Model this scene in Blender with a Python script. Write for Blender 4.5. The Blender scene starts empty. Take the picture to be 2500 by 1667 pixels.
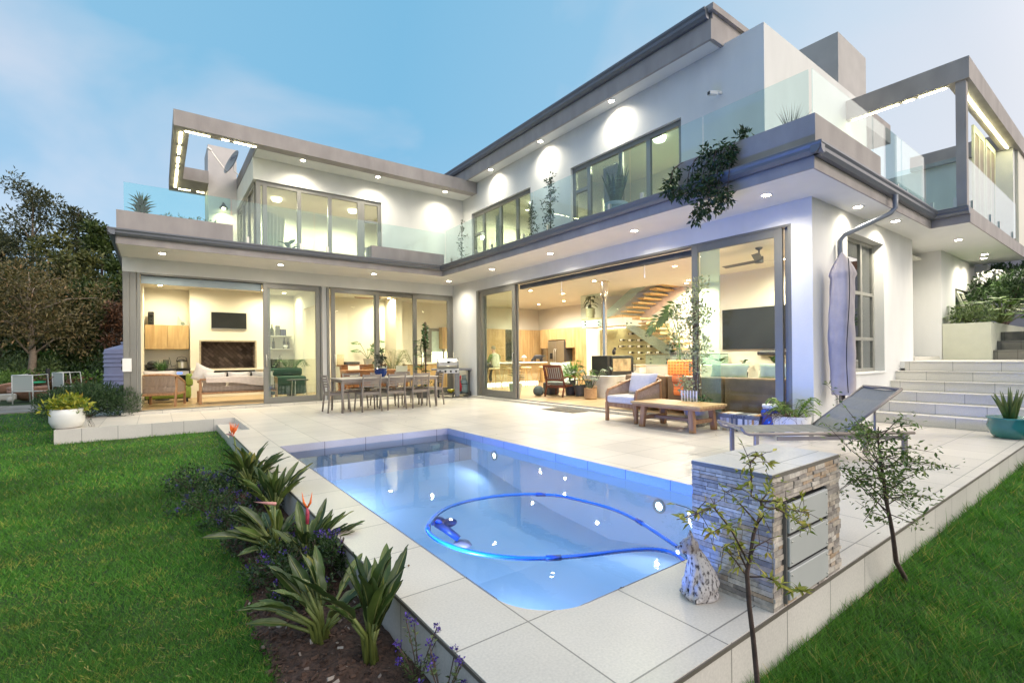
import bpy, math, random
import numpy as np
from mathutils import Vector, Matrix
SC = bpy.context.scene
COL = SC.collection
R = math.radians
rnd = random.Random(7)
rng = np.random.default_rng(11)

# ------------------------------------------------------------------ camera
YAW, ROLL, FPX, PX0, PY0, CAMZ = 0.6358, -0.00987, 1176.0, 1250.0, 870.1, 1.2
_d = Vector((math.sin(YAW), math.cos(YAW), 0))
_r = _d.cross(Vector((0, 0, 1)))
_u = _r.cross(_d)
CR = _r * math.cos(ROLL) + _u * math.sin(ROLL)
CU = _u * math.cos(ROLL) - _r * math.sin(ROLL)
cam = bpy.data.cameras.new('camera')
camo = bpy.data.objects.new('camera', cam)
COL.objects.link(camo)
camo.matrix_world = Matrix(((CR.x, CU.x, -_d.x, 0), (CR.y, CU.y, -_d.y, 0), (CR.z, CU.z, -_d.z, CAMZ), (0, 0, 0, 1)))
cam.sensor_width = 36
cam.lens = FPX / 2500 * 36
cam.shift_y = (PY0 - 833.5) / 2500
cam.clip_start, cam.clip_end = 0.05, 2000
SC.camera = camo

def ray(px, py):
    return CR * ((px - PX0) / FPX) - CU * ((py - PY0) / FPX) + _d
def on(px, py, ax, v):
    d = ray(px, py); i = 'xyz'.index(ax); c = Vector((0, 0, CAMZ))
    return c + d * ((v - c[i]) / d[i])
def at(px, py, depth):
    return Vector((0, 0, CAMZ)) + ray(px, py) * depth

# ------------------------------------------------------------------ world, sun, exposure
W = bpy.data.worlds.new('World'); SC.world = W; W.use_nodes = True
nt = W.node_tree; nt.nodes.clear(); N = nt.nodes.new; K = nt.links.new
SUN_AZ, SUN_EL = R(140), R(30)
sky = N('ShaderNodeTexSky'); sky.sky_type = 'NISHITA'; sky.sun_disc = False
sky.sun_elevation = SUN_EL; sky.sun_rotation = SUN_AZ
skys = N('ShaderNodeVectorMath'); skys.operation = 'SCALE'; skys.inputs['Scale'].default_value = 0.03
K(sky.outputs[0], skys.inputs[0])
tc = N('ShaderNodeTexCoord')
dot = N('ShaderNodeVectorMath'); dot.operation = 'DOT_PRODUCT'
dot.inputs[1].default_value = (math.sin(R(100)), math.cos(R(100)), 0)
K(tc.outputs['Generated'], dot.inputs[0])
mr = N('ShaderNodeMapRange'); mr.inputs[1].default_value = -1; mr.inputs[2].default_value = 1
K(dot.outputs['Value'], mr.inputs[0])
ramp = N('ShaderNodeValToRGB'); cr = ramp.color_ramp
cr.elements[0].position = 0.0; cr.elements[0].color = (.34, .50, .72, 1)
cr.elements[1].position = 1.0; cr.elements[1].color = (.90, .84, .80, 1)
for p, c in ((.40, (.24, .52, .74)), (.60, (.20, .50, .74)), (.75, (.28, .55, .77)), (.88, (.56, .70, .82)), (.95, (.76, .76, .78))):
    e = cr.elements.new(p); e.color = c + (1,)
K(mr.outputs[0], ramp.inputs[0])
# towards the horizon the dusk sky pales to lavender
sep = N('ShaderNodeSeparateXYZ'); K(tc.outputs['Generated'], sep.inputs[0])
hr = N('ShaderNodeMapRange'); hr.inputs[1].default_value = 0.02; hr.inputs[2].default_value = 0.42
hr.inputs[3].default_value = 0.50; hr.inputs[4].default_value = 0.0
K(sep.outputs['Z'], hr.inputs[0])
hm = N('ShaderNodeMixRGB'); hm.inputs[2].default_value = (.50, .62, .82, 1)
K(hr.outputs[0], hm.inputs[0]); K(ramp.outputs[0], hm.inputs[1])
# thin clouds
zz = N('ShaderNodeMath'); zz.operation = 'ADD'; zz.inputs[1].default_value = 0.35; K(sep.outputs['Z'], zz.inputs[0])
dv = N('ShaderNodeVectorMath'); dv.operation = 'DIVIDE'; K(tc.outputs['Generated'], dv.inputs[0]); K(zz.outputs[0], dv.inputs[1])
ns = N('ShaderNodeTexNoise'); ns.inputs['Scale'].default_value = 1.6; ns.inputs['Detail'].default_value = 5; ns.inputs['Roughness'].default_value = .5
ns.inputs['Distortion'].default_value = .4
dvo = N('ShaderNodeVectorMath'); dvo.operation = 'ADD'; dvo.inputs[1].default_value = (3.1, 1.2, 0.4); K(dv.outputs[0], dvo.inputs[0]); K(dvo.outputs[0], ns.inputs['Vector'])
cm = N('ShaderNodeMapRange'); cm.inputs[1].default_value = .45; cm.inputs[2].default_value = .72; cm.inputs[4].default_value = .72
K(ns.outputs[0], cm.inputs[0])
mx = N('ShaderNodeMixRGB'); mx.inputs[2].default_value = (.72, .74, .82, 1)
K(cm.outputs[0], mx.inputs[0]); K(hm.outputs[0], mx.inputs[1])
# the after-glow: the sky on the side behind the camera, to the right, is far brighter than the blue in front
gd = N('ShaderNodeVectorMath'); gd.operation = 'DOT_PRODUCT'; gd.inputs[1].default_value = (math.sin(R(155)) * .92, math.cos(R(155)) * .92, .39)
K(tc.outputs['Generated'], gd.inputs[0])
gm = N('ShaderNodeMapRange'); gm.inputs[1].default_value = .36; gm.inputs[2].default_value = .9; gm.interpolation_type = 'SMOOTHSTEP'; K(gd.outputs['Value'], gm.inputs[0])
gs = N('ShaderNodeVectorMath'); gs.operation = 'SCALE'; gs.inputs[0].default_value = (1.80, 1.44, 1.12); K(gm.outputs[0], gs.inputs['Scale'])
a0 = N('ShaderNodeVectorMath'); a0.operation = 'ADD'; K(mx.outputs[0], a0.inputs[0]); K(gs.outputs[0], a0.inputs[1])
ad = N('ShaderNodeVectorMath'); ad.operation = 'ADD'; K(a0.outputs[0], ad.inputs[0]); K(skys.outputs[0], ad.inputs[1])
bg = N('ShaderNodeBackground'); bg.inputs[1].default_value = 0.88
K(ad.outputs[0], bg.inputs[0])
wo = N('ShaderNodeOutputWorld'); K(bg.outputs[0], wo.inputs[0])

sl = bpy.data.lights.new('sun', 'SUN'); sl.energy = 0.75; sl.angle = R(14); sl.color = (1, .90, .82)
so = bpy.data.objects.new('sun', sl); COL.objects.link(so)
sd = Vector((math.sin(SUN_AZ) * math.cos(SUN_EL), math.cos(SUN_AZ) * math.cos(SUN_EL), math.sin(SUN_EL)))
so.rotation_euler = sd.to_track_quat('Z', 'Y').to_euler(); so.location = sd * 60

SC.view_settings.view_transform = 'Standard'; SC.view_settings.look = 'None'
SC.view_settings.exposure = 0.1; SC.view_settings.gamma = 1.0
SC.render.engine = 'CYCLES'
cy = SC.cycles
cy.use_denoising = True
cy.max_bounces = 7; cy.diffuse_bounces = 3; cy.glossy_bounces = 3; cy.transmission_bounces = 4
cy.transparent_max_bounces = 24; cy.sample_clamp_indirect = 4; cy.caustics_reflective = False; cy.caustics_refractive = False
cy.use_adaptive_sampling = True; cy.adaptive_threshold = 0.015

# ------------------------------------------------------------------ mesh builder
class MB:
    def __init__(s): s.v = []; s.f = []
    def add(s, vs, fs):
        b = len(s.v); s.v.extend([tuple(p) for p in vs]); s.f.extend([tuple(i + b for i in f) for f in fs]); return s
    def box(s, x0, x1, y0, y1, z0, z1):
        return s.add([(x0, y0, z0), (x1, y0, z0), (x1, y1, z0), (x0, y1, z0), (x0, y0, z1), (x1, y0, z1), (x1, y1, z1), (x0, y1, z1)],
                     [(3, 2, 1, 0), (4, 5, 6, 7), (0, 1, 5, 4), (1, 2, 6, 5), (2, 3, 7, 6), (3, 0, 4, 7)])
    def obox(s, c, ax, ay, az, sx, sy, sz):
        c = Vector(c); ax, ay, az = Vector(ax).normalized() * sx / 2, Vector(ay).normalized() * sy / 2, Vector(az).normalized() * sz / 2
        vs = [c - ax - ay - az, c + ax - ay - az, c + ax + ay - az, c - ax + ay - az, c - ax - ay + az, c + ax - ay + az, c + ax + ay + az, c - ax + ay + az]
        return s.add(vs, [(3, 2, 1, 0), (4, 5, 6, 7), (0, 1, 5, 4), (1, 2, 6, 5), (2, 3, 7, 6), (3, 0, 4, 7)])
    def bar(s, p, q, w, h, up=(0, 0, 1)):
        p, q = Vector(p), Vector(q); a = q - p; u = Vector(up)
        if a.normalized().cross(u).length < .05: u = Vector((1, 0, 0))
        side = a.cross(u).normalized(); n = side.cross(a).normalized()
        return s.obox((p + q) / 2, a, side, n, a.length, w, h)
    def tube(s, pts, r, n=8, caps=True, closed=False):
        pts = [Vector(p) for p in pts]; m = len(pts)
        rs = list(r) if hasattr(r, '__len__') else [r] * m
        vs = []; prev = None
        for i in range(m):
            if closed: t = pts[(i + 1) % m] - pts[i - 1]
            else: t = pts[min(i + 1, m - 1)] - pts[max(i - 1, 0)]
            if t.length < 1e-9: t = Vector((0, 0, 1))
            t.normalize()
            if prev is None:
                u = Vector((0, 0, 1)) if abs(t.z) < .9 else Vector((1, 0, 0))
            else: u = prev
            a = (u - t * u.dot(t)).normalized(); b = t.cross(a); prev = a
            for k in range(n):
                an = 2 * math.pi * k / n
                vs.append(pts[i] + (a * math.cos(an) + b * math.sin(an)) * rs[i])
        fs = []
        for i in range(m if closed else m - 1):
            j = (i + 1) % m
            for k in range(n):
                fs.append((i * n + k, i * n + (k + 1) % n, j * n + (k + 1) % n, j * n + k))
        if caps and not closed: fs += [tuple(range(n - 1, -1, -1)), tuple((m - 1) * n + k for k in range(n))]
        return s.add(vs, fs)
    def lathe(s, prof, c=(0, 0, 0), n=24, sx=1, sy=1, caps=True):
        vs = []; m = len(prof)
        for r_, z in prof:
            for k in range(n):
                a = 2 * math.pi * k / n
                vs.append((c[0] + r_ * math.cos(a) * sx, c[1] + r_ * math.sin(a) * sy, c[2] + z))
        fs = []
        for i in range(m - 1):
            for k in range(n):
                fs.append((i * n + k, i * n + (k + 1) % n, (i + 1) * n + (k + 1) % n, (i + 1) * n + k))
        if caps and prof[0][0] > 1e-4: fs.append(tuple(range(n - 1, -1, -1)))
        if caps and prof[-1][0] > 1e-4: fs.append(tuple((m - 1) * n + k for k in range(n)))
        return s.add(vs, fs)
    def cyl(s, c, r, h, n=20): return s.lathe([(r, 0), (r, h)], c, n)
    def prism(s, poly, ax, a0, a1):
        n = len(poly); vs = []
        for a in (a0, a1):
            for p in poly:
                vs.append({'x': (a, p[0], p[1]), 'y': (p[0], a, p[1]), 'z': (p[0], p[1], a)}[ax])
        fs = [tuple(range(n - 1, -1, -1)), tuple(range(n, 2 * n))] + [(i, (i + 1) % n, n + (i + 1) % n, n + i) for i in range(n)]
        return s.add(vs, fs)
    def grid(s, fn, nu, nv):
        vs = [fn(i / nu, j / nv) for i in range(nu + 1) for j in range(nv + 1)]
        fs = [(i * (nv + 1) + j, (i + 1) * (nv + 1) + j, (i + 1) * (nv + 1) + j + 1, i * (nv + 1) + j + 1) for i in range(nu) for j in range(nv)]
        return s.add(vs, fs)
    def ball(s, c, rx, ry=None, rz=None, n=14, m=9):
        ry = ry or rx; rz = rz or rx
        return s.lathe([(max(math.sin(math.pi * i / m), 1e-5), -math.cos(math.pi * i / m) * rz) for i in range(m + 1)], c, n, rx, ry)
    def kites(s, P, A, Nn, L, Wd, fold=.18):
        """leaf-sized faces: P base, A axis, Nn normal, L length, Wd width; two quads folded along the midrib"""
        P = np.asarray(P, float); A = np.asarray(A, float); Nn = np.asarray(Nn, float)
        A = A / np.linalg.norm(A, axis=1)[:, None]
        S = np.cross(A, Nn); S /= (np.linalg.norm(S, axis=1)[:, None] + 1e-9); Nn = np.cross(S, A)
        n = len(P); L = np.broadcast_to(np.asarray(L, float), (n,))[:, None]; Wd = np.broadcast_to(np.asarray(Wd, float), (n,))[:, None]
        b = len(s.v)
        mid = P + A * L * .45
        q = np.stack([P, mid + S * Wd * .5 + Nn * Wd * fold, P + A * L, mid - S * Wd * .5 + Nn * Wd * fold], 1).reshape(-1, 3)
        s.v.extend(map(tuple, q))
        s.f.extend((b + 4 * i, b + 4 * i + 1, b + 4 * i + 2) for i in range(n))
        s.f.extend((b + 4 * i, b + 4 * i + 2, b + 4 * i + 3) for i in range(n))
        return s
    def xf(s, fn): s.v = [tuple(fn(Vector(p))) for p in s.v]; return s
    def build(s, name, mat=None, parent=None, smooth=False, bevel=0, seg=1, auto=None):
        me = bpy.data.meshes.new(name); me.from_pydata(s.v, [], s.f); me.update()
        if smooth: me.polygons.foreach_set('use_smooth', [True] * len(me.polygons))
        o = bpy.data.objects.new(name, me); COL.objects.link(o)
        if mat: me.materials.append(mat)
        if parent is not None:
            o.parent = parent
            if parent in WORLD: o.matrix_parent_inverse = parent.matrix_basis.inverted()
        if bevel:
            b = o.modifiers.new('bevel', 'BEVEL'); b.width = bevel; b.segments = seg; b.limit_method = 'ANGLE'; b.angle_limit = R(40)
        if smooth and auto:
            try:
                me.set_sharp_from_angle(angle=R(auto))
            except Exception: pass
        return o
WORLD = set()
def tag(o, label, cat, group=None, kind=None):
    if label: o['label'] = label
    if cat: o['category'] = cat
    if group: o['group'] = group
    if kind: o['kind'] = kind
    return o
def thing(name, label, cat, loc=(0, 0, 0), rz=0, group=None, world=False):
    o = bpy.data.objects.new(name, None); COL.objects.link(o); o.empty_display_size = .1
    o.location = loc; o.rotation_euler = (0, 0, rz)
    if world: WORLD.add(o)
    return tag(o, label, cat, group)
def struct(o, kind='structure'): o['kind'] = kind; return o
def copy_tree(o, parent=None):
    c = o.copy(); COL.objects.link(c); c.parent = parent
    for ch in [x for x in bpy.data.objects if x.parent == o]: copy_tree(ch, c)
    return c

# ------------------------------------------------------------------ materials
def newmat(name):
    m = bpy.data.materials.new(name); m.use_nodes = True; t = m.node_tree
    return m, t, t.nodes['Principled BSDF'], t.nodes.new, t.links.new
def pm(name, col, rough=.6, metal=0, var=.12, scale=6, bump=0, bscale=60, spec=.5, stretch=None, coat=0, sheen=0, detail=4):
    m, t, b, n, l = newmat(name)
    b.inputs['Roughness'].default_value = rough; b.inputs['Metallic'].default_value = metal
    b.inputs['Specular IOR Level'].default_value = spec
    if coat: b.inputs['Coat Weight'].default_value = coat
    tcn = n('ShaderNodeTexCoord'); mp = n('ShaderNodeMapping')
    l(tcn.outputs['Object'], mp.inputs[0])
    if stretch: mp.inputs['Scale'].default_value = stretch
    nz = n('ShaderNodeTexNoise'); nz.inputs['Scale'].default_value = scale; nz.inputs['Detail'].default_value = detail
    l(mp.outputs[0], nz.inputs['Vector'])
    rp = n('ShaderNodeValToRGB'); e = rp.color_ramp.elements
    e[0].position, e[1].position = .3, .72
    e[0].color = tuple(c * (1 - var) for c in col) + (1,); e[1].color = tuple(min(1, c * (1 + var)) for c in col) + (1,)
    l(nz.outputs[0], rp.inputs[0]); l(rp.outputs[0], b.inputs['Base Color'])
    if bump:
        n2 = n('ShaderNodeTexNoise'); n2.inputs['Scale'].default_value = bscale; n2.inputs['Detail'].default_value = 3
        l(mp.outputs[0], n2.inputs['Vector'])
        bp = n('ShaderNodeBump'); bp.inputs['Strength'].default_value = bump; bp.inputs['Distance'].default_value = .01
        l(n2.outputs[0], bp.inputs['Height']); l(bp.outputs[0], b.inputs['Normal'])
    return m
def wood(name, c0, c1, axis='x', scale=3, rough=.45, plank=0):
    m, t, b, n, l = newmat(name); b.inputs['Roughness'].default_value = rough
    tcn = n('ShaderNodeTexCoord'); mp = n('ShaderNodeMapping'); l(tcn.outputs['Object'], mp.inputs[0])
    s = {'x': (.12, 1, 1), 'y': (1, .12, 1), 'z': (1, 1, .12)}[axis]; mp.inputs['Scale'].default_value = s
    nz = n('ShaderNodeTexNoise'); nz.inputs['Scale'].default_value = scale * 5; nz.inputs['Detail'].default_value = 6; nz.inputs['Distortion'].default_value = .8
    l(mp.outputs[0], nz.inputs['Vector'])
    rp = n('ShaderNodeValToRGB'); e = rp.color_ramp.elements; e[0].position, e[1].position = .32, .7
    e[0].color = c0 + (1,); e[1].color = c1 + (1,)
    l(nz.outputs[0], rp.inputs[0])
    out = rp.outputs[0]
    if plank:
        br = n('ShaderNodeTexBrick'); br.inputs['Scale'].default_value = 1; br.inputs['Brick Width'].default_value = 1.4; br.inputs['Row Height'].default_value = plank
        br.inputs['Mortar Size'].default_value = .003; br.inputs['Color1'].default_value = (1, 1, 1, 1); br.inputs['Color2'].default_value = (.78, .78, .78, 1); br.inputs['Mortar'].default_value = (.35, .3, .25, 1)
        l(tcn.outputs['Object'], br.inputs['Vector'])
        mm = n('ShaderNodeMixRGB'); mm.blend_type = 'MULTIPLY'; mm.inputs[0].default_value = 1
        l(rp.outputs[0], mm.inputs[1]); l(br.outputs[0], mm.inputs[2]); out = mm.outputs[0]
    l(out, b.inputs['Base Color']); return m
def leafmat(name, c0, c1, c2=None, rough=.45, trans=.25):
    m, t, b, n, l = newmat(name); b.inputs['Roughness'].default_value = rough
    g = n('ShaderNodeNewGeometry'); rp = n('ShaderNodeValToRGB'); e = rp.color_ramp.elements
    e[0].color = c0 + (1,); e[1].color = c1 + (1,)
    if c2: x = rp.color_ramp.elements.new(.9); e[-1].color = c2 + (1,); x.color = c1 + (1,)
    l(g.outputs['Random Per Island'], rp.inputs[0]); l(rp.outputs[0], b.inputs['Base Color'])
    tr = n('ShaderNodeBsdfTranslucent'); l(rp.outputs[0], tr.inputs[0])
    ms = n('ShaderNodeMixShader'); ms.inputs[0].default_value = trans
    l(b.outputs[0], ms.inputs[1]); l(tr.outputs[0], ms.inputs[2]); l(ms.outputs[0], t.nodes['Material Output'].inputs[0])
    return m
def emis(name, col, st):
    m, t, b, n, l = newmat(name); b.inputs['Base Color'].default_value = col + (1,)
    b.inputs['Emission Color'].default_value = col + (1,); b.inputs['Emission Strength'].default_value = st; return m
def glassmat(name, tint=(.9, .95, .92), refl=1.0, rough=0.0, dirt=0):
    m, t, b, n, l = newmat(name); t.nodes.remove(b)
    tr = n('ShaderNodeBsdfTransparent'); tr.inputs[0].default_value = tint + (1,)
    gl = n('ShaderNodeBsdfGlossy'); gl.inputs['Roughness'].default_value = rough
    fr = n('ShaderNodeFresnel'); ge = n('ShaderNodeNewGeometry'); io = n('ShaderNodeMapRange'); io.inputs[3].default_value = 1.5; io.inputs[4].default_value = 1 / 1.5
    l(ge.outputs['Backfacing'], io.inputs[0]); l(io.outputs[0], fr.inputs[0])      # same reflectance from either side of the sheet
    ml = n('ShaderNodeMath'); ml.operation = 'MULTIPLY'; ml.inputs[1].default_value = refl; ml.use_clamp = True
    l(fr.outputs[0], ml.inputs[0])
    ms = n('ShaderNodeMixShader'); l(ml.outputs[0], ms.inputs[0]); l(tr.outputs[0], ms.inputs[1]); l(gl.outputs[0], ms.inputs[2])
    out = ms.outputs[0]
    if dirt:
        df = n('ShaderNodeBsdfDiffuse'); df.inputs[0].default_value = (.8, .85, .82, 1)
        m2 = n('ShaderNodeMixShader'); m2.inputs[0].default_value = dirt; l(out, m2.inputs[1]); l(df.outputs[0], m2.inputs[2]); out = m2.outputs[0]
    l(out, t.nodes['Material Output'].inputs[0]); return m
def tilemat(name, col, tx, ty, ox=0, oy=0, grout=.35, rough=.35, var=.06, axes='xy', mort=.004, off=0.0, bw=None):
    m, t, b, n, l = newmat(name); b.inputs['Roughness'].default_value = rough; b.inputs['Specular IOR Level'].default_value = .35
    tcn = n('ShaderNodeTexCoord'); sp = n('ShaderNodeSeparateXYZ'); cb = n('ShaderNodeCombineXYZ'); l(tcn.outputs['Object'], sp.inputs[0])
    for i, a in enumerate(axes):
        md = n('ShaderNodeMath'); md.operation = 'SUBTRACT'; md.inputs[1].default_value = (ox, oy)[i]
        l(sp.outputs[a.upper()], md.inputs[0]); l(md.outputs[0], cb.inputs[i])
    br = n('ShaderNodeTexBrick'); br.offset = off; br.inputs['Scale'].default_value = 1
    br.inputs['Brick Width'].default_value = tx; br.inputs['Row Height'].default_value = ty; br.inputs['Mortar Size'].default_value = mort; br.inputs['Mortar Smooth'].default_value = .1
    br.inputs['Color1'].default_value = tuple(c * (1 + var) for c in col) + (1,); br.inputs['Color2'].default_value = tuple(c * (1 - var) for c in col) + (1,)
    br.inputs['Mortar'].default_value = tuple(c * grout for c in col) + (1,)
    l(cb.outputs[0], br.inputs['Vector'])
    nz = n('ShaderNodeTexNoise'); nz.inputs['Scale'].default_value = 90; nz.inputs['Detail'].default_value = 2; l(tcn.outputs['Object'], nz.inputs['Vector'])
    n2 = n('ShaderNodeTexNoise'); n2.inputs['Scale'].default_value = 1.3; n2.inputs['Detail'].default_value = 5; l(tcn.outputs['Object'], n2.inputs['Vector'])
    am = n('ShaderNodeMath'); am.operation = 'ADD'; l(nz.outputs[0], am.inputs[0]); l(n2.outputs[0], am.inputs[1])
    r2 = n('ShaderNodeMapRange'); r2.inputs[1].default_value = .6; r2.inputs[2].default_value = 1.4; r2.inputs[3].default_value = .82; r2.inputs[4].default_value = 1.10
    l(am.outputs[0], r2.inputs[0])
    mm = n('ShaderNodeVectorMath'); mm.operation = 'SCALE'; l(br.outputs[0], mm.inputs[0]); l(r2.outputs[0], mm.inputs['Scale'])
    l(mm.outputs[0], b.inputs['Base Color'])
    bp = n('ShaderNodeBump'); bp.inputs['Strength'].default_value = .25; bp.inputs['Distance'].default_value = .003; bp.invert = True
    l(br.outputs['Fac'], bp.inputs['Height']); l(bp.outputs[0], b.inputs['Normal'])
    return m

M = {}
M['stucco'] = pm('white_stucco', (.74, .73, .70), .75, var=.055, scale=2.2, bump=.3, bscale=130, stretch=(1, 1, .35), detail=8)
M['soffit'] = pm('soffit_paint', (.76, .75, .72), .7, var=.03, scale=2)
M['taupe'] = pm('taupe_plaster', (.365, .33, .315), .8, var=.14, scale=3, bump=.35, bscale=110, stretch=(1, 1, .4), detail=8)
M['gutter'] = pm('gutter_paint', (.15, .16, .185), .4, .3, var=.05, scale=4)
M['alu'] = pm('grey_aluminium', (.205, .20, .18), .38, .35, var=.05, scale=3)
M['alud'] = pm('grey_aluminium_dark', (.16, .155, .15), .45, .3, var=.05)
M['steel'] = pm('brushed_steel', (.55, .53, .48), .28, .9, var=.08, scale=8)
M['chrome'] = pm('chrome', (.75, .72, .68), .12, 1, var=.03)
M['iwall'] = pm('cream_wall', (.80, .75, .64), .8, var=.02, scale=1.5)
M['iceil'] = pm('ceiling_paint', (.82, .79, .70), .8, var=.02)
M['white'] = pm('white_plastic', (.78, .77, .74), .4, var=.03)
M['black'] = pm('black_metal', (.022, .022, .024), .4, .2, var=.2)
M['blackg'] = pm('black_gloss', (.012, .013, .014), .08, 0, var=.1)
M['dgrey'] = pm('charcoal', (.07, .07, .072), .6, var=.15)
M['concrete'] = pm('concrete_grey', (.42, .41, .37), .85, var=.14, scale=4, bump=.2, bscale=40)
M['oak'] = wood('oak_veneer', (.38, .235, .095), (.55, .38, .18), 'z', 2)
M['floor'] = wood('oak_floor', (.36, .235, .115), (.56, .40, .23), 'x', 2, .35, plank=.16)
M['teak'] = wood('teak', (.27, .135, .06), (.46, .27, .13), 'y', 4, .5)
M['teakz'] = wood('teak_legs', (.27, .13, .06), (.44, .25, .12), 'z', 4, .5)
M['teakt'] = wood('teak_top', (.42, .26, .10), (.60, .41, .19), 'y', 4, .5)
M['redwood'] = wood('reddish_wood', (.21, .075, .03), (.36, .15, .06), 'x', 4, .4)
M['tread'] = wood('stair_tread', (.52, .33, .13), (.70, .49, .23), 'y', 3, .4)
M['linen'] = pm('linen', (.66, .61, .57), .95, var=.05, scale=20, bump=.4, bscale=300)
M['rope'] = pm('rope_weave', (.36, .27, .21), .9, var=.2, scale=40)
M['leather'] = pm('tan_leather', (.24, .145, .075), .5, var=.2, scale=5, bump=.15, bscale=60)
M['pgrey'] = pm('taupe_resin', (.235, .20, .175), .5, var=.06, scale=4)
M['pgreyd'] = pm('taupe_resin_seat', (.13, .10, .085), .55, var=.1, scale=5)
M['sage'] = pm('sage_fabric', (.46, .53, .46), .9, var=.08, scale=12)
M['leaf'] = leafmat('leaf_green', (.03, .085, .015), (.10, .22, .04))
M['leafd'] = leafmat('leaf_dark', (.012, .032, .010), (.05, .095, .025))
M['leafi'] = leafmat('leaf_indoor', (.02, .07, .02), (.07, .17, .045), trans=.15)
M['leafy'] = leafmat('leaf_yellowgreen', (.10, .20, .02), (.38, .36, .03), (.55, .34, .03))
M['leafv'] = leafmat('leaf_variegated', (.20, .26, .10), (.55, .55, .34))
M['leafo'] = leafmat('leaf_olive', (.06, .10, .03), (.17, .21, .07))
M['bark'] = pm('bark', (.15, .10, .075), .9, var=.3, scale=14, bump=.5, bscale=60)
M['barkd'] = pm('bark_dark', (.085, .055, .045), .9, var=.3, scale=20, bump=.5, bscale=80)
M['barkp'] = pm('bark_pale', (.30, .23, .17), .9, var=.25, scale=10, bump=.5, bscale=60)
M['soil'] = pm('potting_soil', (.05, .032, .022), .95, var=.4, scale=30)
M['terra'] = pm('terracotta', (.36, .20, .14), .8, var=.2, scale=9, bump=.2)
M['glass'] = glassmat('door_glass', (.945, .98, .955), .75)
M['bal'] = glassmat('balustrade_glass', (.88, .965, .965), 1.0, dirt=.008)
M['winr'] = glassmat('garden_window_glass', (.70, .76, .74), 2.6)
M['bale'] = glassmat('balustrade_end_glass', (.74, .94, .96), 1.0)
M['win'] = glassmat('window_glass', (.80, .86, .84), 1.3)
M['stairg'] = glassmat('stair_glass', (.84, .955, .92), .6, dirt=.12)
M['lamp'] = emis('downlight_lens', (1, .95, .82), 28)
M['lampi'] = emis('interior_lamp', (1, .86, .62), 18)
M['led'] = emis('led_strip', (1, .96, .55), 34)
# ================================================================== ground, patio, pool
XL, YF, ZL = 0.97, 1.08, -0.25                      # patio left edge, front edge, lawn level
PX_0, PX_1, PY_0, PY_1 = 1.345, 3.96, 1.67, 7.22    # pool
def ngon_sheet(name, polys, mat, z):
    b = MB()
    for p in polys: b.add([(x, y, z) for x, y in p], [tuple(range(len(p)))])
    return b.build(name, mat)
# lawn earth: one sheet to the horizon, gently uneven far out
def grass_earth():
    m, t, b, n, l = newmat('lawn_earth'); b.inputs['Roughness'].default_value = .95
    tcn = n('ShaderNodeTexCoord'); nz = n('ShaderNodeTexNoise'); nz.inputs['Scale'].default_value = 1.4; nz.inputs['Detail'].default_value = 8; nz.inputs['Roughness'].default_value = .7
    l(tcn.outputs['Object'], nz.inputs['Vector']); rp = n('ShaderNodeValToRGB'); e = rp.color_ramp.elements
    e[0].position, e[1].position = .35, .7; e[0].color = (.010, .032, .005, 1); e[1].color = (.05, .085, .012, 1)
    l(nz.outputs[0], rp.inputs[0]); l(rp.outputs[0], b.inputs['Base Color']); return m
b = MB()
# frame of four strips round the pool pit, so that the sheet does not cut the basin
X0, X1, Y0, Y1, B_ = PX_0 - .15, PX_1 + .15, PY_0 - .15, PY_1 + .15, 1500
for x0, x1, y0, y1 in ((-B_, X0, -B_, B_), (X1, B_, -B_, B_), (X0, X1, -B_, Y0), (X0, X1, Y1, B_)):
    b.add([(x0, y0, ZL), (x1, y0, ZL), (x1, y1, ZL), (x0, y1, ZL)], [(0, 1, 2, 3)])
struct(b.build('lawn', grass_earth()))

def cells(xs, ys, inside, z1, z0, b=None):
    b = b or MB()
    for i in range(len(xs) - 1):
        for j in range(len(ys) - 1):
            if not inside((xs[i] + xs[i + 1]) / 2, (ys[j] + ys[j + 1]) / 2): continue
            x0, x1, y0, y1 = xs[i], xs[i + 1], ys[j], ys[j + 1]
            b.add([(x0, y0, z1), (x1, y0, z1), (x1, y1, z1), (x0, y1, z1)], [(0, 1, 2, 3)])
            for (a, c, ox, oy) in (((x0, y0), (x1, y0), 0, -1), ((x1, y0), (x1, y1), 1, 0), ((x1, y1), (x0, y1), 0, 1), ((x0, y1), (x0, y0), -1, 0)):
                cx_, cy_ = (x0 + x1) / 2 + ox * (x1 - x0) / 2 + ox * .001, (y0 + y1) / 2 + oy * (y1 - y0) / 2 + oy * .001
                if not inside(cx_, cy_):
                    b.add([(a[0], a[1], z0), (c[0], c[1], z0), (c[0], c[1], z1), (a[0], a[1], z1)], [(0, 1, 2, 3)])
    return b
def in_patio(x, y):
    if PX_0 < x < PX_1 and PY_0 < y < PY_1: return False
    if XL < x < 1.28 and 9.31 < y < 11.42: return False
    if x > XL and YF < y < 13.5 and x < 24: return True
    return -1.44 < x < 24 and 11.42 < y < 18.7
tile = tilemat('porcelain_tile', (.66, .605, .54), .55, .55, XL + .375, 1.72, .42, .32)
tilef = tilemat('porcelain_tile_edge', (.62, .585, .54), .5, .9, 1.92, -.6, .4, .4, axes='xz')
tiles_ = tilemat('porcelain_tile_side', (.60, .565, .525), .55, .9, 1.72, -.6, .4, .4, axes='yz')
pb = cells([-1.44, XL, 1.28, PX_0, PX_1, 24], [YF, PY_0, PY_1, 9.31, 11.42, 13.5, 18.7], in_patio, 0, -.6)
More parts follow.
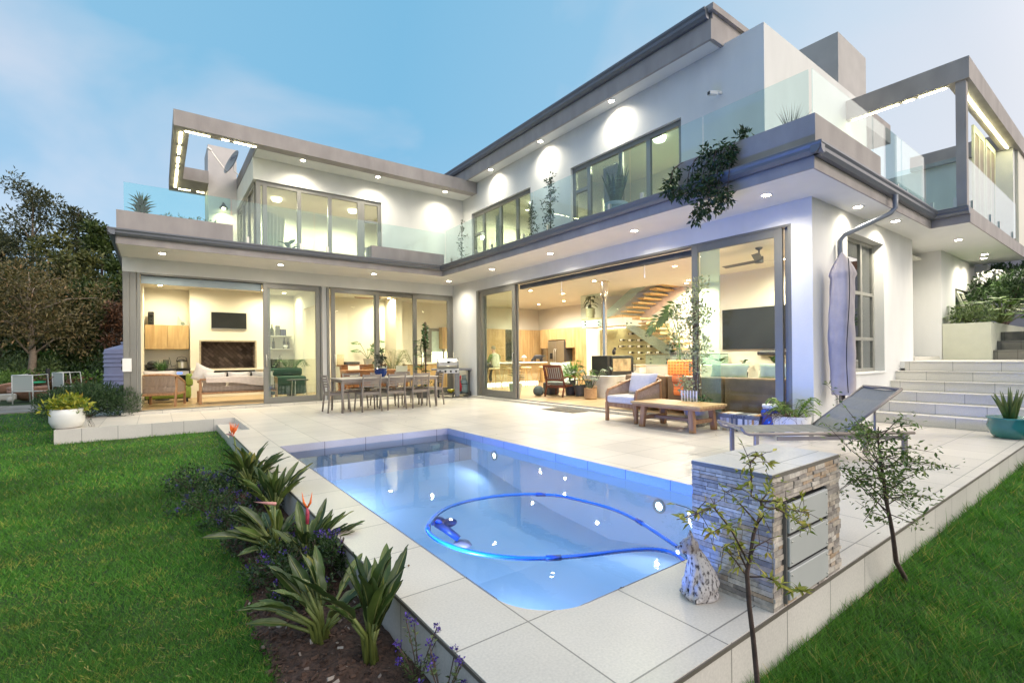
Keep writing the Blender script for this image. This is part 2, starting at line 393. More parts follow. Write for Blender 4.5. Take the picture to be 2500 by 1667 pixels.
# rounded near-left pool corner
rr = .34; poly = [(PX_0, PY_0)] + [(PX_0 + rr - rr * math.sin(a), PY_0 + rr - rr * math.cos(a)) for a in [math.pi / 2 * k / 10 for k in range(11)]]
pb.prism([(x, y) for x, y in poly], 'z', -.3, 0)
patio = struct(pb.build('patio', tile))
patio.data.materials.append(tilef); patio.data.materials.append(tiles_)
for p in patio.data.polygons:
    if abs(p.normal.y) > .7: p.material_index = 1
    elif abs(p.normal.x) > .7: p.material_index = 2
sb = MB().box(XL, 1.277, 9.313, 11.417, -.6, -.12)
o = struct(sb.build('patio_step', tile)); o.data.materials.append(tiles_)
for p in o.data.polygons:
    if abs(p.normal.x) > .7: p.material_index = 1
# dark shadow-gap trim strip under the coping
MBt = MB()
MBt.box(XL - .006, XL - .0005, YF, 9.31, -.022, -.004); MBt.box(XL, 24, YF - .006, YF - .0005, -.022, -.004)
o = struct(MBt.build('coping_trim', pm('trim_bronze', (.16, .14, .12), .5, .3)))

# pool basin
def poolmat():
    m, t, b, n, l = newmat('pool_plaster'); b.inputs['Roughness'].default_value = .6
    tcn = n('ShaderNodeTexCoord'); nz = n('ShaderNodeTexNoise'); nz.inputs['Scale'].default_value = 1.2; nz.inputs['Detail'].default_value = 3
    l(tcn.outputs['Object'], nz.inputs['Vector']); rp = n('ShaderNodeValToRGB'); e = rp.color_ramp.elements
    e[0].color = (.62, .72, .86, 1); e[1].color = (.70, .78, .90, 1); l(nz.outputs[0], rp.inputs[0]); l(rp.outputs[0], b.inputs['Base Color']); return m
pm_ = poolmat(); b = MB(); QX0, QX1, QY0, QY1 = PX_0 + .004, PX_1 - .004, PY_0 + .004, PY_1 - .004   # plaster stands proud of the slab edge
fl = [(QY0, -.42), (2.6, -.62), (3.6, -.80), (4.6, -.72), (6.46, -.40)]
for (ya, za), (yb, zb) in zip(fl[:-1], fl[1:]):
    b.add([(QX0, ya, za), (QX1, ya, za), (QX1, yb, zb), (QX0, yb, zb)], [(0, 1, 2, 3)])
    b.add([(QX0, ya, za), (QX0, yb, zb), (QX0, yb, -.1), (QX0, ya, -.1)], [(0, 1, 2, 3)])
    b.add([(QX1, ya, za), (QX1, yb, zb), (QX1, yb, -.1), (QX1, ya, -.1)], [(3, 2, 1, 0)])
b.add([(QX0, QY0, -.42), (QX1, QY0, -.42), (QX1, QY0, -.1), (QX0, QY0, -.1)], [(3, 2, 1, 0)])
basin = struct(b.build('pool_basin', pm_))
tband = tilemat('pool_band_tile', (.46, .45, .52), .55, 3, 1.72, -1, .3, .3, axes='yz')
tband2 = tilemat('pool_bench_tile', (.46, .45, .52), .6, .9, 1.345, -.62, .3, .3, axes='xz')
tband3 = tilemat('pool_bench_top_tile', (.40, .47, .60), .6, .6, 1.345, 6.6, .3, .3, axes='xy')
e_ = .004
b = MB()   # tile band round the water line: the strip above the water and a hand below it
b.add([(QX1 - e_, QY0, -.1), (QX1 - e_, QY1, -.1), (QX1 - e_, QY1, 0), (QX1 - e_, QY0, 0)], [(0, 1, 2, 3)])
b.add([(QX0 + e_, QY0 + .3, -.1), (QX0 + e_, QY1, -.1), (QX0 + e_, QY1, 0), (QX0 + e_, QY0 + .3, 0)], [(3, 2, 1, 0)])
struct(b.build('pool_tile_band', tband))
b = MB().add([(QX0, QY1 - e_, -.2), (QX1, QY1 - e_, -.2), (QX1, QY1 - e_, 0), (QX0, QY1 - e_, 0)], [(0, 1, 2, 3)])
b.add([(QX0, 6.46, -.45), (QX1, 6.46, -.45), (QX1, 6.46, -.2), (QX0, 6.46, -.2)], [(0, 1, 2, 3)])
b.add([(QX0, QY0 + e_, -.14), (QX1, QY0 + e_, -.14), (QX1, QY0 + e_, 0), (QX0, QY0 + e_, 0)], [(0, 1, 2, 3)])
struct(b.build('pool_bench', tband2))
b = MB().add([(QX0, 6.46, -.2), (QX1, 6.46, -.2), (QX1, QY1, -.2), (QX0, QY1, -.2)], [(0, 1, 2, 3)])
b.add([(QX0, 6.46, -.2), (QX0, QY1, -.2), (QX0, QY1, -.1), (QX0, 6.46, -.1)], [(0, 1, 2, 3)]); b.add([(QX1, 6.46, -.2), (QX1, QY1, -.2), (QX1, QY1, -.1), (QX1, 6.46, -.1)], [(3, 2, 1, 0)])
struct(b.build('pool_bench_top', tband3))
# water
m, t, bs, n, l = newmat('pool_water'); t.nodes.remove(bs)
tr = n('ShaderNodeBsdfTransparent'); tr.inputs[0].default_value = (.60, .83, 1.0, 1)
gl = n('ShaderNodeBsdfGlossy'); gl.inputs['Roughness'].default_value = 0.012
fr = n('ShaderNodeFresnel'); fr.inputs[0].default_value = 1.36
tcn = n('ShaderNodeTexCoord'); nz = n('ShaderNodeTexNoise'); nz.inputs['Scale'].default_value = 3.5; nz.inputs['Detail'].default_value = 3
l(tcn.outputs['Object'], nz.inputs['Vector']); bp = n('ShaderNodeBump'); bp.inputs['Strength'].default_value = .03; bp.inputs['Distance'].default_value = .05
l(nz.outputs[0], bp.inputs['Height']); l(bp.outputs[0], gl.inputs['Normal'])
ms = n('ShaderNodeMixShader'); l(fr.outputs[0], ms.inputs[0]); l(tr.outputs[0], ms.inputs[1]); l(gl.outputs[0], ms.inputs[2]); l(ms.outputs[0], t.nodes['Material Output'].inputs[0])
wp = [(x, y) for x, y in poly[1:]] + [(PX_0 + .002, PY_1 - .002), (PX_1 - .002, PY_1 - .002), (PX_1 - .002, PY_0 + .002)]
wp = [(max(x, PX_0 + .002), max(y, PY_0 + .002)) for x, y in wp]
struct(ngon_sheet('pool_water', [wp[::-1]], m, -.1))

# pool lamps (underwater, lit): two white ones in the right wall; those on the left wall are added fill
plens = emis('pool_lamp_lens', (.93, .97, 1), 9); fill_glow = emis('blue_fill_glow', (.1, .35, 1), 9)
def spot(name, loc, target, W_, col, size=150, blend=.6, rad=.03, parent=None):
    L = bpy.data.lights.new(name, 'SPOT'); L.energy = W_; L.color = col; L.spot_size = R(size); L.spot_blend = blend; L.shadow_soft_size = rad
    o = bpy.data.objects.new(name, L); COL.objects.link(o); o.location = loc
    o.rotation_euler = (Vector(target) - Vector(loc)).to_track_quat('-Z', 'Y').to_euler()
    if parent is not None:
        o.parent = parent
        if parent in WORLD: o.matrix_parent_inverse = parent.matrix_basis.inverted()
    return o
def pool_lamp(loc, sx, lens, col, W_, label, up=0.0, cone=165, blend=.5, blue=False):
    t = thing('pool_lamp', label, 'pool light', loc, 0, 'underwater lamps in the pool walls')
    disc = [(.0005, 0), (.05, 0), (.075, .0), (.085, -.01)]
    b = MB().lathe([(.042, .012), (.07, .012), (.07, 0), (.042, 0)], (0, 0, 0), 24, caps=False); b.xf(lambda p: Vector((sx * p.z, p.x, p.y))); b.build('rim', M['steel'], t, True, auto=40)
    b = MB().lathe([(.0005, .012), (.028, .010), (.042, .002)], (0, 0, 0), 24); b.xf(lambda p: Vector((sx * p.z, p.x, p.y))); b.build('lens', lens, t, True)
    if blue:
        L = bpy.data.lights.new('pool_lamp_light', 'AREA'); L.shape = 'RECTANGLE'; L.size = .5; L.size_y = .05; L.energy = W_; L.color = col; L.spread = R(80)
        o = bpy.data.objects.new('pool_lamp_light', L); COL.objects.link(o); o.location = (.03, 0, .03); o.rotation_euler = Vector((1, 0, up)).to_track_quat('-Z', 'Y').to_euler(); o.parent = t; return
    spot('pool_lamp_light', (sx * .03, 0, 0), (sx * 2, 0, up * 2), W_, col, cone, blend, .05, t)
LAV = (.66, .74, 1)
pool_lamp((PX_1 - .006, 5.81, -.24), -1, plens, LAV, 20, 'white underwater lamp in the right pool wall, nearer the far bench', .3)
pool_lamp((PX_1 - .006, 2.95, -.28), -1, plens, LAV, 20, 'white underwater lamp in the right pool wall, beside the stone pillar', .3)
pool_lamp((PX_0 + .006, 5.6, -.26), 1, plens, LAV, 85, 'added unseen fill lamp in the left pool wall, nearer the far bench', .1)  # this and the next: added unseen fill, lighting the right pool wall evenly
pool_lamp((PX_0 + .006, 2.75, -.28), 1, plens, LAV, 85, 'added unseen fill lamp in the left pool wall, nearer the rounded corner', .1)
t = thing('blue_fill_strip', 'added blue fill strip under the coping of the left pool wall', 'fill light', (PX_0 + .006, 3.6, -.05)); MB().box(0, .012, -1.7, 1.7, -.018, .018).build('strip', fill_glow, t)  # added unseen strip and lamp, imitating blue light thrown up by the pool water
L = bpy.data.lights.new('blue_fill_lamp', 'AREA'); L.shape = 'RECTANGLE'; L.size = 3.4; L.size_y = .035; L.energy = 100; L.color = (.015, .15, 1); L.spread = R(120)
o = bpy.data.objects.new('blue_fill_lamp', L); COL.objects.link(o); o.location = (.02, 0, 0); o.parent = t
zx = Vector((-1, 0, -.12)).normalized(); xx = Vector((0, 1, 0)); yx = zx.cross(xx); o.rotation_euler = Matrix((xx, yx, zx)).transposed().to_euler()

# steps up to the landing at the right
b = MB()
xs_ = [10.06, 10.36, 10.65, 10.95, 11.23, 11.5]
stepm = tilemat('step_tile', (.66, .63, .56), .62, .172, .4, 0, .45, .4, axes='yz', off=.5)
nose = MB()
for i, x in enumerate(xs_):
    x1 = xs_[i + 1] if i < 5 else 24
    b.box(x, x1, -1.5, 3.02 if i < 5 else 2.95, -.3, .172 * (i + 1) - .012); nose.box(x - .012, x1 - (.014 if i < 5 else 0), -1.5, 3.018 if i < 5 else 2.948, .172 * (i + 1) - .011, .172 * (i + 1))
struct(b.build('steps', stepm)); struct(nose.build('step_treads', tilemat('tread_tile', (.70, .66, .60), .55, .62, 0, .4, .6, .4)))
b = MB().box(11.5, 14.1, 2.951, 3.45, .9, 1.034); struct(b.build('landing', M['stucco']))
b = MB().box(12.32, 14.09, 2.99, 3.447, 1.034, 1.11); struct(b.build('door_threshold', stepm))

# paved strip at the far left where the garden chairs stand
b = MB()
for i in range(9):
    for j in range(5): b.box(-13 + i * 1.15, -13 + i * 1.15 + 1.12, 18.9 + j * .62, 18.9 + j * .62 + .59, -.4, ZL + .03 + .01 * rnd.random())
struct(b.build('paving', pm('old_paving', (.26, .235, .20), .9, var=.25, scale=3, bump=.3, bscale=30)))
# flower bed soil along the pool wall
def bed_edge(y):
    return .44 + .05 * math.sin(y * 2.1) + .03 * math.sin(y * 5.3 + 1) + .2 * max(0, y - 4.8)
def soilp(u, v):
    y = .3 + u * 6.7; x = min(bed_edge(y), XL - .02) + (XL - .002 - min(bed_edge(y), XL - .02)) * v
    h = .035 * math.sin(v * math.pi) + .012 * math.sin(x * 31 + y * 17) * math.sin(y * 29)
    return (x, y, ZL + .006 + max(0, h))
struct(MB().grid(soilp, 120, 16).build('flower_bed', pm('bark_mulch', (.085, .048, .034), .95, var=.55, scale=45, bump=.8, bscale=120), smooth=False))
b = MB()
for i in range(5200):
    y = .6 + 5.6 * rnd.random() ** 1.3; v = rnd.random(); x = bed_edge(y) - .03 + (XL - bed_edge(y)) * v
    z = soilp((y - .3) / 6.7, max(0, v))[2]; s = .004 + .011 * rnd.random() ** 2
    a = Vector((rnd.gauss(0, 1), rnd.gauss(0, 1), rnd.gauss(0, .4))); c = Vector((rnd.gauss(0, 1), rnd.gauss(0, 1), rnd.gauss(0, 1)))
    n_ = a.cross(c)
    b.obox((x, y, z + s * .4), a, n_.cross(a), n_, s * (1 + 2 * rnd.random()), s, s * .6)
m, t, bs, n, l = newmat('mulch_chips'); bs.inputs['Roughness'].default_value = .95
g = n('ShaderNodeNewGeometry'); rp = n('ShaderNodeValToRGB'); e = rp.color_ramp.elements; e[0].color = (.03, .018, .014, 1); e[1].color = (.17, .10, .075, 1)
x = rp.color_ramp.elements.new(.96); x.color = (.12, .07, .05, 1); e[-1].color = (.42, .38, .34, 1)
l(g.outputs['Random Per Island'], rp.inputs[0]); l(rp.outputs[0], bs.inputs['Base Color'])
struct(b.build('mulch', m), 'stuff')

b = MB(); rdeb = random.Random(15)   # bits of leaf blown over the tiles
for k in range(46):
    x, y = rdeb.uniform(1.0, 9), rdeb.uniform(1.2, 11)
    if not in_patio(x, y) or (2.2 < x < 3.1 and y < 1.6) or x > 7.4: continue
    a = rdeb.random() * 6.28; b.kites([(x, y, .003)], [(math.cos(a), math.sin(a), .1)], [(0, 0, 1)], .012 + .02 * rdeb.random(), .008 + .008 * rdeb.random(), .3)
tag(b.build('leaf_litter', pm('dry_leaf', (.16, .09, .04), .9, var=.4, scale=30)), 'dry leaf bits scattered over the pale patio tiles', 'leaf litter', kind='stuff')
# ================================================================== the house
H = thing('modern_house', 'white two storey house with grey eaves, balconies and big sliding doors round the pool patio', 'house', (7.6, 13.5, 0), 0, None, True)
XR, YL = 7.65, 13.52
def hp(name, b, mat, parent=None, **k): return b.build(name, mat, parent or H, **k)
# ---- walls
b = MB()
b.box(-.59, XR, YL, YL + .25, 3.15, 3.47)            # head band, left wing
b.box(-.59, -.34, YL + .25, 18, 0, 3.47)
b.box(3.60, 3.82, YL + .06, YL + .25, 0, 3.15)       # pier between the two door sets
b.box(XR, XR + .25, 12.02, YL, 0, 3.47)              # inner corner pier
b.box(XR, XR + .25, 3.31, 12.02, 3.15, 3.47)         # head band, right wing
b.box(XR, XR + .25, 3.27, 3.31, 0, 3.47)
hp('lower_wall', b, M['stucco'])
b = MB()                                              # end wall with the garden window
b.box(XR, 8.95, 3.02, 3.27, 0, 3.47); b.box(10.64, 12.32, 3.02, 3.27, 0, 3.47); b.box(8.95, 10.64, 3.02, 3.27, 0, .87); b.box(8.95, 10.64, 3.02, 3.27, 3.17, 3.47)
b.box(12.07, 12.32, 3.27, 3.45, 1.0, 3.47); b.box(12.32, 14.10, 3.45, 3.7, 1.0, 3.47)
b.box(14.10, 15.3, 2.95, 3.2, 1.0, 3.47); b.box(15.3, 17.3, 2.95, 3.2, 2.72, 3.47); b.box(16.9, 17.3, 2.95, 3.2, 1, 2.72); b.box(14.1, 14.35, 3.2, 3.7, 1, 3.47)
b.box(17.3, 18.2, 2.7, 3.5, 2.72, 3.45)
hp('end_wall', b, M['stucco'])
b = MB().box(8.93, 10.66, 2.985, 3.02, .845, .868)
hp('window_sill', b, M['stucco'])
# ---- upper walls
b = MB()
b.box(1.98, 8.05, YL, YL + .22, 5.71, 6.26); b.box(5.31, 8.05, YL, YL + .22, 3.7, 5.71); b.box(1.98, 5.31, YL, YL + .22, 3.7, 3.84)
b.box(1.98, 2.2, YL + .22, 17.6, 5.70, 6.26); b.box(1.98, 2.2, 16.77, 17.6, 3.7, 5.70); b.box(1.98, 2.2, YL + .22, 16.77, 3.7, 3.84)
hp('upper_wall', b, M['stucco'])
b = MB()
for y0, y1 in ((3.87, 5.43), (8.46, 10.01), (12.99, YL)): b.box(8.05, 8.27, y0, y1, 3.7, 5.71)
b.box(8.05, 8.27, 4.56, YL, 5.71, 6.6); b.box(8.05, 8.27, 3.87, 4.56, 5.71, 6.64)
for y0, y1 in ((5.43, 8.46), (10.01, 12.99)): b.box(8.05, 8.27, y0, y1, 3.7, 3.84)
b.box(8.27, 12.62, 3.87, 4.09, 3.7, 6.64)
hp('upper_wall', b, M['stucco'])
b = MB().box(11.1, 12.62, 3.872, 5.2, 6.64, 7.68); hp('chimney', b, pm('plaster_chimney', (.50, .47, .45), .8, var=.07, scale=3, bump=.3, bscale=120))
b = MB().box(1.25, 1.978, 16.5, 17.7, 3.7, 7.46); hp('chimney', b, pm('plaster_flue', (.62, .58, .56), .8, var=.05, scale=3, bump=.3, bscale=120))
# ---- roofs
b = MB()
b.box(.335, 8.048, 12.65, 12.95, 6.262, 6.61); b.box(.335, .63, 12.95, 17.65, 6.262, 6.61); b.box(.63, 1.248, 16.3, 17.65, 6.262, 6.61)
b.box(1.98, 8.048, 12.95, 18, 6.30, 6.61)
hp('roof_frame', b, M['taupe'])
b = MB().box(2.0, 8.047, 12.952, YL - .001, 6.258, 6.298); hp('upper_soffit', b, M['soffit'])
b = MB(); b.box(7.65, 7.70, 4.56, 14.6, 6.585, 6.93); b.box(7.70, 13, 4.56, 14.6, 6.64, 7.05); b.box(7.62, 13, 4.50, 14.6, 7.05, 7.16); b.box(7.70, 13, 4.56, 4.62, 6.60, 6.64)
hp('roof', b, M['taupe'])
b = MB().box(7.702, 8.048, 4.63, 13.50, 6.60, 6.638); hp('upper_soffit', b, M['soffit'])
def gutter_prof(): return [(0, .13), (-.125, .13), (-.125, .105), (-.105, .075), (-.10, .04), (-.06, 0), (0, 0)]
b = MB().prism([(7.648 + x, 6.93 + z * 1.35) for x, z in gutter_prof()], 'y', 4.6, 14.4); hp('gutter', b, M['gutter'])
# ---- eave slab: soffit, fascia, gutter
ZS, ZF = 3.47, 3.67
b = MB()
b.box(-.6, XR, 12.06, YL + .3, ZS, ZF); b.box(6.51, XR, 2.55, 12.06, ZS, ZF); b.box(XR, 17.3, 2.55, 3.5, ZS, ZF); b.box(11.47, 17.3, 2.02, 2.55, ZS, ZF); b.box(12.3, 18, 3.5, 4.5, ZS, ZF)
hp('soffit', b, M['soffit'])
b = MB()
b.box(-.602, 6.49, 12.04, 12.06, ZS - .003, ZF + .03); b.box(6.49, 6.51, 2.53, 12.04, ZS - .003, ZF + .03); b.box(6.51, 11.45, 2.53, 2.55, ZS - .003, ZF + .03)
b.box(11.45, 11.47, 2.0, 2.53, ZS - .003, ZF + .03); b.box(11.47, 17.3, 2.0, 2.02, ZS - .003, 3.73); b.box(-.62, -.602, 12.05, 18, ZS - .003, ZF + .03)
hp('fascia', b, M['taupe'])
b = MB()
gp = gutter_prof(); zg = 3.615
b.prism([(12.038 + x, zg + z) for x, z in gp], 'x', -.74, 6.49 - .12)
b.prism([(6.488 + x, zg + z) for x, z in gp], 'y', 2.53 - .12, 12.04 - .02)
b.prism([(2.528 + x, zg + z) for x, z in gp], 'x', 6.49 - .12, 11.45 - .1)
b.prism([(11.448 + x, zg + z) for x, z in gp], 'y', 2.0, 2.52)
b.prism([(-.622 + x, zg + z) for x, z in gp], 'y', 11.92, 18)
hp('gutter', b, M['gutter'])
b = MB(); p0 = Vector((7.45, 2.45, 3.62))
b.tube([(9.14, 2.44, 3.62), (9.14, 2.44, 3.42), (9.10, 2.50, 3.34), (8.55, 2.92, 3.02), (8.5, 2.965, 2.93), (8.5, 2.965, 1.6), (8.5, 2.965, .02)], .036, 10)
hp('downpipe', b, pm('downpipe_grey', (.20, .215, .235), .4, .2), smooth=True)
# ---- structural slabs (floors and ceilings)
b = MB(); b.box(-.34, 14, YL + .3, 18, 3.48, 3.69); b.box(7.66, 14, 3.5, YL + .3, 3.48, 3.69); b.box(7.66, 17.2, 2.56, 3.5, 3.672, 3.70); b.box(11.48, 17.2, 2.03, 2.56, 3.672, 3.70)
b.box(-.59, XR, 12.07, YL + .3, 3.672, 3.69); b.box(6.53, XR, 2.56, 12.07, 3.672, 3.69)
hp('balcony_floor', b, M['concrete'])
# ---- parapet planters
def trough(x0, x1, y0, y1, z0, z1, w=.06):
    b = MB(); b.box(x0, x1, y0, y0 + w, z0, z1); b.box(x0, x1, y1 - w, y1, z0, z1); b.box(x0, x0 + w, y0 + w, y1 - w, z0, z1); b.box(x1 - w, x1, y0 + w, y1 - w, z0, z1)
    b.box(x0 + w, x1 - w, y0 + w, y1 - w, z0, z1 - .04); return b
hp('balcony_planter', trough(-.61, 1.37, 12.10, 12.62, 3.69, 4.14), M['taupe'])
hp('balcony_planter', trough(4.47, 6.57, 12.10, 12.50, 3.69, 4.095), M['taupe'])
pr = MB(); pr.v, pr.f = [], []
b = trough(6.60, 7.05, 2.56, 4.515, 3.69, 4.19); b2 = trough(7.052, 8.93, 2.56, 3.0, 3.69, 4.19); b.add(b2.v, b2.f)
hp('balcony_planter', b, M['taupe'])
# ---- balustrades: glass panes on steel spigots
def panes(pts, z0, z1, gaps, mat='bal'):
    (x0, y0), (x1, y1) = pts; a = Vector((x0, y0, 0)); d = Vector((x1, y1, 0)) - a; Ln = d.length; d.normalize(); nn = Vector((-d.y, d.x, 0))
    cuts = [0] + list(gaps) + [Ln]
    for s, e in zip(cuts[:-1], cuts[1:]):
        c = a + d * ((s + e) / 2)
        pn = hp('balustrade_pane', MB().obox(Vector((c.x, c.y, (z0 + z1) / 2)), d, nn, (0, 0, 1), e - s - .02, .012, z1 - z0), M[mat])
        for f in (.18, .82):
            q = a + d * (s + (e - s) * f)
            MB().obox(Vector((q.x, q.y, z0 + .02)), d, nn, (0, 0, 1), .05, .045, .26).build('spigot', M['steel'], pn)
panes(((-.51, 12.25), (1.35, 12.25)), 3.80, 4.74, (), 'bale'); panes(((1.36, 12.25), (6.70, 12.25)), 3.80, 4.74, (1.75, 3.45))
panes(((6.70, 12.24), (6.70, 2.66)), 3.82, 4.81, (2.0, 4.02, 6.7, 8.1))
panes(((6.72, 2.64), (11.52, 2.64)), 3.86, 4.82, (2.14, 3.5)); panes(((11.52, 2.62), (11.52, 2.12)), 3.80, 4.68, ()); panes(((11.54, 2.07), (16.3, 2.07)), 3.80, 4.66, (2.4,))
# ---- right pergola
b = MB(); b.box(11.46, 17.6, 2.0, 2.30, 6.0, 6.38); b.box(11.46, 11.62, 2.30, 3.868, 6.0, 6.38); b.box(12.62, 14.2, 3.87, 4.6, 6.2, 6.64)
b.box(16.2, 17.6, 2.3, 4, 6.0, 6.38)
hp('pergola_frame', b, M['taupe'])
hp('pergola_post', MB().box(11.50, 11.64, 2.05, 2.19, 3.705, 5.998), M['taupe'])
hp('balcony_wall', MB().box(16.32, 16.5, 2.1, 5, 3.70, 5.999), M['stucco'])
hp('balcony_wall', MB().box(16.6, 19.0, 2.05, 2.3, 3.70, 5.998), M['iwall'])
for x0 in (13.9, 15.05):
    fr = hp('shutter', MB().box(x0, x0 + .09, 2.36, 2.40, 3.71, 5.99).box(x0 + .95, x0 + 1.04, 2.36, 2.40, 3.71, 5.99).box(x0 + .09, x0 + .95, 2.36, 2.40, 5.85, 5.99).box(x0 + .09, x0 + .95, 2.36, 2.40, 3.71, 3.85).box(x0 + .48, x0 + .55, 2.36, 2.40, 3.85, 5.85), pm('shutter_frame', (.55, .55, .40), .5))
    b = MB()
    for k in range(44): b.bar((x0 + .09, 2.38, 3.88 + k * .045), (x0 + .95, 2.38, 3.88 + k * .045), .02, .028)
    b.build('shutter_slats', pm('shutter_slat', (.40, .34, .26), .6), fr)
# ---- LED strips under the roof frames
def led(name, segs):
    for (p, q) in segs: hp(name, MB().bar(p, q, .035, .012), M['led'])
def dashes(p, q, cuts):
    p, q = Vector(p), Vector(q); return [(p.lerp(q, s), p.lerp(q, e)) for s, e in cuts]
led('led_strip', dashes((.48, 12.95, 6.254), (.48, 17.3, 6.254), ((.0, .16), (.2, .33), (.38, .48), (.52, .56), (.6, .74), (.76, .98))) +
    dashes((.55, 12.86, 6.254), (1.95, 12.86, 6.254), ((.0, .33), (.5, .6), (.68, 1.0))) + dashes((.5, 17.3, 6.254), (1.2, 17.3, 6.254), ((.1, .5), (.75, 1))))
led('led_strip', dashes((11.75, 2.18, 5.992), (16.2, 2.18, 5.992), ((.0, .2), (.21, .45), (.46, .7), (.71, 1))) + dashes((11.585, 2.25, 5.992), (11.585, 3.8, 5.992), ((.05, .3), (.35, .45), (.5, 1))))
def area(name, loc, tgt, sx, sy, W_, col, parent=H):
    L = bpy.data.lights.new(name, 'AREA'); L.shape = 'RECTANGLE'; L.size = sx; L.size_y = sy; L.energy = W_; L.color = col
    o = bpy.data.objects.new(name, L); COL.objects.link(o); o.location = loc; o.rotation_euler = (Vector(tgt) - Vector(loc)).to_track_quat('-Z', 'Y').to_euler()
    o.parent = parent; o.matrix_parent_inverse = parent.matrix_basis.inverted(); return o
# ---- recessed downlights: trim ring + lens + lamp
WARM = (1, .93, .76)
def downlight(x, y, z, W_, col=WARM, lens=None, size=150, rr_=.058):
    d = hp('downlight', MB().lathe([(rr_, -.002), (rr_ * 1.5, -.006), (rr_ * 1.5, 0.001)], (x, y, z), 20), M['white'], smooth=True)
    MB().lathe([(.0005, 0), (rr_ * .98, 0)], (x, y, z - .0035), 20).build('lens', lens or M['lamp'], d)
    spot('downlight_lamp', (x, y, z - .012), (x, y, z - 2), W_, col, size, 1.0, .035, H)
EX = 165
for x in (.117, 2.437, 4.755, 7.06): downlight(x, 12.71, ZS, EX)
for y in (10.375, 8.077, 5.742, 3.373): downlight(7.04, y, ZS, EX)
for x, y in ((10.3, 2.75), (13.1, 2.47), (15.57, 2.48)): downlight(x, y, ZS, EX)
for x, y in ((3.05, 13.05), (5.03, 13.05), (7.15, 13.05)): downlight(x, y, 6.257, 150)
for y in (11.55, 9.3, 6.95): downlight(7.82, y, 6.598, 150)
downlight(8.8, 2.82, ZS, 80); downlight(16.2, 2.6, ZS, 70)
# ---- sliding doors
AL = M['alu']
def leaf_x(p, x0, x1, z0, z1, y, name='door_leaf', fw=.11, glass=None, handle=None, d=.05):
    b = MB(); b.box(x0, x0 + fw, y, y + d, z0, z1); b.box(x1 - fw, x1, y, y + d, z0, z1); b.box(x0 + fw, x1 - fw, y + .001, y + d - .001, z1 - fw, z1); b.box(x0 + fw, x1 - fw, y + .001, y + d - .001, z0, z0 + fw * 1.3)
    f = hp(name, b, AL, p, bevel=.004)
    MB().box(x0 + fw, x1 - fw, y + d / 2 - .005, y + d / 2 + .005, z0 + fw * 1.3, z1 - fw).build('pane', glass or M['glass'], f)
    if handle is not None: MB().tube([(handle, y - .001, 1.0), (handle, y - .05, 1.02), (handle, y - .05, 1.28), (handle, y - .001, 1.3)], .012, 8).build('handle', M['steel'], f, True)
    return f
def leaf_y(p, y0, y1, z0, z1, x, name='door_leaf', fw=.11, glass=None, handle=None, d=.05):
    b = MB(); b.box(x, x + d, y0, y0 + fw, z0, z1); b.box(x, x + d, y1 - fw, y1, z0, z1); b.box(x + .001, x + d - .001, y0 + fw, y1 - fw, z1 - fw, z1); b.box(x + .001, x + d - .001, y0 + fw, y1 - fw, z0, z0 + fw * 1.3)
    f = hp(name, b, AL, p, bevel=.004)
    MB().box(x + d / 2 - .005, x + d / 2 + .005, y0 + fw, y1 - fw, z0 + fw * 1.3, z1 - fw).build('pane', glass or M['glass'], f)
    if handle is not None: MB().tube([(x - .001, handle, 1.0), (x - .05, handle, 1.02), (x - .05, handle, 1.28), (x - .001, handle, 1.3)], .012, 8).build('handle', M['steel'], f, True)
    return f
ZD0, ZD1 = .075, 3.11
f1 = hp('sliding_door_frame', MB().box(-.585, -.47, YL - .01, YL + .14, .0, 3.148).box(-.47, -.35, YL + .02, YL + .13, 0, 3.148).box(-.335, -.28, YL + .0, YL + .12, ZD0, 3.148).box(-.28, 3.60, YL + .002, YL + .14, 3.112, 3.149)
        .box(3.57, 3.62, YL, YL + .055, ZD0, 3.13).box(3.74, 3.80, YL, YL + .055, ZD0, 3.13).box(-.28, 3.6, YL + .02, YL + .13, .055, .078), AL, bevel=.003)
leaf_x(None, 2.18, 3.56, ZD0, ZD1, YL + .015, handle=2.24); leaf_x(None, 2.24, 3.58, ZD0, ZD1, YL + .078)
f2 = hp('sliding_door_frame', MB().box(3.84, 7.64, YL + .001, YL + .14, 3.112, 3.149).box(7.58, 7.648, YL, YL + .14, ZD0, 3.112).box(3.84, 7.58, YL + .02, YL + .13, .055, .078), AL, bevel=.003)
leaf_x(None, 3.85, 5.22, ZD0, ZD1, YL + .012, handle=3.93); leaf_x(None, 5.08, 6.40, ZD0, ZD1, YL + .064, handle=6.3); leaf_x(None, 6.27, 7.58, ZD0, ZD1, YL + .014, fw=.13)
f3 = hp('sliding_door_frame', MB().box(XR - .01, XR + .15, 12.0, 12.12, .0, 3.148).box(XR + .002, XR + .15, 3.312, 12.0, 3.112, 3.149).box(XR, XR + .15, 3.312, 3.36, ZD0, 3.112).box(XR + .02, XR + .14, 3.36, 12.0, .055, .078), AL, bevel=.003)
leaf_y(None, 10.23, 11.90, ZD0, ZD1, XR + .012, handle=10.3, fw=.14); leaf_y(None, 10.20, 11.86, ZD0, ZD1, XR + .072)
leaf_y(None, 3.44, 4.98, ZD0, ZD1, XR + .004, handle=None, fw=.12); hp('fixed_pane', MB().box(XR + .085, XR + .097, 4.50, 4.86, ZD0, ZD1), M['stairg']); hp('end_stile', MB().box(XR + .07, XR + .12, 3.365, 3.43, ZD0, ZD1), AL)
# door sill course of tiles
b = MB().box(-.62, XR - .06, YL - .17, YL + .05, .001, .056); b.box(XR - .11, XR + .05, 3.31, 13.3, .001, .055); hp('door_sill', b, tilemat('sill_tile', (.60, .56, .50), .55, .5, .1, .1, .5, .4))
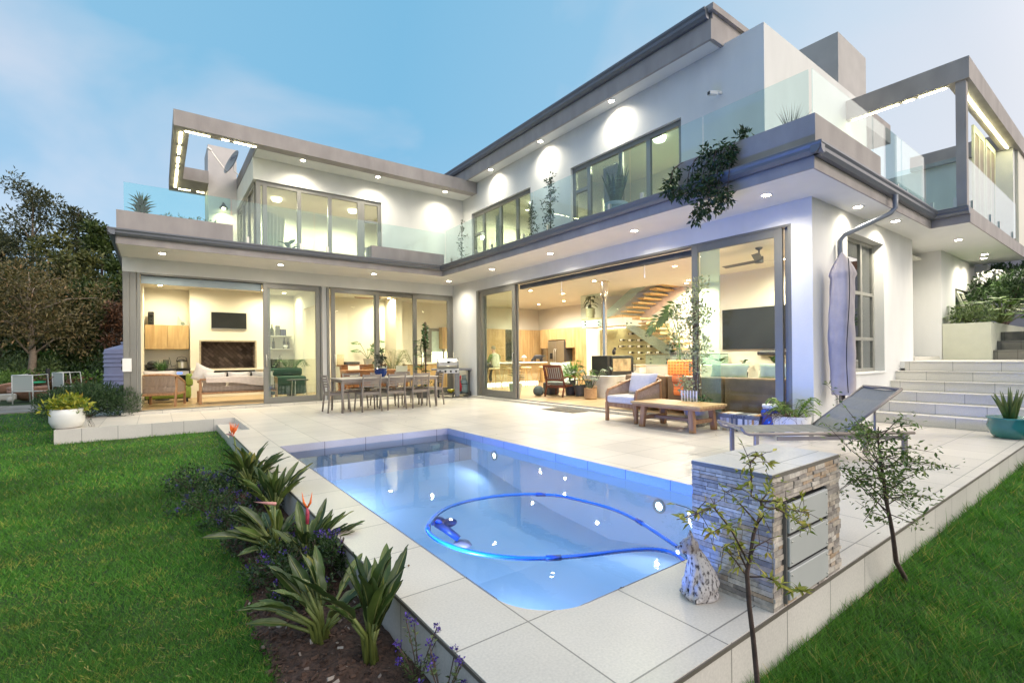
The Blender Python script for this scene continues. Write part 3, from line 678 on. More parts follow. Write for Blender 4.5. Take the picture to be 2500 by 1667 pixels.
# roller blind rolled under the head of the left door
hp('roller_blind', MB().box(-.27, 2.16, YL + .15, YL + .18, 2.93, 3.10), pm('blind_blue', (.50, .58, .62), .8, var=.05))
hp('blind_cassette', MB().box(-.27, 2.6, YL + .15, YL + .24, 3.10, 3.28), M['dgrey'])
hp('blind_cassette', MB().box(XR + .16, XR + .25, 5.0, 10.2, 2.99, 3.10), M['dgrey'])
b = MB()
for y in (8.6, 6.15): b.tube([(XR + .2, y, 3.0), (XR + .2, y, 2.78)], .006, 6).cyl((XR + .2, y, 2.74), .014, .06, 8)
hp('blind_chain', b, M['white'])
# ---- garden window in the end wall
b = MB(); y = 3.17
for x0, x1 in ((8.95, 9.02), (9.35, 9.42), (9.98, 10.06), (10.57, 10.64)): b.box(x0, x1, y, y + .06, .872, 3.168)
for z0 in (.872, 1.42, 2.22, 3.11): b.box(9.02, 9.35, y + .001, y + .059, z0, z0 + .058); b.box(9.42, 9.98, y + .001, y + .059, z0, z0 + .058); b.box(10.06, 10.57, y + .001, y + .059, z0, z0 + .058)
f = hp('window', b, pm('window_frame_grey', (.33, .32, .28), .4, .2), bevel=.003); MB().box(9.0, 10.6, y + .025, y + .035, .9, 3.13).build('pane', M['winr'], f)
hp('blind', MB().box(9.0, 10.6, y + .066, y + .07, .9, 3.1), pm('window_blind', (.10, .10, .095), .8))
b = MB(); b.box(15.32, 15.38, 3.0, 3.06, 1.3, 2.718); b.box(16.0, 16.06, 3.0, 3.06, 1.3, 2.718); b.box(16.82, 16.88, 3.0, 3.06, 1.3, 2.718); b.box(15.38, 16.82, 3.001, 3.059, 2.66, 2.719)
f = hp('window', b, AL); MB().box(15.36, 16.84, 3.025, 3.035, 1.3, 2.7).build('pane', M['win'], f)
b = MB(); p = [(15.40, 2.96, 2.64), (15.98, 2.96, 2.64), (15.98, 2.72, 1.98), (15.40, 2.72, 1.98)]
for i in range(4): b.bar(p[i], p[(i + 1) % 4], .05, .05)
hp('open_casement', b, pm('casement_white', (.62, .62, .50), .5))
# ---- upper windows
def uwin_x(xs, y, z0, z1, mull=.1):
    b = MB()
    for x in xs: b.box(x, x + mull, y, y + .07, z0, z1)
    for a_, c_ in zip(xs[:-1], xs[1:]): b.box(a_ + mull, c_, y + .001, y + .069, z1 - .11, z1); b.box(a_ + mull, c_, y + .001, y + .069, z0, z0 + .08)
    f = hp('window', b, AL, bevel=.003); MB().box(xs[0] + .05, xs[-1] + .05, y + .03, y + .038, z0 + .05, z1 - .05).build('pane', M['win'], f); return f
def uwin_y(ys, x, z0, z1, mull=.1):
    b = MB()
    for y in ys: b.box(x, x + .07, y, y + mull, z0, z1)
    for a_, c_ in zip(ys[:-1], ys[1:]): b.box(x + .001, x + .069, a_ + mull, c_, z1 - .11, z1); b.box(x + .001, x + .069, a_ + mull, c_, z0, z0 + .08)
    f = hp('window', b, AL, bevel=.003); MB().box(x + .03, x + .038, ys[0] + .05, ys[-1] + .05, z0 + .05, z1 - .05).build('pane', M['win'], f); return f
Z0u, Z1u = 3.842, 5.708
f = uwin_x([2.05, 2.20, 3.02, 3.81, 4.62, 4.72, 5.21], YL + .05, Z0u, Z1u)
MB().box(4.83, 5.2, YL + .045, YL + .125, 5.08, 5.15).box(4.83, 5.2, YL + .045, YL + .125, 4.3, 4.37).build('transom', AL, f)
f = uwin_y([13.76, 14.75, 15.7, 16.67], 2.03, Z0u, Z1u)
f = uwin_y([10.01, 10.65, 11.46, 12.36, 12.89], 8.12, Z0u, Z1u)
MB().box(8.115, 8.195, 12.46, 12.89, 5.0, 5.07).box(8.115, 8.195, 12.46, 12.89, 4.3, 4.36).build('transom', AL, f)
f = uwin_y([5.43, 6.2, 6.93, 7.88, 8.36], 8.12, Z0u, Z1u)
MB().box(8.115, 8.195, 7.98, 8.36, 5.08, 5.15).box(8.115, 8.195, 7.98, 8.36, 4.42, 4.48).build('transom', AL, f)
# power socket box on the corner post, meter style
pbx = hp('outlet_box', MB().box(-.60, -.44, YL - .06, YL - .012, .95, 1.24), M['white'], bevel=.004)
MB().box(-.62, -.601, YL - .05, YL - .02, 1.12, 1.2).box(-.62, -.601, YL - .05, YL - .02, .99, 1.07).build('socket', M['black'], pbx)
# wall lamp and security camera
lp = hp('wall_lamp', MB().lathe([(.02, .16), (.05, .1), (.11, .02), (.12, 0), (.10, 0), (.03, .09)], (1.62, 16.36, 5.62), 16).bar((1.62, 16.36, 5.76), (1.62, 16.499, 5.82), .03, .03), M['black'], smooth=True, auto=40)
MB().ball((1.62, 16.36, 5.62), .045).build('bulb', emis('wall_lamp_bulb', (1, .72, .35), 30), lp, True)
spot('wall_lamp_light', (1.62, 16.36, 5.56), (1.62, 16.6, 4), 45, (1, .72, .38), 140, .8, .04, H)
cmx = hp('security_camera', MB().bar((8.048, 4.62, 5.80), (7.93, 4.62, 5.78), .05, .05).obox((7.86, 4.66, 5.76), (-1, .35, -.12), (.35, 1, 0), (0, 0, 1), .17, .07, .07), M['white'], bevel=.008)
MB().obox((7.772, 4.69, 5.748), (-1, .35, -.12), (.35, 1, 0), (0, 0, 1), .012, .05, .05).build('lens', M['blackg'], cmx)
# ================================================================== rooms behind the glass
FZ = .075
def z10(x, y): return (1400 + x / 3.6475, 650 + y / 3.6475)
def z9(x, y): return (1150 + x / 4.48, 650 + y / 4.48)
def z6(x, y): return (1600 + x / 2.765, 500 + y / 2.765)
def z4(x, y): return (700 + x / 3.622, 600 + y / 3.622)
def z3(x, y): return (300 + x / 3.92, 600 + y / 3.92)
def z5(x, y): return (1100 + x / 3.358, 600 + y / 3.358)
b = MB().box(-.34, 14, YL + .13, 17.6, -.1, FZ - .003); b.box(XR + .14, 14, 3.27, YL + .13, -.1, FZ - .003); hp('wood_floor', b, M['floor'])
b = MB(); b.box(-.34, 14, YL + .25, 17.6, 3.30, 3.34); b.box(XR + .25, 14, 3.27, YL + .25, 3.30, 3.34); hp('ceiling', b, M['iceil'])
b = MB()
b.box(-.34, .82, 17.58, 17.7, FZ, 3.3); b.box(2.85, 3.72, 17.4, 17.5, FZ, 3.3)
for x0, x1, z0, z1 in ((.80, 1.06, FZ, 3.3), (2.50, 2.85, FZ, 3.3), (1.06, 2.50, 1.74, 3.3), (1.06, 2.5, FZ, .62), (1.06, 2.5, .87, .92)): b.box(x0, x1, 17.0, 17.1, z0, z1)
b.box(.80, .88, 17.1, 17.58, FZ, 3.3); b.box(2.77, 2.85, 17.1, 17.5, FZ, 3.3)
b.box(3.72, 3.80, 13.77, 14.05, FZ, 3.3); b.box(3.72, 3.80, 16.1, 17.5, FZ, 3.3); b.box(3.72, 3.80, 14.05, 16.1, 2.75, 3.3); b.box(-.338, -.28, 13.78, 17.58, FZ, 3.3)
b.box(.79, 2.86, 16.93, 16.999, .865, .905)
hp('braai_room_wall', b, M['iwall'])
b = MB(); b.box(3.80, 14, 16.9, 17.0, FZ, 3.3); b.box(14.0, 14.1, 7.0, 17.0, FZ, 3.3); b.box(13.0, 13.1, 6.9, 12.9, FZ, 3.3); b.box(12.0, 12.12, 3.27, 7.0, FZ, 3.3); b.box(12.12, 13.0, 6.9, 7.0, FZ, 3.3); b.box(7.9, 12, 3.271, 3.32, FZ, 3.3)
b.box(6.72, 6.95, 15.9, 16.9, FZ, 3.3); b.box(XR + .25, XR + .27, 12.05, YL + .2, FZ, 3.3)
hp('living_room_wall', b, M['iwall'])
# ---- braai room fireplace
bm = tilemat('herringbone_brick', (.115, .085, .072), .20, .085, 0, 0, .35, .9, var=.5, axes='xz', mort=.004, off=.5)
mp_ = bm.node_tree.nodes.new('ShaderNodeVectorRotate'); mp_.rotation_type = 'Z_AXIS'; mp_.inputs['Angle'].default_value = R(45)
for lk in list(bm.node_tree.links):
    if lk.to_node.type == 'TEX_BRICK' and lk.to_socket.name == 'Vector':
        src = lk.from_socket; dst = lk.to_socket; bm.node_tree.links.remove(lk); bm.node_tree.links.new(src, mp_.inputs[0]); bm.node_tree.links.new(mp_.outputs[0], dst); break
fp = hp('fireplace', MB().box(1.06, 2.5, 17.45, 17.5, .92, 1.74).box(1.06, 1.1, 17.1, 17.45, .92, 1.74).box(2.46, 2.5, 17.1, 17.45, .92, 1.74).box(1.1, 2.46, 17.1, 17.45, .92, .95).box(1.1, 2.46, 17.1, 17.45, 1.70, 1.74), bm)
b = MB(); b.box(1.02, 1.06, 16.985, 17.05, .88, 1.78); b.box(2.5, 2.54, 16.985, 17.05, .88, 1.78); b.box(1.06, 2.5, 16.985, 17.05, 1.74, 1.78)
for k in range(19): b.box(1.06 + k * .0758, 1.06 + k * .0758 + .072, 16.984, 17.05, .90, .925)
b.build('brick_trim', pm('trim_brick', (.42, .36, .27), .9, var=.2, scale=20), fp)
MB().box(1.06, 2.5, 17.3, 17.31, .62, .87).build('ash_slot', M['black'], fp)
def tv(name, c, ax, w, h, label, d=.04):
    t = thing(name, label, 'television', c)
    if ax == 'x': bz, sc = MB().box(-w / 2, w / 2, -d, 0, -h / 2, h / 2), MB().box(-w / 2 + .012, w / 2 - .012, -d - .003, -d - .0005, -h / 2 + .016, h / 2 - .012)
    else: bz, sc = MB().box(-d, 0, -w / 2, w / 2, -h / 2, h / 2), MB().box(-d - .003, -d - .0005, -w / 2 + .012, w / 2 - .012, -h / 2 + .016, h / 2 - .012)
    bz.build('frame', M['steel'] if ax == 'x' else M['black'], t, bevel=.004); sc.build('screen', pm('tv_screen', (.016, .018, .019), .45, var=.3, scale=2, spec=.25), t); return t
tv('television', (1.795, 16.99, 2.375), 'x', .95, .51, 'flat television with silver frame above the brick fireplace')
# ---- braai room units
t = thing('wall_cupboard', 'oak wall cupboard with two doors left of the fireplace', 'cupboard', (.26, 17.57, 1.51))
MB().box(-.52, .52, -.34, 0, 0, .70).build('carcass', M['oak'], t)
for s in (-.52, .005): MB().box(s, s + .515, -.362, -.341, .003, .697).build('door', M['oak'], t, bevel=.003)
t = thing('drinks_counter', 'black topped counter with glass door drinks fridge under the oak wall cupboard', 'counter', (.26, 17.3, FZ))
MB().box(-.55, .54, -.28, .26, 0, .82).build('body', M['black'], t); MB().box(-.56, .545, -.31, .26, .822, .86).build('worktop', M['blackg'], t)
for s in (-.5, .02): f = MB().box(s, s + .48, -.302, -.281, .06, .80).build('fridge_door', M['steel'], t, bevel=.004); MB().box(s + .04, s + .44, -.306, -.303, .1, .68).build('pane', M['blackg'], f)
MB().box(.22, .34, -.309, -.303, .72, .76).build('display', emis('blue_display', (.05, .15, 1), 3), t)
zt = FZ + .862
t = tag(MB().lathe([(.05, 0), (.055, .12), (.03, .13), (.075, .14), (.07, .27), (.001, .27)], (.22, 17.25, zt), 18).build('table_lamp', M['dgrey'], None, True, auto=35), 'small dark grey table lamp on the black counter', 'lamp')
t = thing('rice_cooker', 'steel rice cooker with black lid and cord on the black counter', 'cooker', (.60, 17.25, zt))
MB().lathe([(.11, 0), (.13, .02), (.13, .2)], n=24).build('body', M['steel'], t, True, auto=35); MB().lathe([(.135, .201), (.13, .23), (.07, .27), (.001, .275)], n=24).build('lid', M['black'], t, True)
MB().tube([(-.13, 0, .22), (-.1, 0, .33), (0, 0, .36), (.1, 0, .33), (.13, 0, .22)], .008, 6).build('handle', M['black'], t, True)
MB().tube([(-.13, .05, .1), (-.25, .1, .06), (-.28, .2, .25), (-.3, .29, .34)], .007, 6).build('cord', M['black'], t, True)
o = MB().obox((-.12, 17.22, zt + .08), (1, 0, .2), (0, 1, 0), (-.2, 0, 1), .26, .2, .16).ball((-.1, 17.2, zt + .16), .12, .1, .08).build('bag', M['black'], None, True, bevel=.03); tag(o, 'slumped black bag on the black counter beside the lamp', 'bag')
t = thing('soda_maker', 'black soda maker standing on the oak wall cupboard', 'soda maker', (-.12, 17.38, 2.21)); MB().box(-.07, .07, .02, .12, 0, .36).box(-.07, .07, -.1, .02, .28, .38).box(-.07, .07, -.1, .02, 0, .03).build('body', M['black'], t, bevel=.015); MB().lathe([(.04, .03), (.045, .2), (.02, .27)], (0, -.04, 0), 14).build('bottle', M['win'], t, True)
t = tag(MB().add([(.50, 17.4, 2.21), (.78, 17.4, 2.21), (.62, 17.4, 2.34), (.52, 17.4, 2.50), (.50, 17.44, 2.21), (.78, 17.44, 2.21), (.62, 17.44, 2.34), (.52, 17.44, 2.50)], [(0, 1, 2, 3), (7, 6, 5, 4), (0, 4, 5, 1), (1, 5, 6, 2), (2, 6, 7, 3), (3, 7, 4, 0)]).ball((.64, 17.38, 2.28), .05).build('ornament', M['win']), 'pale glass ornament on the right end of the oak wall cupboard', 'ornament')
# shelves to the right with bottles
for z, lb in ((1.955, 'upper floating shelf with dark bottles right of the braai fireplace'), (1.54, 'lower floating shelf with wine bottles right of the braai fireplace')):
    tag(MB().box(2.86, 3.62, 17.12, 17.395, z - .035, z).build('shelf', M['concrete']), lb, 'shelf')
t = thing('sink_counter', 'dark worktop counter with a tap below the bottle shelves', 'counter', (3.25, 17.2, FZ)); MB().box(-.39, .46, -.28, .19, 0, .80).build('body', M['concrete'], t); MB().box(-.39, .47, -.31, .19, .802, .845).build('worktop', M['blackg'], t)
MB().tube([(.0, .1, .84), (.0, .1, 1.2), (.02, .03, 1.25), (.03, -.05, 1.2), (.03, -.06, 1.12)], .014, 8).build('tap', M['steel'], t, True)
def bottle(x, y, z, h, r, mat, label, grp='bottles on the braai room shelves', cat='bottle', name='bottle'):
    o = MB().lathe([(r, 0), (r, h * .55), (r * .35, h * .75), (r * .35, h), (.001, h)], (0, 0, 0), 12).build(name, mat, None, True, auto=40); o.location = (x, y, z); return tag(o, label, cat, grp)
gb = pm('bottle_glass_dark', (.015, .022, .012), .1)
bottle(3.03, 17.25, 1.956, .36, .055, gb, 'tallest dark spirit bottle on the upper shelf, at its left end')
tag(MB().box(3.14, 3.26, 17.2, 17.3, 1.956, 2.28).build('bottle_box', M['dgrey']), 'dark upright gift box on the upper shelf between bottle and blue box', 'box'); tag(MB().box(3.28, 3.45, 17.2, 17.3, 1.956, 2.17).build('bottle_box', pm('navy_card', (.015, .02, .06), .6)), 'navy blue gift box at the right end of the upper shelf', 'box')
for x, h, lb in ((3.08, .34, 'thin dark wine bottle alone in the middle of the lower shelf'), (3.40, .36, 'dark wine bottle behind the white bowl on the lower shelf'), (3.52, .33, 'rightmost dark wine bottle on the lower shelf')): bottle(x, 17.28, 1.541, h, .04, gb, lb)
tag(MB().lathe([(.04, 0), (.08, .1), (.075, .1), (.03, .01)], (3.42, 17.18, 1.541), 16).build('bowl', M['white'], None, True), 'small white bowl on the lower shelf', 'bowl'); tag(MB().box(2.9, 3.0, 17.2, 17.26, 1.541, 1.60).build('cup', M['white']), 'white cup at the left end of the lower shelf', 'cup')
tag(MB().box(2.98, 3.16, 17.05, 17.25, FZ + .846, FZ + 1.13).build('toaster', M['dgrey'], bevel=.02), 'dark kettle shaped appliance on the sink counter', 'appliance')
# ---- helpers for furniture
def pillow(mb, c, ax, ay, az, sx, sy, sz, n=8):
    c = Vector(c); ax, ay, az = Vector(ax).normalized(), Vector(ay).normalized(), Vector(az).normalized()
    for s in (1, -1):
        def f(u, v):
            a, d = u * 2 - 1, v * 2 - 1; pin = 1 - .10 * (1 - abs(a) ** 2) * abs(d) ** 6; pin2 = 1 - .10 * (1 - abs(d) ** 2) * abs(a) ** 6
            h = ((1 - a ** 4) * (1 - d ** 4)) ** .55
            return c + ax * a * sx / 2 * pin2 + ay * d * sy / 2 * pin + az * s * h * sz / 2
        mb.grid(f if s > 0 else (lambda u, v: f(v, u)) if False else f, n, n)
    return mb
def rope_armchair(name, label, loc, rz, w=.72, cush='linen', group=None):
    """teak frame, woven rope sides; faces local -y"""
    t = thing(name, label, 'armchair', loc, rz, group); h = w / 2; T = M['teakz']
    for s in (-1, 1):
        MB().obox((s * (h - .025), -.36, .17), (1, 0, 0), (0, 1, 0), (0, 0, 1), .05, .055, .34).tube([(s * (h - .025), -.36, .33), (s * (h - .025), -.37, .50), (s * (h - .022), -.33, .565), (s * (h - .02), -.2, .60), (s * (h - .015), .2, .70), (s * (h - .02), .34, .73)], [.027, .027, .027, .026, .025, .024], 8).build('front_leg', T, t, True, auto=35)
        MB().bar((s * (h - .05), .40, 0), (s * (h - .03), .30, .74), .045, .06, (0, 1, 0)).build('back_leg', T, t, bevel=.006)
        b = MB()
        for k in range(22):
            y = -.33 + k * .029; zt_ = .575 + (y + .33) * .24 if y > -.3 else .54
            b.bar((s * (h - .02), y, .32), (s * (h - .02), y, zt_), .010, .016, (0, 1, 0))
        b.build('rope_side', M['rope'], t)
    MB().tube([(-h + .02, .34, .73), (-h * .6, .40, .76), (0, .42, .77), (h * .6, .40, .76), (h - .02, .34, .73)], .025, 8).build('back_rail', T, t, True)
    b = MB()
    for k in range(26):
        x = -h + .05 + k * (w - .1) / 25; b.bar((x, .36, .31), (x * .97, .395 + .02 * (1 - (x / h) ** 2), .75), .012, .018, (0, 1, 0))
    b.build('rope_back', M['rope'], t)
    b = MB(); b.box(-h + .04, h - .04, -.375, -.33, .26, .335); b.box(-h + .04, h - .04, .32, .36, .26, .33); b.box(-h + .005, -h + .045, -.33, .34, .27, .33); b.box(h - .045, h - .005, -.33, .34, .27, .33); b.build('seat_frame', T, t, bevel=.005)
    MB().box(-h + .05, h - .05, -.40, .30, .336, .47).build('seat_cushion', M[cush], t, True, bevel=.035, seg=3)
    pillow(MB(), (0, .25, .66), (1, 0, 0), (0, .28, 1), (0, 1, -.28), w - .1, .44, .20, 10).build('back_cushion', M[cush], t, True)
    return t
# braai room seats seen from behind
rope_armchair('armchair', 'teak and rope armchair with cream cushion seen from behind in the braai room', (.13, 14.75, FZ), R(165), .78)
t = thing('sofa', 'rope back sofa with a pale throw in the braai room', 'sofa', (1.75, 14.75, FZ), R(180))
T = M['teakz']
for s in (-1, 1):
    for y in (-.36, .36): MB().box(s * .87 - .03, s * .87 + .03, y - .035, y + .035, 0, .30 if y < 0 else .62).build('leg', T, t, bevel=.005)
    MB().box(s * .87 - .03, s * .87 + .03, -.32, .32, .52, .57).build('arm', T, t, bevel=.01)
b = MB()
for k in range(58): b.bar((-.84 + k * .0295, .36, .27), (-.84 + k * .0295, .39, .60), .011, .018, (0, 1, 0))
b.build('rope_back', M['rope'], t); MB().box(-.88, .88, .35, .41, .60, .645).box(-.88, .88, .34, .40, .245, .29).box(-.86, .86, -.36, .34, .25, .30).build('frame', T, t, bevel=.005)
MB().box(-.83, .83, -.38, .33, .301, .44).build('seat_cushion', M['linen'], t, True, bevel=.04, seg=3)
for x in (-.55, 0, .55): pillow(MB(), (x, .27, .60), (1, 0, 0), (0, .25, 1), (0, 1, -.25), .54, .42, .2).build('back_cushion', M['linen'], t, True)
MB().grid(lambda u, v: (-.80 + 1.55 * u, .30 + .13 * min(1, v * 2.2), .68 - .015 * math.sin(9 * u) - max(0, v - .42) * (.32 + .10 * math.sin(u * 4 + 1))), 30, 14).build('throw', pm('throw_pink', (.66, .56, .50), .95, var=.08, scale=14, bump=.3, bscale=90), t, True)
pillow(MB(), (.95, 14.6, FZ + .75), (-.9, .2, .5), (.3, .2, .9), (0, 1, 0), .46, .44, .16).build('scatter', M['linen'], None, True); o = bpy.data.objects['scatter']; o.name = 'scatter_cushion'; tag(o, 'white scatter cushion leaning on the left arm of the rope sofa', 'cushion')
t = thing('green_couch', 'green upholstered couch on castors behind the braai armchair', 'couch', (.35, 15.9, FZ)); gf = pm('moss_fabric', (.20, .28, .05), .9, var=.15, scale=20)
MB().box(-.6, .4, -.3, .3, .1, .42).build('seat', gf, t, True, bevel=.05, seg=2); MB().box(.3, .44, -.3, .3, .42, .74).build('arm', gf, t, True, bevel=.04, seg=2)
for x in (-.5, .3): MB().cyl((x, -.25, 0), .035, .1, 10).build('castor', M['black'], t)
t = thing('green_bench', 'dark green upholstered bench behind the closed braai door leaf', 'bench', (3.05, 15.3, FZ)); gd = pm('bottle_green_fabric', (.03, .075, .055), .9, var=.15, scale=20)
MB().box(-.45, .5, -.3, .3, .1, .62).build('seat', gd, t, True, bevel=.05, seg=2); MB().box(-.45, .5, .2, .32, .62, .85).build('back', gd, t, True, bevel=.04)
t = thing('side_table', 'round side table on thin legs behind the closed braai door leaf', 'table', (3.15, 14.3, FZ)); MB().cyl((0, 0, .52), .28, .03, 24).build('top', M['dgrey'], t, bevel=.004)
for a in range(3): MB().tube([(.2 * math.cos(a * 2.1), .2 * math.sin(a * 2.1), .52), (.25 * math.cos(a * 2.1), .25 * math.sin(a * 2.1), 0)], .012, 6).build('leg', M['steel'], t)
# ---- plants indoors
def arch_frond(mb, base, az, L, rise, droop, n=16, leaf=.16, wid=.02, mbst=None):
    base = Vector(base); d = Vector((math.cos(az), math.sin(az), 0)); P, A, Nn, Ls = [], [], [], []
    pts = [base + d * (L * s * .75) + Vector((0, 0, rise * math.sin(min(1, s * 1.1) * math.pi * .5) - droop * s * s)) for s in [k / n for k in range(n + 1)]]
    if mbst is not None: mbst.tube(pts, [.007 * (1 - .8 * k / n) for k in range(n + 1)], 5)
    side = Vector((-d.y, d.x, 0))
    for k in range(3, n + 1):
        tdir = (pts[k] - pts[k - 1]).normalized()
        for s in (-1, 1):
            P.append(pts[k]); A.append(side * s + tdir * .7 + Vector((0, 0, -.25 + .2 * rnd.random()))); Nn.append(Vector((0, 0, 1)) + d * .2); Ls.append(leaf * (1 - .55 * abs(k / n - .5)) * (.8 + .4 * rnd.random()))
    mb.kites(P, A, Nn, Ls, wid)
def blades(mb, c, n, L, w, lean=.5, mat=None, fold=.25, jitter=.3):
    P, A, Nn, Ls = [], [], [], []
    for k in range(n):
        a = 2 * math.pi * rnd.random(); l = lean * (.3 + rnd.random()); P.append((c[0] + .02 * math.cos(a), c[1] + .02 * math.sin(a), c[2])); A.append((math.cos(a) * l, math.sin(a) * l, 1)); Nn.append((-math.cos(a), -math.sin(a), l)); Ls.append(L * (1 - jitter * rnd.random()))
    return mb.kites(P, A, Nn, Ls, w, fold)
def leaf_cloud(mb, cs, rad, n, L, w, up=.3, seed=None, out=.6):
    g = np.random.default_rng(seed if seed is not None else rnd.randrange(10 ** 6)); cs = np.asarray(cs, float)
    rad = np.broadcast_to(np.asarray(rad, float), (len(cs),)); k = g.integers(0, len(cs), n)
    v = g.normal(size=(n, 3)); v /= np.linalg.norm(v, axis=1)[:, None]; r_ = g.random((n, 1)) ** .45
    P = cs[k] + v * r_ * rad[k][:, None]; A = v * out + g.normal(size=(n, 3)) * .5 + np.array([0, 0, up]); Nn = g.normal(size=(n, 3)) + np.array([0, 0, .8])
    return mb.kites(P, A, Nn, L * (.6 + .8 * g.random(n)), w * (.7 + .6 * g.random(n)))
def big_leaf(mb, base, d, up, L, w, curl=.25, nseg=6, wavy=.0, cup=.25):
    """one broad leaf blade as a curved strip with a raised rim"""
    base, d, up = Vector(base), Vector(d).normalized(), Vector(up); s = d.cross(up).normalized(); up = s.cross(d).normalized()
    def f(u, v):
        a = v * 2 - 1; wd = w * .5 * (math.sin(math.pi * min(1, u * .97 + .03) ** .8) ** .75 + .02)
        return base + d * (L * u) + up * (-curl * L * u * u + cup * wd * a * a + wavy * math.sin(u * 17 + a * 2) * abs(a)) + s * (a * wd)
    return mb.grid(f, nseg, 4)
def pot_lathe(r, h, mat, t, name='pot', prof=None):
    prof = prof or [(r * .72, 0), (r, h), (r * .9, h), (r * .88, h - .02), (.001, h - .02)]
    return MB().lathe(prof, n=24).build(name, mat, t, True, auto=40)
def plant(name, label, loc, cat='pot plant', group=None): return thing(name, label, cat, loc, 0, group)
t = plant('spider_plant', 'bright grassy plant in front of the drinks counter', (.12, 16.6, FZ + .55)); pot_lathe(.12, .25, M['white'], t); b = blades(MB(), (0, 0, .22), 70, .42, .022, .8); b.build('foliage', M['leafi'], t); MB().cyl((0, 0, -.55), .16, .55, 14).build('stand', M['dgrey'], t)
t = plant('palm_plant', 'feathery palm behind the closed braai door leaf', (3.3, 15.8, FZ)); pot_lathe(.18, .35, M['dgrey'], t); b, st = MB(), MB()
for k in range(12): arch_frond(b, (0, 0, .5), k * 2.4, .55 + .2 * rnd.random(), .8, .35, 12, .2, .022, st)
st.tube([(0, 0, .3), (0, 0, .6)], .03, 8); b.build('foliage', M['leafi'], t); st.build('stems', M['leafi'], t)
# ---- dining room
t = thing('sideboard', 'reddish wood sideboard with drawers against the dining room wall', 'sideboard', (5.95, 16.62, FZ)); MB().box(-.95, .95, -.22, .24, .12, .86).build('body', M['redwood'], t, bevel=.006); MB().box(-.98, .98, -.25, .25, .861, .90).build('top', M['redwood'], t, bevel=.006)
for k in range(3):
    d = MB().box(-.92 + k * .62, -.33 + k * .62, -.238, -.221, .62, .83).build('drawer', M['redwood'], t, bevel=.004); MB().ball((-.62 + k * .62, -.25, .725), .018).build('knob', M['steel'], d, True)
for x in (-.88, .88):
    for y in (-.18, .2): MB().box(x - .03, x + .03, y - .03, y + .03, 0, .12).build('leg', M['redwood'], t)
t = thing('dining_table', 'dark wood dining table inside behind the patio table', 'table', (5.65, 15.2, FZ)); MB().box(-1.05, 1.05, -.48, .48, .70, .745).build('top', M['redwood'], t, bevel=.006); MB().box(-.98, .98, -.42, .42, .60, .70).build('apron', M['redwood'], t)
for x in (-.95, .95):
    for y in (-.4, .4): MB().box(x - .04, x + .04, y - .04, y + .04, 0, .7).build('leg', M['redwood'], t)
def shell_chair(loc, rz, label):
    t = thing('shell_chair', label, 'chair', loc, rz, 'white shell chairs in the dining room'); b = MB()
    b.grid(lambda u, v: ((v - .5) * (.44 - .06 * u), -.22 + .42 * min(1, u * 1.9) + .10 * max(0, u - .5), .44 + max(0, u - .48) ** 1.1 * .86 + .10 * (v - .5) ** 2), 16, 8); b.build('shell', M['white'], t, True)
    for x in (-.16, .16):
        for y in (-.16, .16): MB().tube([(x * .6, y * .6, .43), (x * 1.35, y * 1.35, 0)], .013, 6).build('leg', M['teakz'], t)
shell_chair((4.72, 15.1, FZ), R(90), 'white shell chair at the left head of the indoor dining table')
shell_chair((5.55, 14.55, FZ), R(180), 'white shell chair seen from behind between the two door mullions')
shell_chair((6.25, 14.6, FZ), R(180), 'white shell chair seen from behind right of the blue pot')
shell_chair((5.3, 15.85, FZ), 0, 'white shell chair on the far side of the indoor dining table')
o = MB().box(5.12, 5.62, 16.42, 16.72, FZ + .902, FZ + 1.0).build('record_player', M['dgrey'], None, bevel=.01); tag(o, 'flat dark record player on the left of the sideboard', 'record player')
o = MB().cyl((5.02, 16.6, FZ + .902), .11, .35, 20).build('lamp_shade', pm('paper_shade', (.75, .62, .40), .9)); tag(o, 'cylindrical cream lamp at the left end of the sideboard', 'lamp')
def monstera_leaf(mb, base, d, up, L):
    base, d = Vector(base), Vector(d).normalized(); s = d.cross(Vector(up)).normalized(); n_ = s.cross(d)
    P, A, Nn = [], [], []
    for k in range(6):
        for sg in (-1, 1): P.append(base + d * L * (.08 + .15 * k)); A.append(s * sg * (1 - .12 * k) + d * (.35 + .18 * k)); Nn.append(n_)
    P.append(base + d * L * .7); A.append(d); Nn.append(n_); mb.kites(P, A, Nn, L * .5, L * .17, .05)
t = plant('split_leaf_plant', 'split leaf plant in a pale bowl on the sideboard', (5.95, 16.55, FZ + .902)); pot_lathe(.16, .2, M['concrete'], t); b, st = MB(), MB()
for az, h, r_ in ((2.6, .55, .3), (.6, .62, .34), (1.4, .35, .2), (-1, .3, .3), (3.6, .28, .35)):
    p = Vector((r_ * math.cos(az), r_ * math.sin(az) * .5, .2 + h)); st.tube([(0, 0, .18), p * .6 + Vector((0, 0, .1)), p], .009, 6); monstera_leaf(b, p, (math.cos(az), -.3, -.1), (0, -.7, 1), .3)
b.build('foliage', M['leafi'], t); st.build('stems', M['leafi'], t)
t = plant('palm_plant', 'tall arching palm in the dining room corner', (6.55, 15.75, FZ)); pot_lathe(.2, .4, M['terra'], t); b, st = MB(), MB()
for k in range(17): arch_frond(b, (0, 0, .5), k * 2.4 + .3, .75 + .35 * rnd.random(), 1.25 * (.6 + .5 * rnd.random()), .75, 18, .24, .016, st)
b.build('foliage', leafmat('palm_leaf', (.08, .11, .02), (.24, .25, .08)), t); st.build('stems', M['leafi'], t)
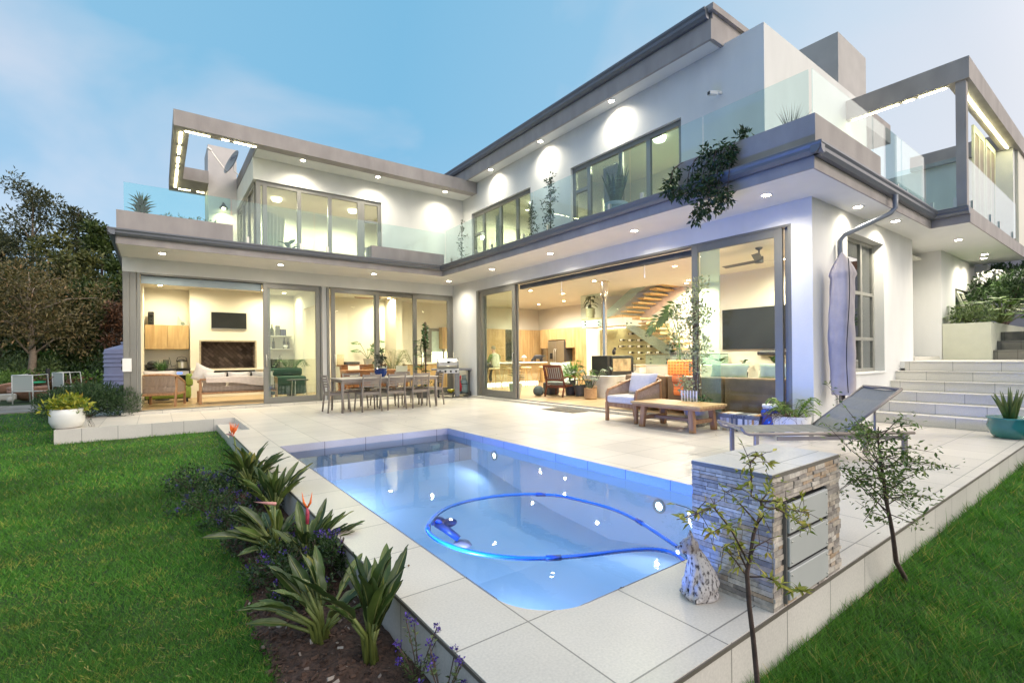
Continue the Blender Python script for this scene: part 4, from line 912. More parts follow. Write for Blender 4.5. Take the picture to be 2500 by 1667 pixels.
t = plant('leafy_pot_plant', 'small leafy plant on the dining table behind the blue pot', (5.75, 15.2, FZ + .746)); pot_lathe(.1, .16, M['white'], t); leaf_cloud(MB(), [(0, 0, .35), (-.12, 0, .5), (.1, 0, .55), (-.05, 0, .7)], .14, 90, .13, .07).build('foliage', M['leafi'], t); MB().tube([(0, 0, .1), (0, 0, .6)], .012, 6).build('stem', M['bark'], t)
t = thing('ceiling_fan', 'dark wooden ceiling fan in the dining room', 'fan', (5.75, 15.0, 3.3)); MB().cyl((0, 0, -.22), .07, .10, 16).cyl((0, 0, -.14), .016, .14, 8).build('motor', M['redwood'], t)
for k in range(3):
    a = R(20 + 120 * k); MB().grid(lambda u, v: ((.06 + .72 * u) * math.cos(a) - (v - .5) * .13 * math.sin(a) * (1 - .5 * u), (.06 + .72 * u) * math.sin(a) + (v - .5) * .13 * math.cos(a) * (1 - .5 * u), -.19 + (v - .5) * .03 + .05 * u * u), 8, 3).build('blade', M['redwood'], t, True)
x0 = on(*z4(1262, 800), 'y', 16.85).x; x1 = on(*z4(1392, 800), 'y', 16.85).x; zt_ = on(*z4(1330, 732), 'y', 16.85).z
fr = hp('passage_door', MB().box(x0 - .25, x0, 16.82, 16.898, FZ, zt_ + .02).box(x0, x0 + .08, 16.82, 16.899, FZ, zt_).box(x1 - .08, x1, 16.82, 16.899, FZ, zt_).box(x0 + .08, x1 - .08, 16.821, 16.898, zt_ - .1, zt_), M['alu']); MB().box(x0 + .08, x1 - .08, 16.86, 16.87, FZ, zt_ - .1).build('frosted_pane', pm('frosted_glass', (.55, .68, .62), .5), fr)
t = thing('serving_counter', 'light oak counter at the right of the dining room', 'counter', (7.5, 16.2, FZ)); MB().box(-.45, .9, -.3, .3, 0, .88).build('body', M['oak'], t); MB().box(-.48, .93, -.33, .33, .881, .92).build('worktop', M['iwall'], t)
# ---- kitchen (far back of the living space)
t = thing('kitchen_cupboards', 'tall oak kitchen cupboards built round the steel fridge', 'cupboards', (13.4, 15, FZ)); b = MB()
KX = 13.42
def kbox(mb, y0, y1, z0, z1, x0=KX, x1=13.98): return mb.box(x0 - 13.4, x1 - 13.4, y0 - 15, y1 - 15, z0, z1)
kbox(b, 15.56, 16.1, 0, .9); kbox(b, 15.56, 16.1, 1.46, 2.26); kbox(b, 14.5, 15.56, 1.80, 2.26); kbox(b, 13.95, 14.5, 0, .9); kbox(b, 13.95, 14.5, 1.46, 2.26); kbox(b, 13.15, 13.95, 0, 2.26); kbox(b, 15.56, 16.1, .9, 1.46, 13.8); kbox(b, 13.95, 14.5, .9, 1.46, 13.8); b.build('carcass', M['oak'], t)
b = MB()
for y in (15.56, 15.03, 14.5, 13.95, 13.55): kbox(b, y - .004, y + .004, .0, 2.26, KX - .003, KX + .002)
b.build('door_gaps', pm('door_gap', (.16, .09, .04), .8), t)
t = thing('fridge', 'brown steel double door fridge between the oak cupboards', 'fridge', (13.4, 15.03, FZ)); b = MB().box(-.02, .55, -.5, .5, .02, 1.76); b.build('body', M['dgrey'], t); fs = pm('fridge_steel', (.36, .31, .22), .3, .7, var=.05)
for s in (-.498, .002): MB().box(-.06, -.021, s, s + .496, .02, 1.755).build('door', fs, t, bevel=.006)
for y in (-.05, .05): MB().tube([(-.06, y, .6), (-.11, y, .62), (-.11, y, 1.4), (-.06, y, 1.42)], .014, 8).build('handle', M['steel'], t, True)
MB().box(-.066, -.0605, .18, .36, 1.0, 1.25).build('dispenser', M['black'], t)
t = thing('kitchen_units', 'oak tall units and dark window slot on the far kitchen wall', 'cupboards', (11.5, 16.6, FZ)); 
for x0, x1, nm in ((8.9, 9.5, 'unit'), (9.9, 10.35, 'unit'), (10.6, 11.9, 'unit'), (12.55, 13.5, 'unit'), (13.52, 13.9, 'unit')):
    MB().box(x0 - 11.5, x1 - 11.5, -.02, .28, 0 if x0 > 9.9 else 1.45, 2.28).build(nm, M['oak'], t, bevel=.004)
MB().box(11.95 - 11.5, 12.4 - 11.5, .2, .28, .95, 2.28).build('window_slot', M['blackg'], t); MB().box(8.0 - 11.5, 10.3 - 11.5, -.2, .28, 0, .9).build('base_unit', M['oak'], t); MB().box(8.0 - 11.5, 10.4 - 11.5, -.22, .28, .902, .94).build('worktop', M['white'], t)
hp('splashback_light', MB().box(8.2, 10.1, 16.84, 16.88, 1.02, 1.40), emis('under_cupboard_light', (1, .93, .66), 4))
t = thing('kitchen_island', 'pale kitchen island with a lit plinth and overhanging top', 'kitchen island', (11.0, 14.9, FZ)); MB().box(-2.2, 1.25, -.15, .6, .16, .86).build('body', pm('island_panel', (.66, .56, .36), .6), t); MB().box(-2.3, 1.32, -.55, .65, .862, .905).build('worktop', M['white'], t, bevel=.004); MB().box(-2.15, 1.2, -.1, .55, 0, .16).build('plinth_light', emis('plinth_light', (1, .92, .66), 3.2), t)
def stool(x, y, label):
    t = thing('bar_stool', label, 'bar stool', (x, y, FZ), 0, 'bar stools along the kitchen island'); MB().lathe([(.001, .67), (.17, .67), (.20, .70), (.19, .735), (.10, .715), (.001, .712)], n=20).build('seat', pm('stool_cream', (.75, .64, .40), .6), t, True)
    for sx in (-1, 1):
        for sy in (-1, 1): MB().tube([(sx * .11, sy * .11, .67), (sx * .21, sy * .21, 0)], .014, 6).build('leg', M['tread'], t)
stool(11.95, 14.15, 'bar stool nearest the oak cupboards at the island'); stool(11.1, 14.15, 'bar stool second from the oak cupboards at the island'); stool(10.3, 14.15, 'bar stool just right of the seated person'); stool(9.62, 14.1, 'bar stool under the seated person')
o = MB().cyl((0, 0, .16), .12, .015, 20).lathe([(.07, 0), (.015, .02), (.012, .16)], n=16).lathe([(.10, .176), (.10, .2), (.05, .25), (.001, .26)], n=16).build('cake_stand', M['white'], None, True, auto=40); o.location = (11.42, 14.7, FZ + .906); tag(o, 'white cake stand with lid between the two cats on the island', 'cake stand')
def fuse(mb, name, mat, parent=None, vox=.008, it=2, loc=None):
    o = mb.build(name, mat, parent, True); r_ = o.modifiers.new('remesh', 'REMESH'); r_.mode = 'VOXEL'; r_.voxel_size = vox; r_.use_smooth_shade = True
    s_ = o.modifiers.new('smooth', 'SMOOTH'); s_.iterations = it; s_.factor = .5
    return o
def cat_body(mb, pose):
    if pose == 'sit':
        mb.ball((0, 0, .08), .085, .075, .085); mb.tube([(-.01, 0, .07), (.02, 0, .15), (.05, 0, .21)], [.08, .068, .05], 12); mb.ball((.075, 0, .265), .052, .048, .046); mb.ball((.118, 0, .252), .024, .024, .02)
        for s in (-1, 1): mb.tube([(.055, s * .03, .15), (.075, s * .03, .05), (.08, s * .03, .012), (.105, s * .03, .01)], [.026, .02, .017, .016], 8); mb.ball((.02, s * .06, .05), .065, .035, .05); mb.lathe([(.022, 0), (.012, .028), (.002, .05)], (.065, s * .03, .295), 8)
        mb.tube([(-.08, 0, .03), (-.11, -.05, .02), (-.08, -.10, .018), (0, -.115, .016)], [.022, .02, .018, .014], 8)
    else:
        mb.tube([(-.17, 0, .16), (-.1, 0, .175), (0, 0, .17), (.1, 0, .165), (.15, 0, .15)], [.06, .075, .07, .068, .05], 12); mb.tube([(.14, 0, .15), (.2, 0, .09)], [.045, .04], 10); mb.ball((.225, 0, .06), .05, .045, .042); mb.ball((.262, 0, .04), .022)
        for s in (-1, 1):
            mb.tube([(.11, s * .035, .14), (.115, s * .04, .07), (.12, s * .04, .01), (.14, s * .04, .008)], [.03, .02, .016, .016], 8); mb.tube([(-.14, s * .04, .14), (-.12, s * .045, .09), (-.16, s * .045, .05), (-.15, s * .045, .008), (-.12, s * .045, .008)], [.045, .035, .02, .016, .016], 8); mb.lathe([(.02, 0), (.012, .02), (.002, .045)], (.21, s * .03, .09), 8)
        mb.tube([(-.19, 0, .18), (-.26, 0, .20), (-.32, 0, .17)], [.022, .02, .014], 8)
    return mb
o = fuse(cat_body(MB(), 'stand'), 'cat', pm('black_fur', (.02, .02, .024), .8, var=.4, scale=30), None, .012); o.location = (12.05, 14.62, FZ + .906); o.rotation_euler = (0, 0, R(175)); o.scale = (1.15,) * 3; tag(o, 'black cat bending to eat at the right end of the kitchen island', 'cat')
o = fuse(cat_body(MB(), 'sit'), 'cat', pm('tabby_fur', (.09, .065, .045), .8, var=.9, scale=26, stretch=(1, 1, 3)), None, .012); o.location = (10.92, 14.62, FZ + .906); o.rotation_euler = (0, 0, R(120)); tag(o, 'dark tabby cat sitting on the island just beside the glass door', 'cat')
# seated person with their back to the patio
t = thing('person', 'person with short grey hair in a pale vest and green sleeves seated at the island', 'person', (9.66, 14.08, FZ), R(8))
b = MB(); b.tube([(0, 0, .72), (0, .0, .85), (0, .02, 1.0), (0, .05, 1.14), (0, .07, 1.22), (0, .09, 1.28), (0, .10, 1.33)], [.14, .135, .14, .15, .09, .05, .05], 12); b.ball((0, .12, 1.40), .075, .09, .105); b.ball((0, .20, 1.38), .014, .02, .02)
for s in (-1, 1):
    b.ball((s * .075, .11, 1.39), .012, .025, .03); b.tube([(s * .14, .05, 1.16), (s * .21, .04, 1.10), (s * .24, .10, .95), (s * .17, .34, .97), (s * .12, .42, .98)], [.06, .055, .045, .036, .026], 10)
    for k in range(4): b.tube([(s * .12 - s * (.03 - .02 * k), .43, .98), (s * .11 - s * (.03 - .02 * k), .48 + .008 * (k % 2), .975), (s * .11 - s * (.03 - .02 * k), .51, .96)], .009, 6)
    b.tube([(s * .14, .40, .985), (s * .09, .45, 1.0)], .01, 6)
    b.tube([(s * .09, .02, .76), (s * .11, .36, .74), (s * .11, .40, .42), (s * .11, .36, .2), (s * .11, .46, .18)], [.09, .065, .05, .038, .032], 10)
fuse(b, 'body', pm('skin', (.50, .31, .22), .6), t, .014)
b = MB().tube([(0, 0, .75), (0, .0, .85), (0, .02, 1.0), (0, .05, 1.15), (0, .07, 1.24)], [.168, .162, .165, .172, .085], 14); fuse(b, 'vest', pm('vest_fabric', (.48, .50, .38), .9), t, .014)
b = MB()
for s in (-1, 1): b.tube([(s * .13, .05, 1.17), (s * .215, .04, 1.10), (s * .245, .10, .95), (s * .18, .33, .97)], [.075, .068, .058, .046], 10)
fuse(b, 'sleeves', pm('sleeve_green', (.10, .15, .05), .9), t, .014)
b = MB()
for s in (-1, 1): b.tube([(s * .08, -.04, .77), (s * .11, .36, .75), (s * .11, .41, .42), (s * .11, .37, .24)], [.11, .08, .062, .055], 10)
fuse(b, 'trousers', pm('trousers_dark', (.06, .06, .05), .9), t, .014)
fuse(MB().ball((0, .105, 1.43), .083, .092, .085), 'hair', pm('grey_hair', (.24, .21, .15), .8), t, .014)
# plants behind the kitchen door leaf
t = plant('rubber_plant', 'dark leafy plant in a pale pot behind the glass door leaf by the kitchen', (8.35, 11.15, FZ)); pot_lathe(.2, .34, pm('pale_pot', (.55, .60, .45), .6), t); b = MB()
for k in range(46):
    a, h = rnd.random() * 6.28, .4 + .62 * rnd.random() ** .8; big_leaf(b, (.05 * math.cos(a), .05 * math.sin(a), h), (math.cos(a), math.sin(a), .5), (0, 0, 1), .24, .11, .3, 4)
b.build('foliage', M['leafd'], t, True); MB().tube([(0, 0, .3), (0, .02, 1.15)], .018, 8).build('stem', M['bark'], t)
o = MB().ball((8.75, 10.6, FZ + .14), .17, .15, .15).build('pouf', pm('grey_knit', (.10, .13, .13), .9, bump=.8, bscale=30), None, True); tag(o, 'small round dark pouf inside the glass door leaf', 'pouf')
# ================================================================== living room, stove, stairs
def Zx(px, py, x): return on(*z10(px, py), 'x', x)
def Zd(px, py, y): return on(*z10(px, py), 'y', y)
t = thing('wooden_lounge_chair', 'reddish wood slat back lounge chair with grey green cushions in the living room', 'armchair', (9.22, 10.2, FZ), R(112)); RW = pm('mahogany', (.16, .045, .02), .35, var=.3, scale=8, stretch=(1, 1, 6))
# faces local -y
for s in (-1, 1):
    MB().tube([(s * .30, -.32, 0), (s * .29, -.33, .3), (s * .30, -.35, .52)], .024, 8).build('front_leg', RW, t, True); MB().tube([(s * .27, .42, 0), (s * .27, .30, .3), (s * .27, .40, .60), (s * .26, .52, .86)], .026, 8).build('back_leg', RW, t, True)
    MB().tube([(s * .30, -.38, .53), (s * .32, -.1, .56), (s * .29, .36, .52)], .026, 8).build('arm', RW, t, True)
MB().box(-.29, .29, -.34, -.30, .26, .33).box(-.27, .27, .26, .31, .24, .31).bar((-.27, .52, .85), (.27, .52, .85), .03, .07).bar((-.27, .38, .46), (.27, .38, .46), .03, .05).box(-.3, -.265, -.3, .27, .26, .32).box(.265, .3, -.3, .27, .26, .32).build('frame', RW, t, bevel=.006)
b = MB()
for k in range(8): b.bar((-.22 + k * .063, .37, .46), (-.22 + k * .063, .515, .83), .022, .012, (0, 1, 0))
b.build('back_slats', RW, t); pillow(MB(), (0, -.02, .37), (1, 0, 0), (0, 1, .06), (0, 0, 1), .54, .60, .16).build('seat_cushion', M['sage'], t, True); pillow(MB(), (0, .34, .64), (1, 0, 0), (0, .34, 1), (0, 1, -.34), .52, .5, .15).build('back_cushion', M['sage'], t, True)
t = thing('lounge_chair', 'grey green upholstered chair facing the wooden lounge chair', 'armchair', (10.4, 11.3, FZ), R(-20)); MB().box(-.36, .36, -.3, .3, .22, .42).build('seat', M['sage'], t, True, bevel=.05, seg=3); pillow(MB(), (0, .28, .66), (1, 0, 0), (0, .2, 1), (0, 1, -.2), .74, .56, .16).build('back', M['sage'], t, True)
for x in (-.3, .3):
    for y in (-.26, .26): MB().tube([(x, y, .22), (x * 1.05, y * 1.05, 0)], .018, 6).build('leg', RW, t)
o = MB().box(-.19, .19, -.16, .16, 0, .36).build('speaker', M['dgrey'], None, bevel=.04, seg=2); o.location = (9.35, 10.75, FZ); tag(o, 'dark grey rounded box speaker on the floor behind the wooden lounge chair', 'speaker')
t = thing('coffee_table', 'oak topped indoor side table with black loop legs beside the wooden lounge chair', 'table', (10.0, 9.75, FZ), R(10)); MB().box(-.36, .36, -.3, .3, .42, .46).build('top', M['teakt'], t, bevel=.004)
for s in (-1, 1): MB().tube([(s * .3, -.25, .42), (s * .3, -.25, .012), (s * .3, .25, .012), (s * .3, .25, .42)], .014, 6).build('leg', M['black'], t)
t = thing('hearth_bench', 'grey concrete hearth bench carrying the black stove', 'bench', (10.1, 9.3, FZ)); bl = Zx(245, 1175, 9.55)
MB().lathe([(.34, 0), (.34, .575)], (-.36, -.32, 0), 28).box(-.36, 1.9, -.66, .5, .42, .574).box(-.3, .0, -.3, .5, 0, .42).build('slab', M['concrete'], t, True, auto=35); MB().box(1.5, 1.9, -.6, .5, 0, .42).build('plinth', M['iwall'], t)
t = thing('wood_stove', 'black steel wood stove with a wide glass door on the hearth bench', 'stove', (10.38, 9.3, FZ + .577)); MB().box(-.48, .58, -.27, .33, 0, .545).build('body', M['black'], t, bevel=.008)
d = MB().box(-.36, .57, -.305, -.272, .03, .52).build('door', M['blackg'], t, bevel=.006); MB().box(-.30, .44, -.311, -.306, .11, .46).build('pane', pm('stove_glass', (.30, .22, .12), .15, var=.5, scale=5), d); MB().tube([(.54, -.30, .1), (.56, -.36, .12), (.56, -.36, .3), (.54, -.30, .32)], .012, 6).build('handle', M['black'], d)
t = thing('flue_pipe', 'polished steel flue pipe rising from the stove to the ceiling', 'flue', (10.22, 9.42, FZ + 1.123)); h = 3.297 - FZ - 1.123
MB().lathe([(.075, 0), (.075, h * .78)], n=20).build('pipe', M['chrome'], t, True, auto=40); MB().lathe([(.085, h * .42), (.085, h * .44)], n=20).lathe([(.105, h * .78), (.105, h - .03), (.16, h - .005), (.16, h)], n=20).build('sleeve', M['chrome'], t, True, auto=40)
o = fuse(MB().ball((0, 0, .10), .06, .05, .09).ball((.05, 0, .19), .04).lathe([(.02, 0), (.002, .05)], (.04, .025, .21), 6).lathe([(.02, 0), (.002, .05)], (.04, -.025, .21), 6).ball((.07, .03, .08), .04, .03, .05), 'figurine', M['black'], None, .012); o.location = (10.52, 9.35, FZ + 1.123); tag(o, 'small black animal figurine on top of the stove', 'figurine')
# ---- staircase
SX0, SX1 = 12.05, 12.95; G = M['stairg']
ST = thing('staircase', 'open oak tread staircase with green glass sides and a half landing', 'staircase', (12.4, 9.5, FZ), 0, None, True)
# platform
pA, pB = Zx(650, 830, 11.9), Zx(1045, 830, 11.9)
MB().box(11.9, 13.0, pB.y - 1.2, pA.y + .9, FZ, Zx(850, 880, 11.9).z).build('platform', M['iwall'], ST)
gz0, gz1 = Zx(850, 875, 11.88).z, Zx(850, 787, 11.88).z
gp_ = MB().box(11.86, 11.875, pB.y - 1.1, pA.y, gz0, gz1).build('side_pane', G, ST)
b = MB()
for u in (690, 835, 990):
    for v in (827, 858): q = Zx(u, v, 11.86); b.bar(q + Vector((-.03, 0, 0)), q + Vector((.02, 0, 0)), .035, .035)
b.build('standoff', M['black'], gp_); MB().box(11.855, 11.88, pB.y - 1.1, pA.y, gz1, gz1 + .015).build('cap_rail', M['black'], gp_)
# landing
l0, l1 = Zx(70, 500, SX0), Zx(275, 460, SX0)
LZ = Zx(170, 462, SX0).z; LB = Zx(150, 545, SX0).z
MB().box(SX0 + .02, 12.98, Zx(440, 460, SX0).y, l0.y, LZ - .05, LZ).build('landing_tread', M['tread'], ST); MB().box(SX0 + .03, 12.98, Zx(440, 460, SX0).y, l0.y, LB, LZ - .052).build('landing_beam', M['iwall'], ST)
gl_ = MB().box(SX0 - .02, SX0 - .006, l1.y - .05, l0.y, LB, Zx(70, 225, SX0).z).build('side_pane', M['bal'], ST)
b = MB()
for u in (108, 228):
    for v in (494, 522): q = Zx(u, v, SX0); b.bar(q + Vector((-.05, 0, 0)), q, .035, .035)
b.build('standoff', M['black'], gl_)
# upper flight
P0, P1 = Zx(372, 452, SX0), Zx(790, 128, SX0); nT = 8
for k in range(nT):
    q = P0.lerp(P1, (k + .4) / nT); MB().box(SX0 + .05, 12.98, q.y - .13, q.y + .14, q.z - .03, q.z + .02).build('tread', M['tread'], ST)
ga = [Zx(258, 500, SX0), Zx(258, 430, SX0), Zx(590, 128, SX0), Zx(725, 108, SX0), Zx(365, 418, SX0)]
MB().prism([(p.y, p.z) for p in ga], 'x', SX0 + .0, SX0 + .014).build('side_pane', G, ST); MB().bar(P0 + Vector((.95, 0, -.18)), P1 + Vector((.95, -.1, -.18)), .04, .24).build('stringer', pm('stringer_pinkish', (.66, .52, .42), .6), ST)
# lower flight
Q0, Q1 = Zx(480, 475, 11.98), Zx(900, 790, 11.98)
for k in range(7):
    q = Q0.lerp(Q1, (k + .3) / 7) + Vector((0, -.25, .06)); MB().box(12.0, 12.9, q.y - .15, q.y + .15, q.z - .025, q.z + .025).build('tread', M['tread'], ST)
gb_ = [Zx(472, 478, 11.95), Zx(868, 712, 11.95), Zx(865, 782, 11.95), Zx(800, 778, 11.95), Zx(468, 545, 11.95)]
gg = MB().prism([(p.y, p.z) for p in gb_], 'x', 11.95, 11.964).build('side_pane', G, ST)
b = MB()
for u, v in ((478, 508), (514, 506), (648, 620), (686, 616), (828, 742)): q = Zx(u, v, 11.94); b.bar(q + Vector((-.03, 0, 0)), q + Vector((.02, 0, 0)), .035, .035)
b.build('standoff', M['black'], gg)
for k in range(3):
    q = Zx(540 - k * 10, 856 + k * 2, 11.9); MB().box(11.6 - k * .0, 11.9, pA.y + .02 + k * .28, pA.y + .28 + k * .28, FZ, .85 - k * .24).build('lower_step', M['iwall'], ST)
    MB().box(11.58, 11.9, pA.y + .01 + k * .28, pA.y + .285 + k * .28, .852 - k * .24, .88 - k * .24).build('lower_tread', M['tread'], ST)
# wine wall under the landing
WX = 12.99
wa, wb = Zx(238, 552, WX), Zx(480, 552, WX)
t = thing('wine_wall', 'olive lit wall panel under the stair landing with wine pegs', 'wine wall', (WX, 10, FZ), 0, None, True)
MB().box(WX - .02, WX + .005, Zx(860, 700, WX).y, wa.y, FZ, Zx(300, 548, WX).z).build('panel', pm('olive_panel', (.34, .31, .15), .7, var=.1), t); MB().box(WX - .1, WX - .03, Zx(470, 552, WX).y, Zx(238, 552, WX).y, Zx(300, 556, WX).z, Zx(300, 548, WX).z).build('strip_light', emis('wine_light', (1, .95, .75), 10), t)
spot('wine_light_lamp', (WX - .25, wb.y + .3, wb.z - .03), (WX, wb.y + .1, wb.z - 1), 8, (1, .93, .7), 150, .8, .1, t)
rows = [(600, (525,)), (658, (445, 520, 600)), (713, (437, 522, 602, 690)), (769, (524, 604, 692, 770)), (824, (512, 600))]
names = ['top', 'second', 'third', 'fourth', 'lowest']; pos = ['first', 'second', 'third', 'fourth']; gb2 = pm('wine_bottle', (.02, .022, .015), .12); lab = pm('wine_label', (.75, .72, .58), .7)
for r_, (v, us) in enumerate(rows):
    for j, u in enumerate(us):
        q = Zx(u, v, WX - .16); t = thing('wine_bottle', (names[r_] + ' row wine bottle on the wall pegs, ' + (pos[j] + ' from its left end' if len(us) > 1 else 'alone in its row')), 'wine bottle', tuple(q), 0, 'wine bottles on the wall pegs')
        b = MB().lathe([(.036, 0), (.036, .19), (.012, .25), (.012, .30)], n=10); b.xf(lambda p: Vector((p.x, .16 - p.z, p.y))); b.build('glass', gb2, t, True, auto=40); b = MB().lathe([(.0375, .04), (.0375, .14)], n=10); b.xf(lambda p: Vector((p.x, .16 - p.z, p.y))); b.build('label', lab, t, True)
# plants on landing and platform
q = Zx(150, 460, SX0 + .4); t = plant('rubber_plant', 'dark rubber plant in a cream pot on the stair landing', tuple(q)); pot_lathe(.17, .33, pm('cream_pot', (.70, .56, .32), .6), t, prof=[(.15, 0), (.17, .33), (.15, .33), (.14, .3), (.001, .3)]); b = MB()
for k in range(22):
    a, h = k * 2.4, .38 + .035 * k; big_leaf(b, (.03 * math.cos(a), .03 * math.sin(a), h), (math.cos(a), math.sin(a), .1 - .5 * (k % 3 == 0)), (0, 0, 1), .30, .13, .5, 4)
b.build('foliage', leafmat('rubber_leaf', (.02, .035, .012), (.08, .10, .035)), t, True); MB().tube([(0, 0, .3), (.02, 0, .8), (-.02, 0, 1.15)], .014, 6).build('stem', M['bark'], t)
q = Zx(890, 770, 12.1); t = plant('leafy_pot_plant', 'small dark leafy plant on the stair platform', (q.x, q.y, Zx(850, 790, 12.1).z - .05)); b = MB()
for k in range(44): a = rnd.random() * 6.28; big_leaf(b, (.04 * math.cos(a), .04 * math.sin(a), .1 + .55 * rnd.random()), (math.cos(a), math.sin(a), .7), (0, 0, 1), .2, .09, .3, 4)
b.build('foliage', M['leafd'], t, True); pot_lathe(.12, .14, M['dgrey'], t)
q = Zx(800, 480, 11.2); t = plant('split_leaf_plant', 'split leaf plant with long stems rising behind the leather sofa', (11.2, Zx(960, 700, 11.2).y, FZ)); b, st = MB(), MB(); pot_lathe(.2, .4, M['dgrey'], t)
for u, v in ((745, 500), (835, 425), (880, 380)):
    e = Zx(u, v, 11.2) - t.location; st.tube([(0, 0, .3), (e.x * .3, e.y * .2, e.z * .7), (e.x * .8, e.y * .8, e.z + .12), e], .012, 6); monstera_leaf(b, e + Vector((0, -.12, .18)), (-.25, .45, -.75), (-1, -.3, .3), .52)
b.build('foliage', M['leafd'], t); st.build('stems', M['leafi'], t)
# plants near the hearth
t = plant('broad_leaf_plant', 'big split leaf plant beside the concrete hearth', (9.55, 9.75, FZ)); pot_lathe(.16, .3, M['dgrey'], t); b, st = MB(), MB()
for e in ((-.05, -.2, .62), (.12, .1, .95), (.25, -.3, .55), (-.3, .1, .5)): st.tube([(0, 0, .3), Vector(e) * .6, e], .01, 6); monstera_leaf(b, e, (-.4, -.3, .35 - e[2] * .3), (-.6, -.6, 1), .34)
b.build('foliage', leafmat('bright_leaf', (.05, .16, .02), (.14, .30, .05)), t); st.build('stems', M['leafi'], t)
t = plant('fern_plant', 'bushy fern standing between the lounge chair and the hearth', (9.55, 10.15, FZ)); pot_lathe(.17, .42, M['dgrey'], t); b, st = MB(), MB()
for k in range(26): arch_frond(b, (0, 0, .42), k * 2.4, .32 + .2 * rnd.random(), .55 * (.5 + .8 * rnd.random()), .3, 10, .1, .03, st)
blades(b, (.05, -.1, .5), 14, .6, .06, .35); b.build('foliage', leafmat('fresh_leaf', (.05, .16, .02), (.16, .32, .05)), t); st.build('stems', M['leafi'], t)
t = plant('basket_palm', 'long stemmed palm in a woven basket in front of the hearth', (9.12, 8.92, FZ)); bk = pm('basket_weave', (.42, .27, .14), .9, var=.3, scale=26, stretch=(1, 1, 5), bump=.8, bscale=60)
MB().lathe([(.14, 0), (.165, .02), (.165, .28), (.15, .285), (.15, .22), (.001, .22)], n=24).build('basket', bk, t, True, auto=40); MB().tube([(-.06, -.16, .26), (-.06, -.17, .33), (.06, -.17, .33), (.06, -.16, .26)], .012, 6).build('basket_handle', bk, t); b, st = MB(), MB()
for k in range(9):
    az = R(35 + 40 * k); r_ = .38 + .12 * rnd.random(); h = .25 + .40 * rnd.random(); p = Vector((r_ * math.cos(az), r_ * math.sin(az), .3 + h)); st.tube([(0, 0, .22), p * .5 + Vector((0, 0, .18)), p], .008, 5)
    for j in range(9): a = az + (j - 4) * .32; b.kites([p], [(math.cos(a), math.sin(a), -.45)], [(0, 0, 1)], .22, .035)
b.build('foliage', M['leafd'], t); st.build('stems', M['leafd'], t)
# ---- leather sofa (its back to the patio) and the far side of the room
t = thing('leather_sofa', 'tan leather sofa with its back to the patio doors', 'sofa', (8.5, 5.25, FZ)); b = MB()
for y0, y1 in ((-1.78, -.62), (-.60, .56), (.58, 1.62)): MB().box(-.44, -.24, y0, y1, .06, .72).build('back', M['leather'], t, True, bevel=.045, seg=3); MB().box(-.24, .45, y0, y1, .1, .42).build('seat', M['leather'], t, True, bevel=.05, seg=3)
MB().box(-.42, .42, 1.64, 1.82, .06, .58).build('arm', M['leather'], t, True, bevel=.05, seg=3)
for i, (y, lb) in enumerate(((4.75, 'pale green cushion on the sofa, left one behind the right door leaf'), (3.85, 'pale green cushion on the sofa, right one behind the right door leaf'))):
    o = pillow(MB(), (8.45, y, FZ + .80), (0, 1, 0), (.3, 0, 1), (1, 0, -.3), .75, .36, .18).build('cushion', pm('mint_fabric%d' % i, (.55, .64, .50), .9), None, True); tag(o, lb, 'cushion')
t = thing('grey_tub_chair', 'dark grey tub chair beyond the left end of the leather sofa', 'armchair', (10.0, 7.6, FZ)); MB().lathe([(.25, .05), (.34, .2), (.40, .62), (.36, .62), (.30, .3), (.001, .3)], n=24).build('shell', pm('tub_fabric', (.13, .12, .10), .9), t, True)
t = thing('orange_chair', 'wooden armchair with orange patterned back behind the sofa', 'armchair', (10.3, Zx(985, 930, 10.3).y, FZ), R(105)); of = tilemat('orange_pattern', (.75, .20, .06), .07, .07, 0, 0, 1.9, .9, var=.25, axes='xz', mort=.010)
MB().box(-.30, .30, .22, .32, .40, 1.0).build('back', of, t, True, bevel=.04, seg=2); MB().box(-.3, .3, -.3, .24, .3, .44).build('seat', of, t, True, bevel=.04, seg=2)
for s in (-1, 1): MB().tube([(s * .34, -.3, 0), (s * .34, -.3, .56), (s * .34, -.1, .60), (s * .33, .3, .56), (s * .33, .36, 0)], .022, 6).build('arm', M['teakz'], t, True)
o = MB().grid(lambda u, v: (8.02 - .02 * math.sin(v * 9) - .02, 5.40 + .22 * u + .02 * math.sin(v * 5), .83 - .40 * v), 10, 16).build('throw', of, None, True); tag(o, 'orange and white patterned throw hanging over the back of the leather sofa', 'throw')
a, c_ = Vector((11.98, 6.88, 2.37)), Vector((11.98, 6.88, 1.32)); tv('television', (11.985, 6.02, 1.84), 'y', 1.72, 1.03, 'very large black television on the wall behind the right door leaf', .05)
o = MB().box(11.87, 11.99, 5.3, 5.95, 1.17, 1.26).build('soundbar', M['black'], None, bevel=.02, seg=2); tag(o, 'black soundbar fixed under the very large television', 'soundbar')
tag(MB().box(11.6, 11.99, 3.6, 7.0, FZ, .62).build('tv_cabinet', M['white']), 'long low white cabinet under the very large television', 'cabinet')
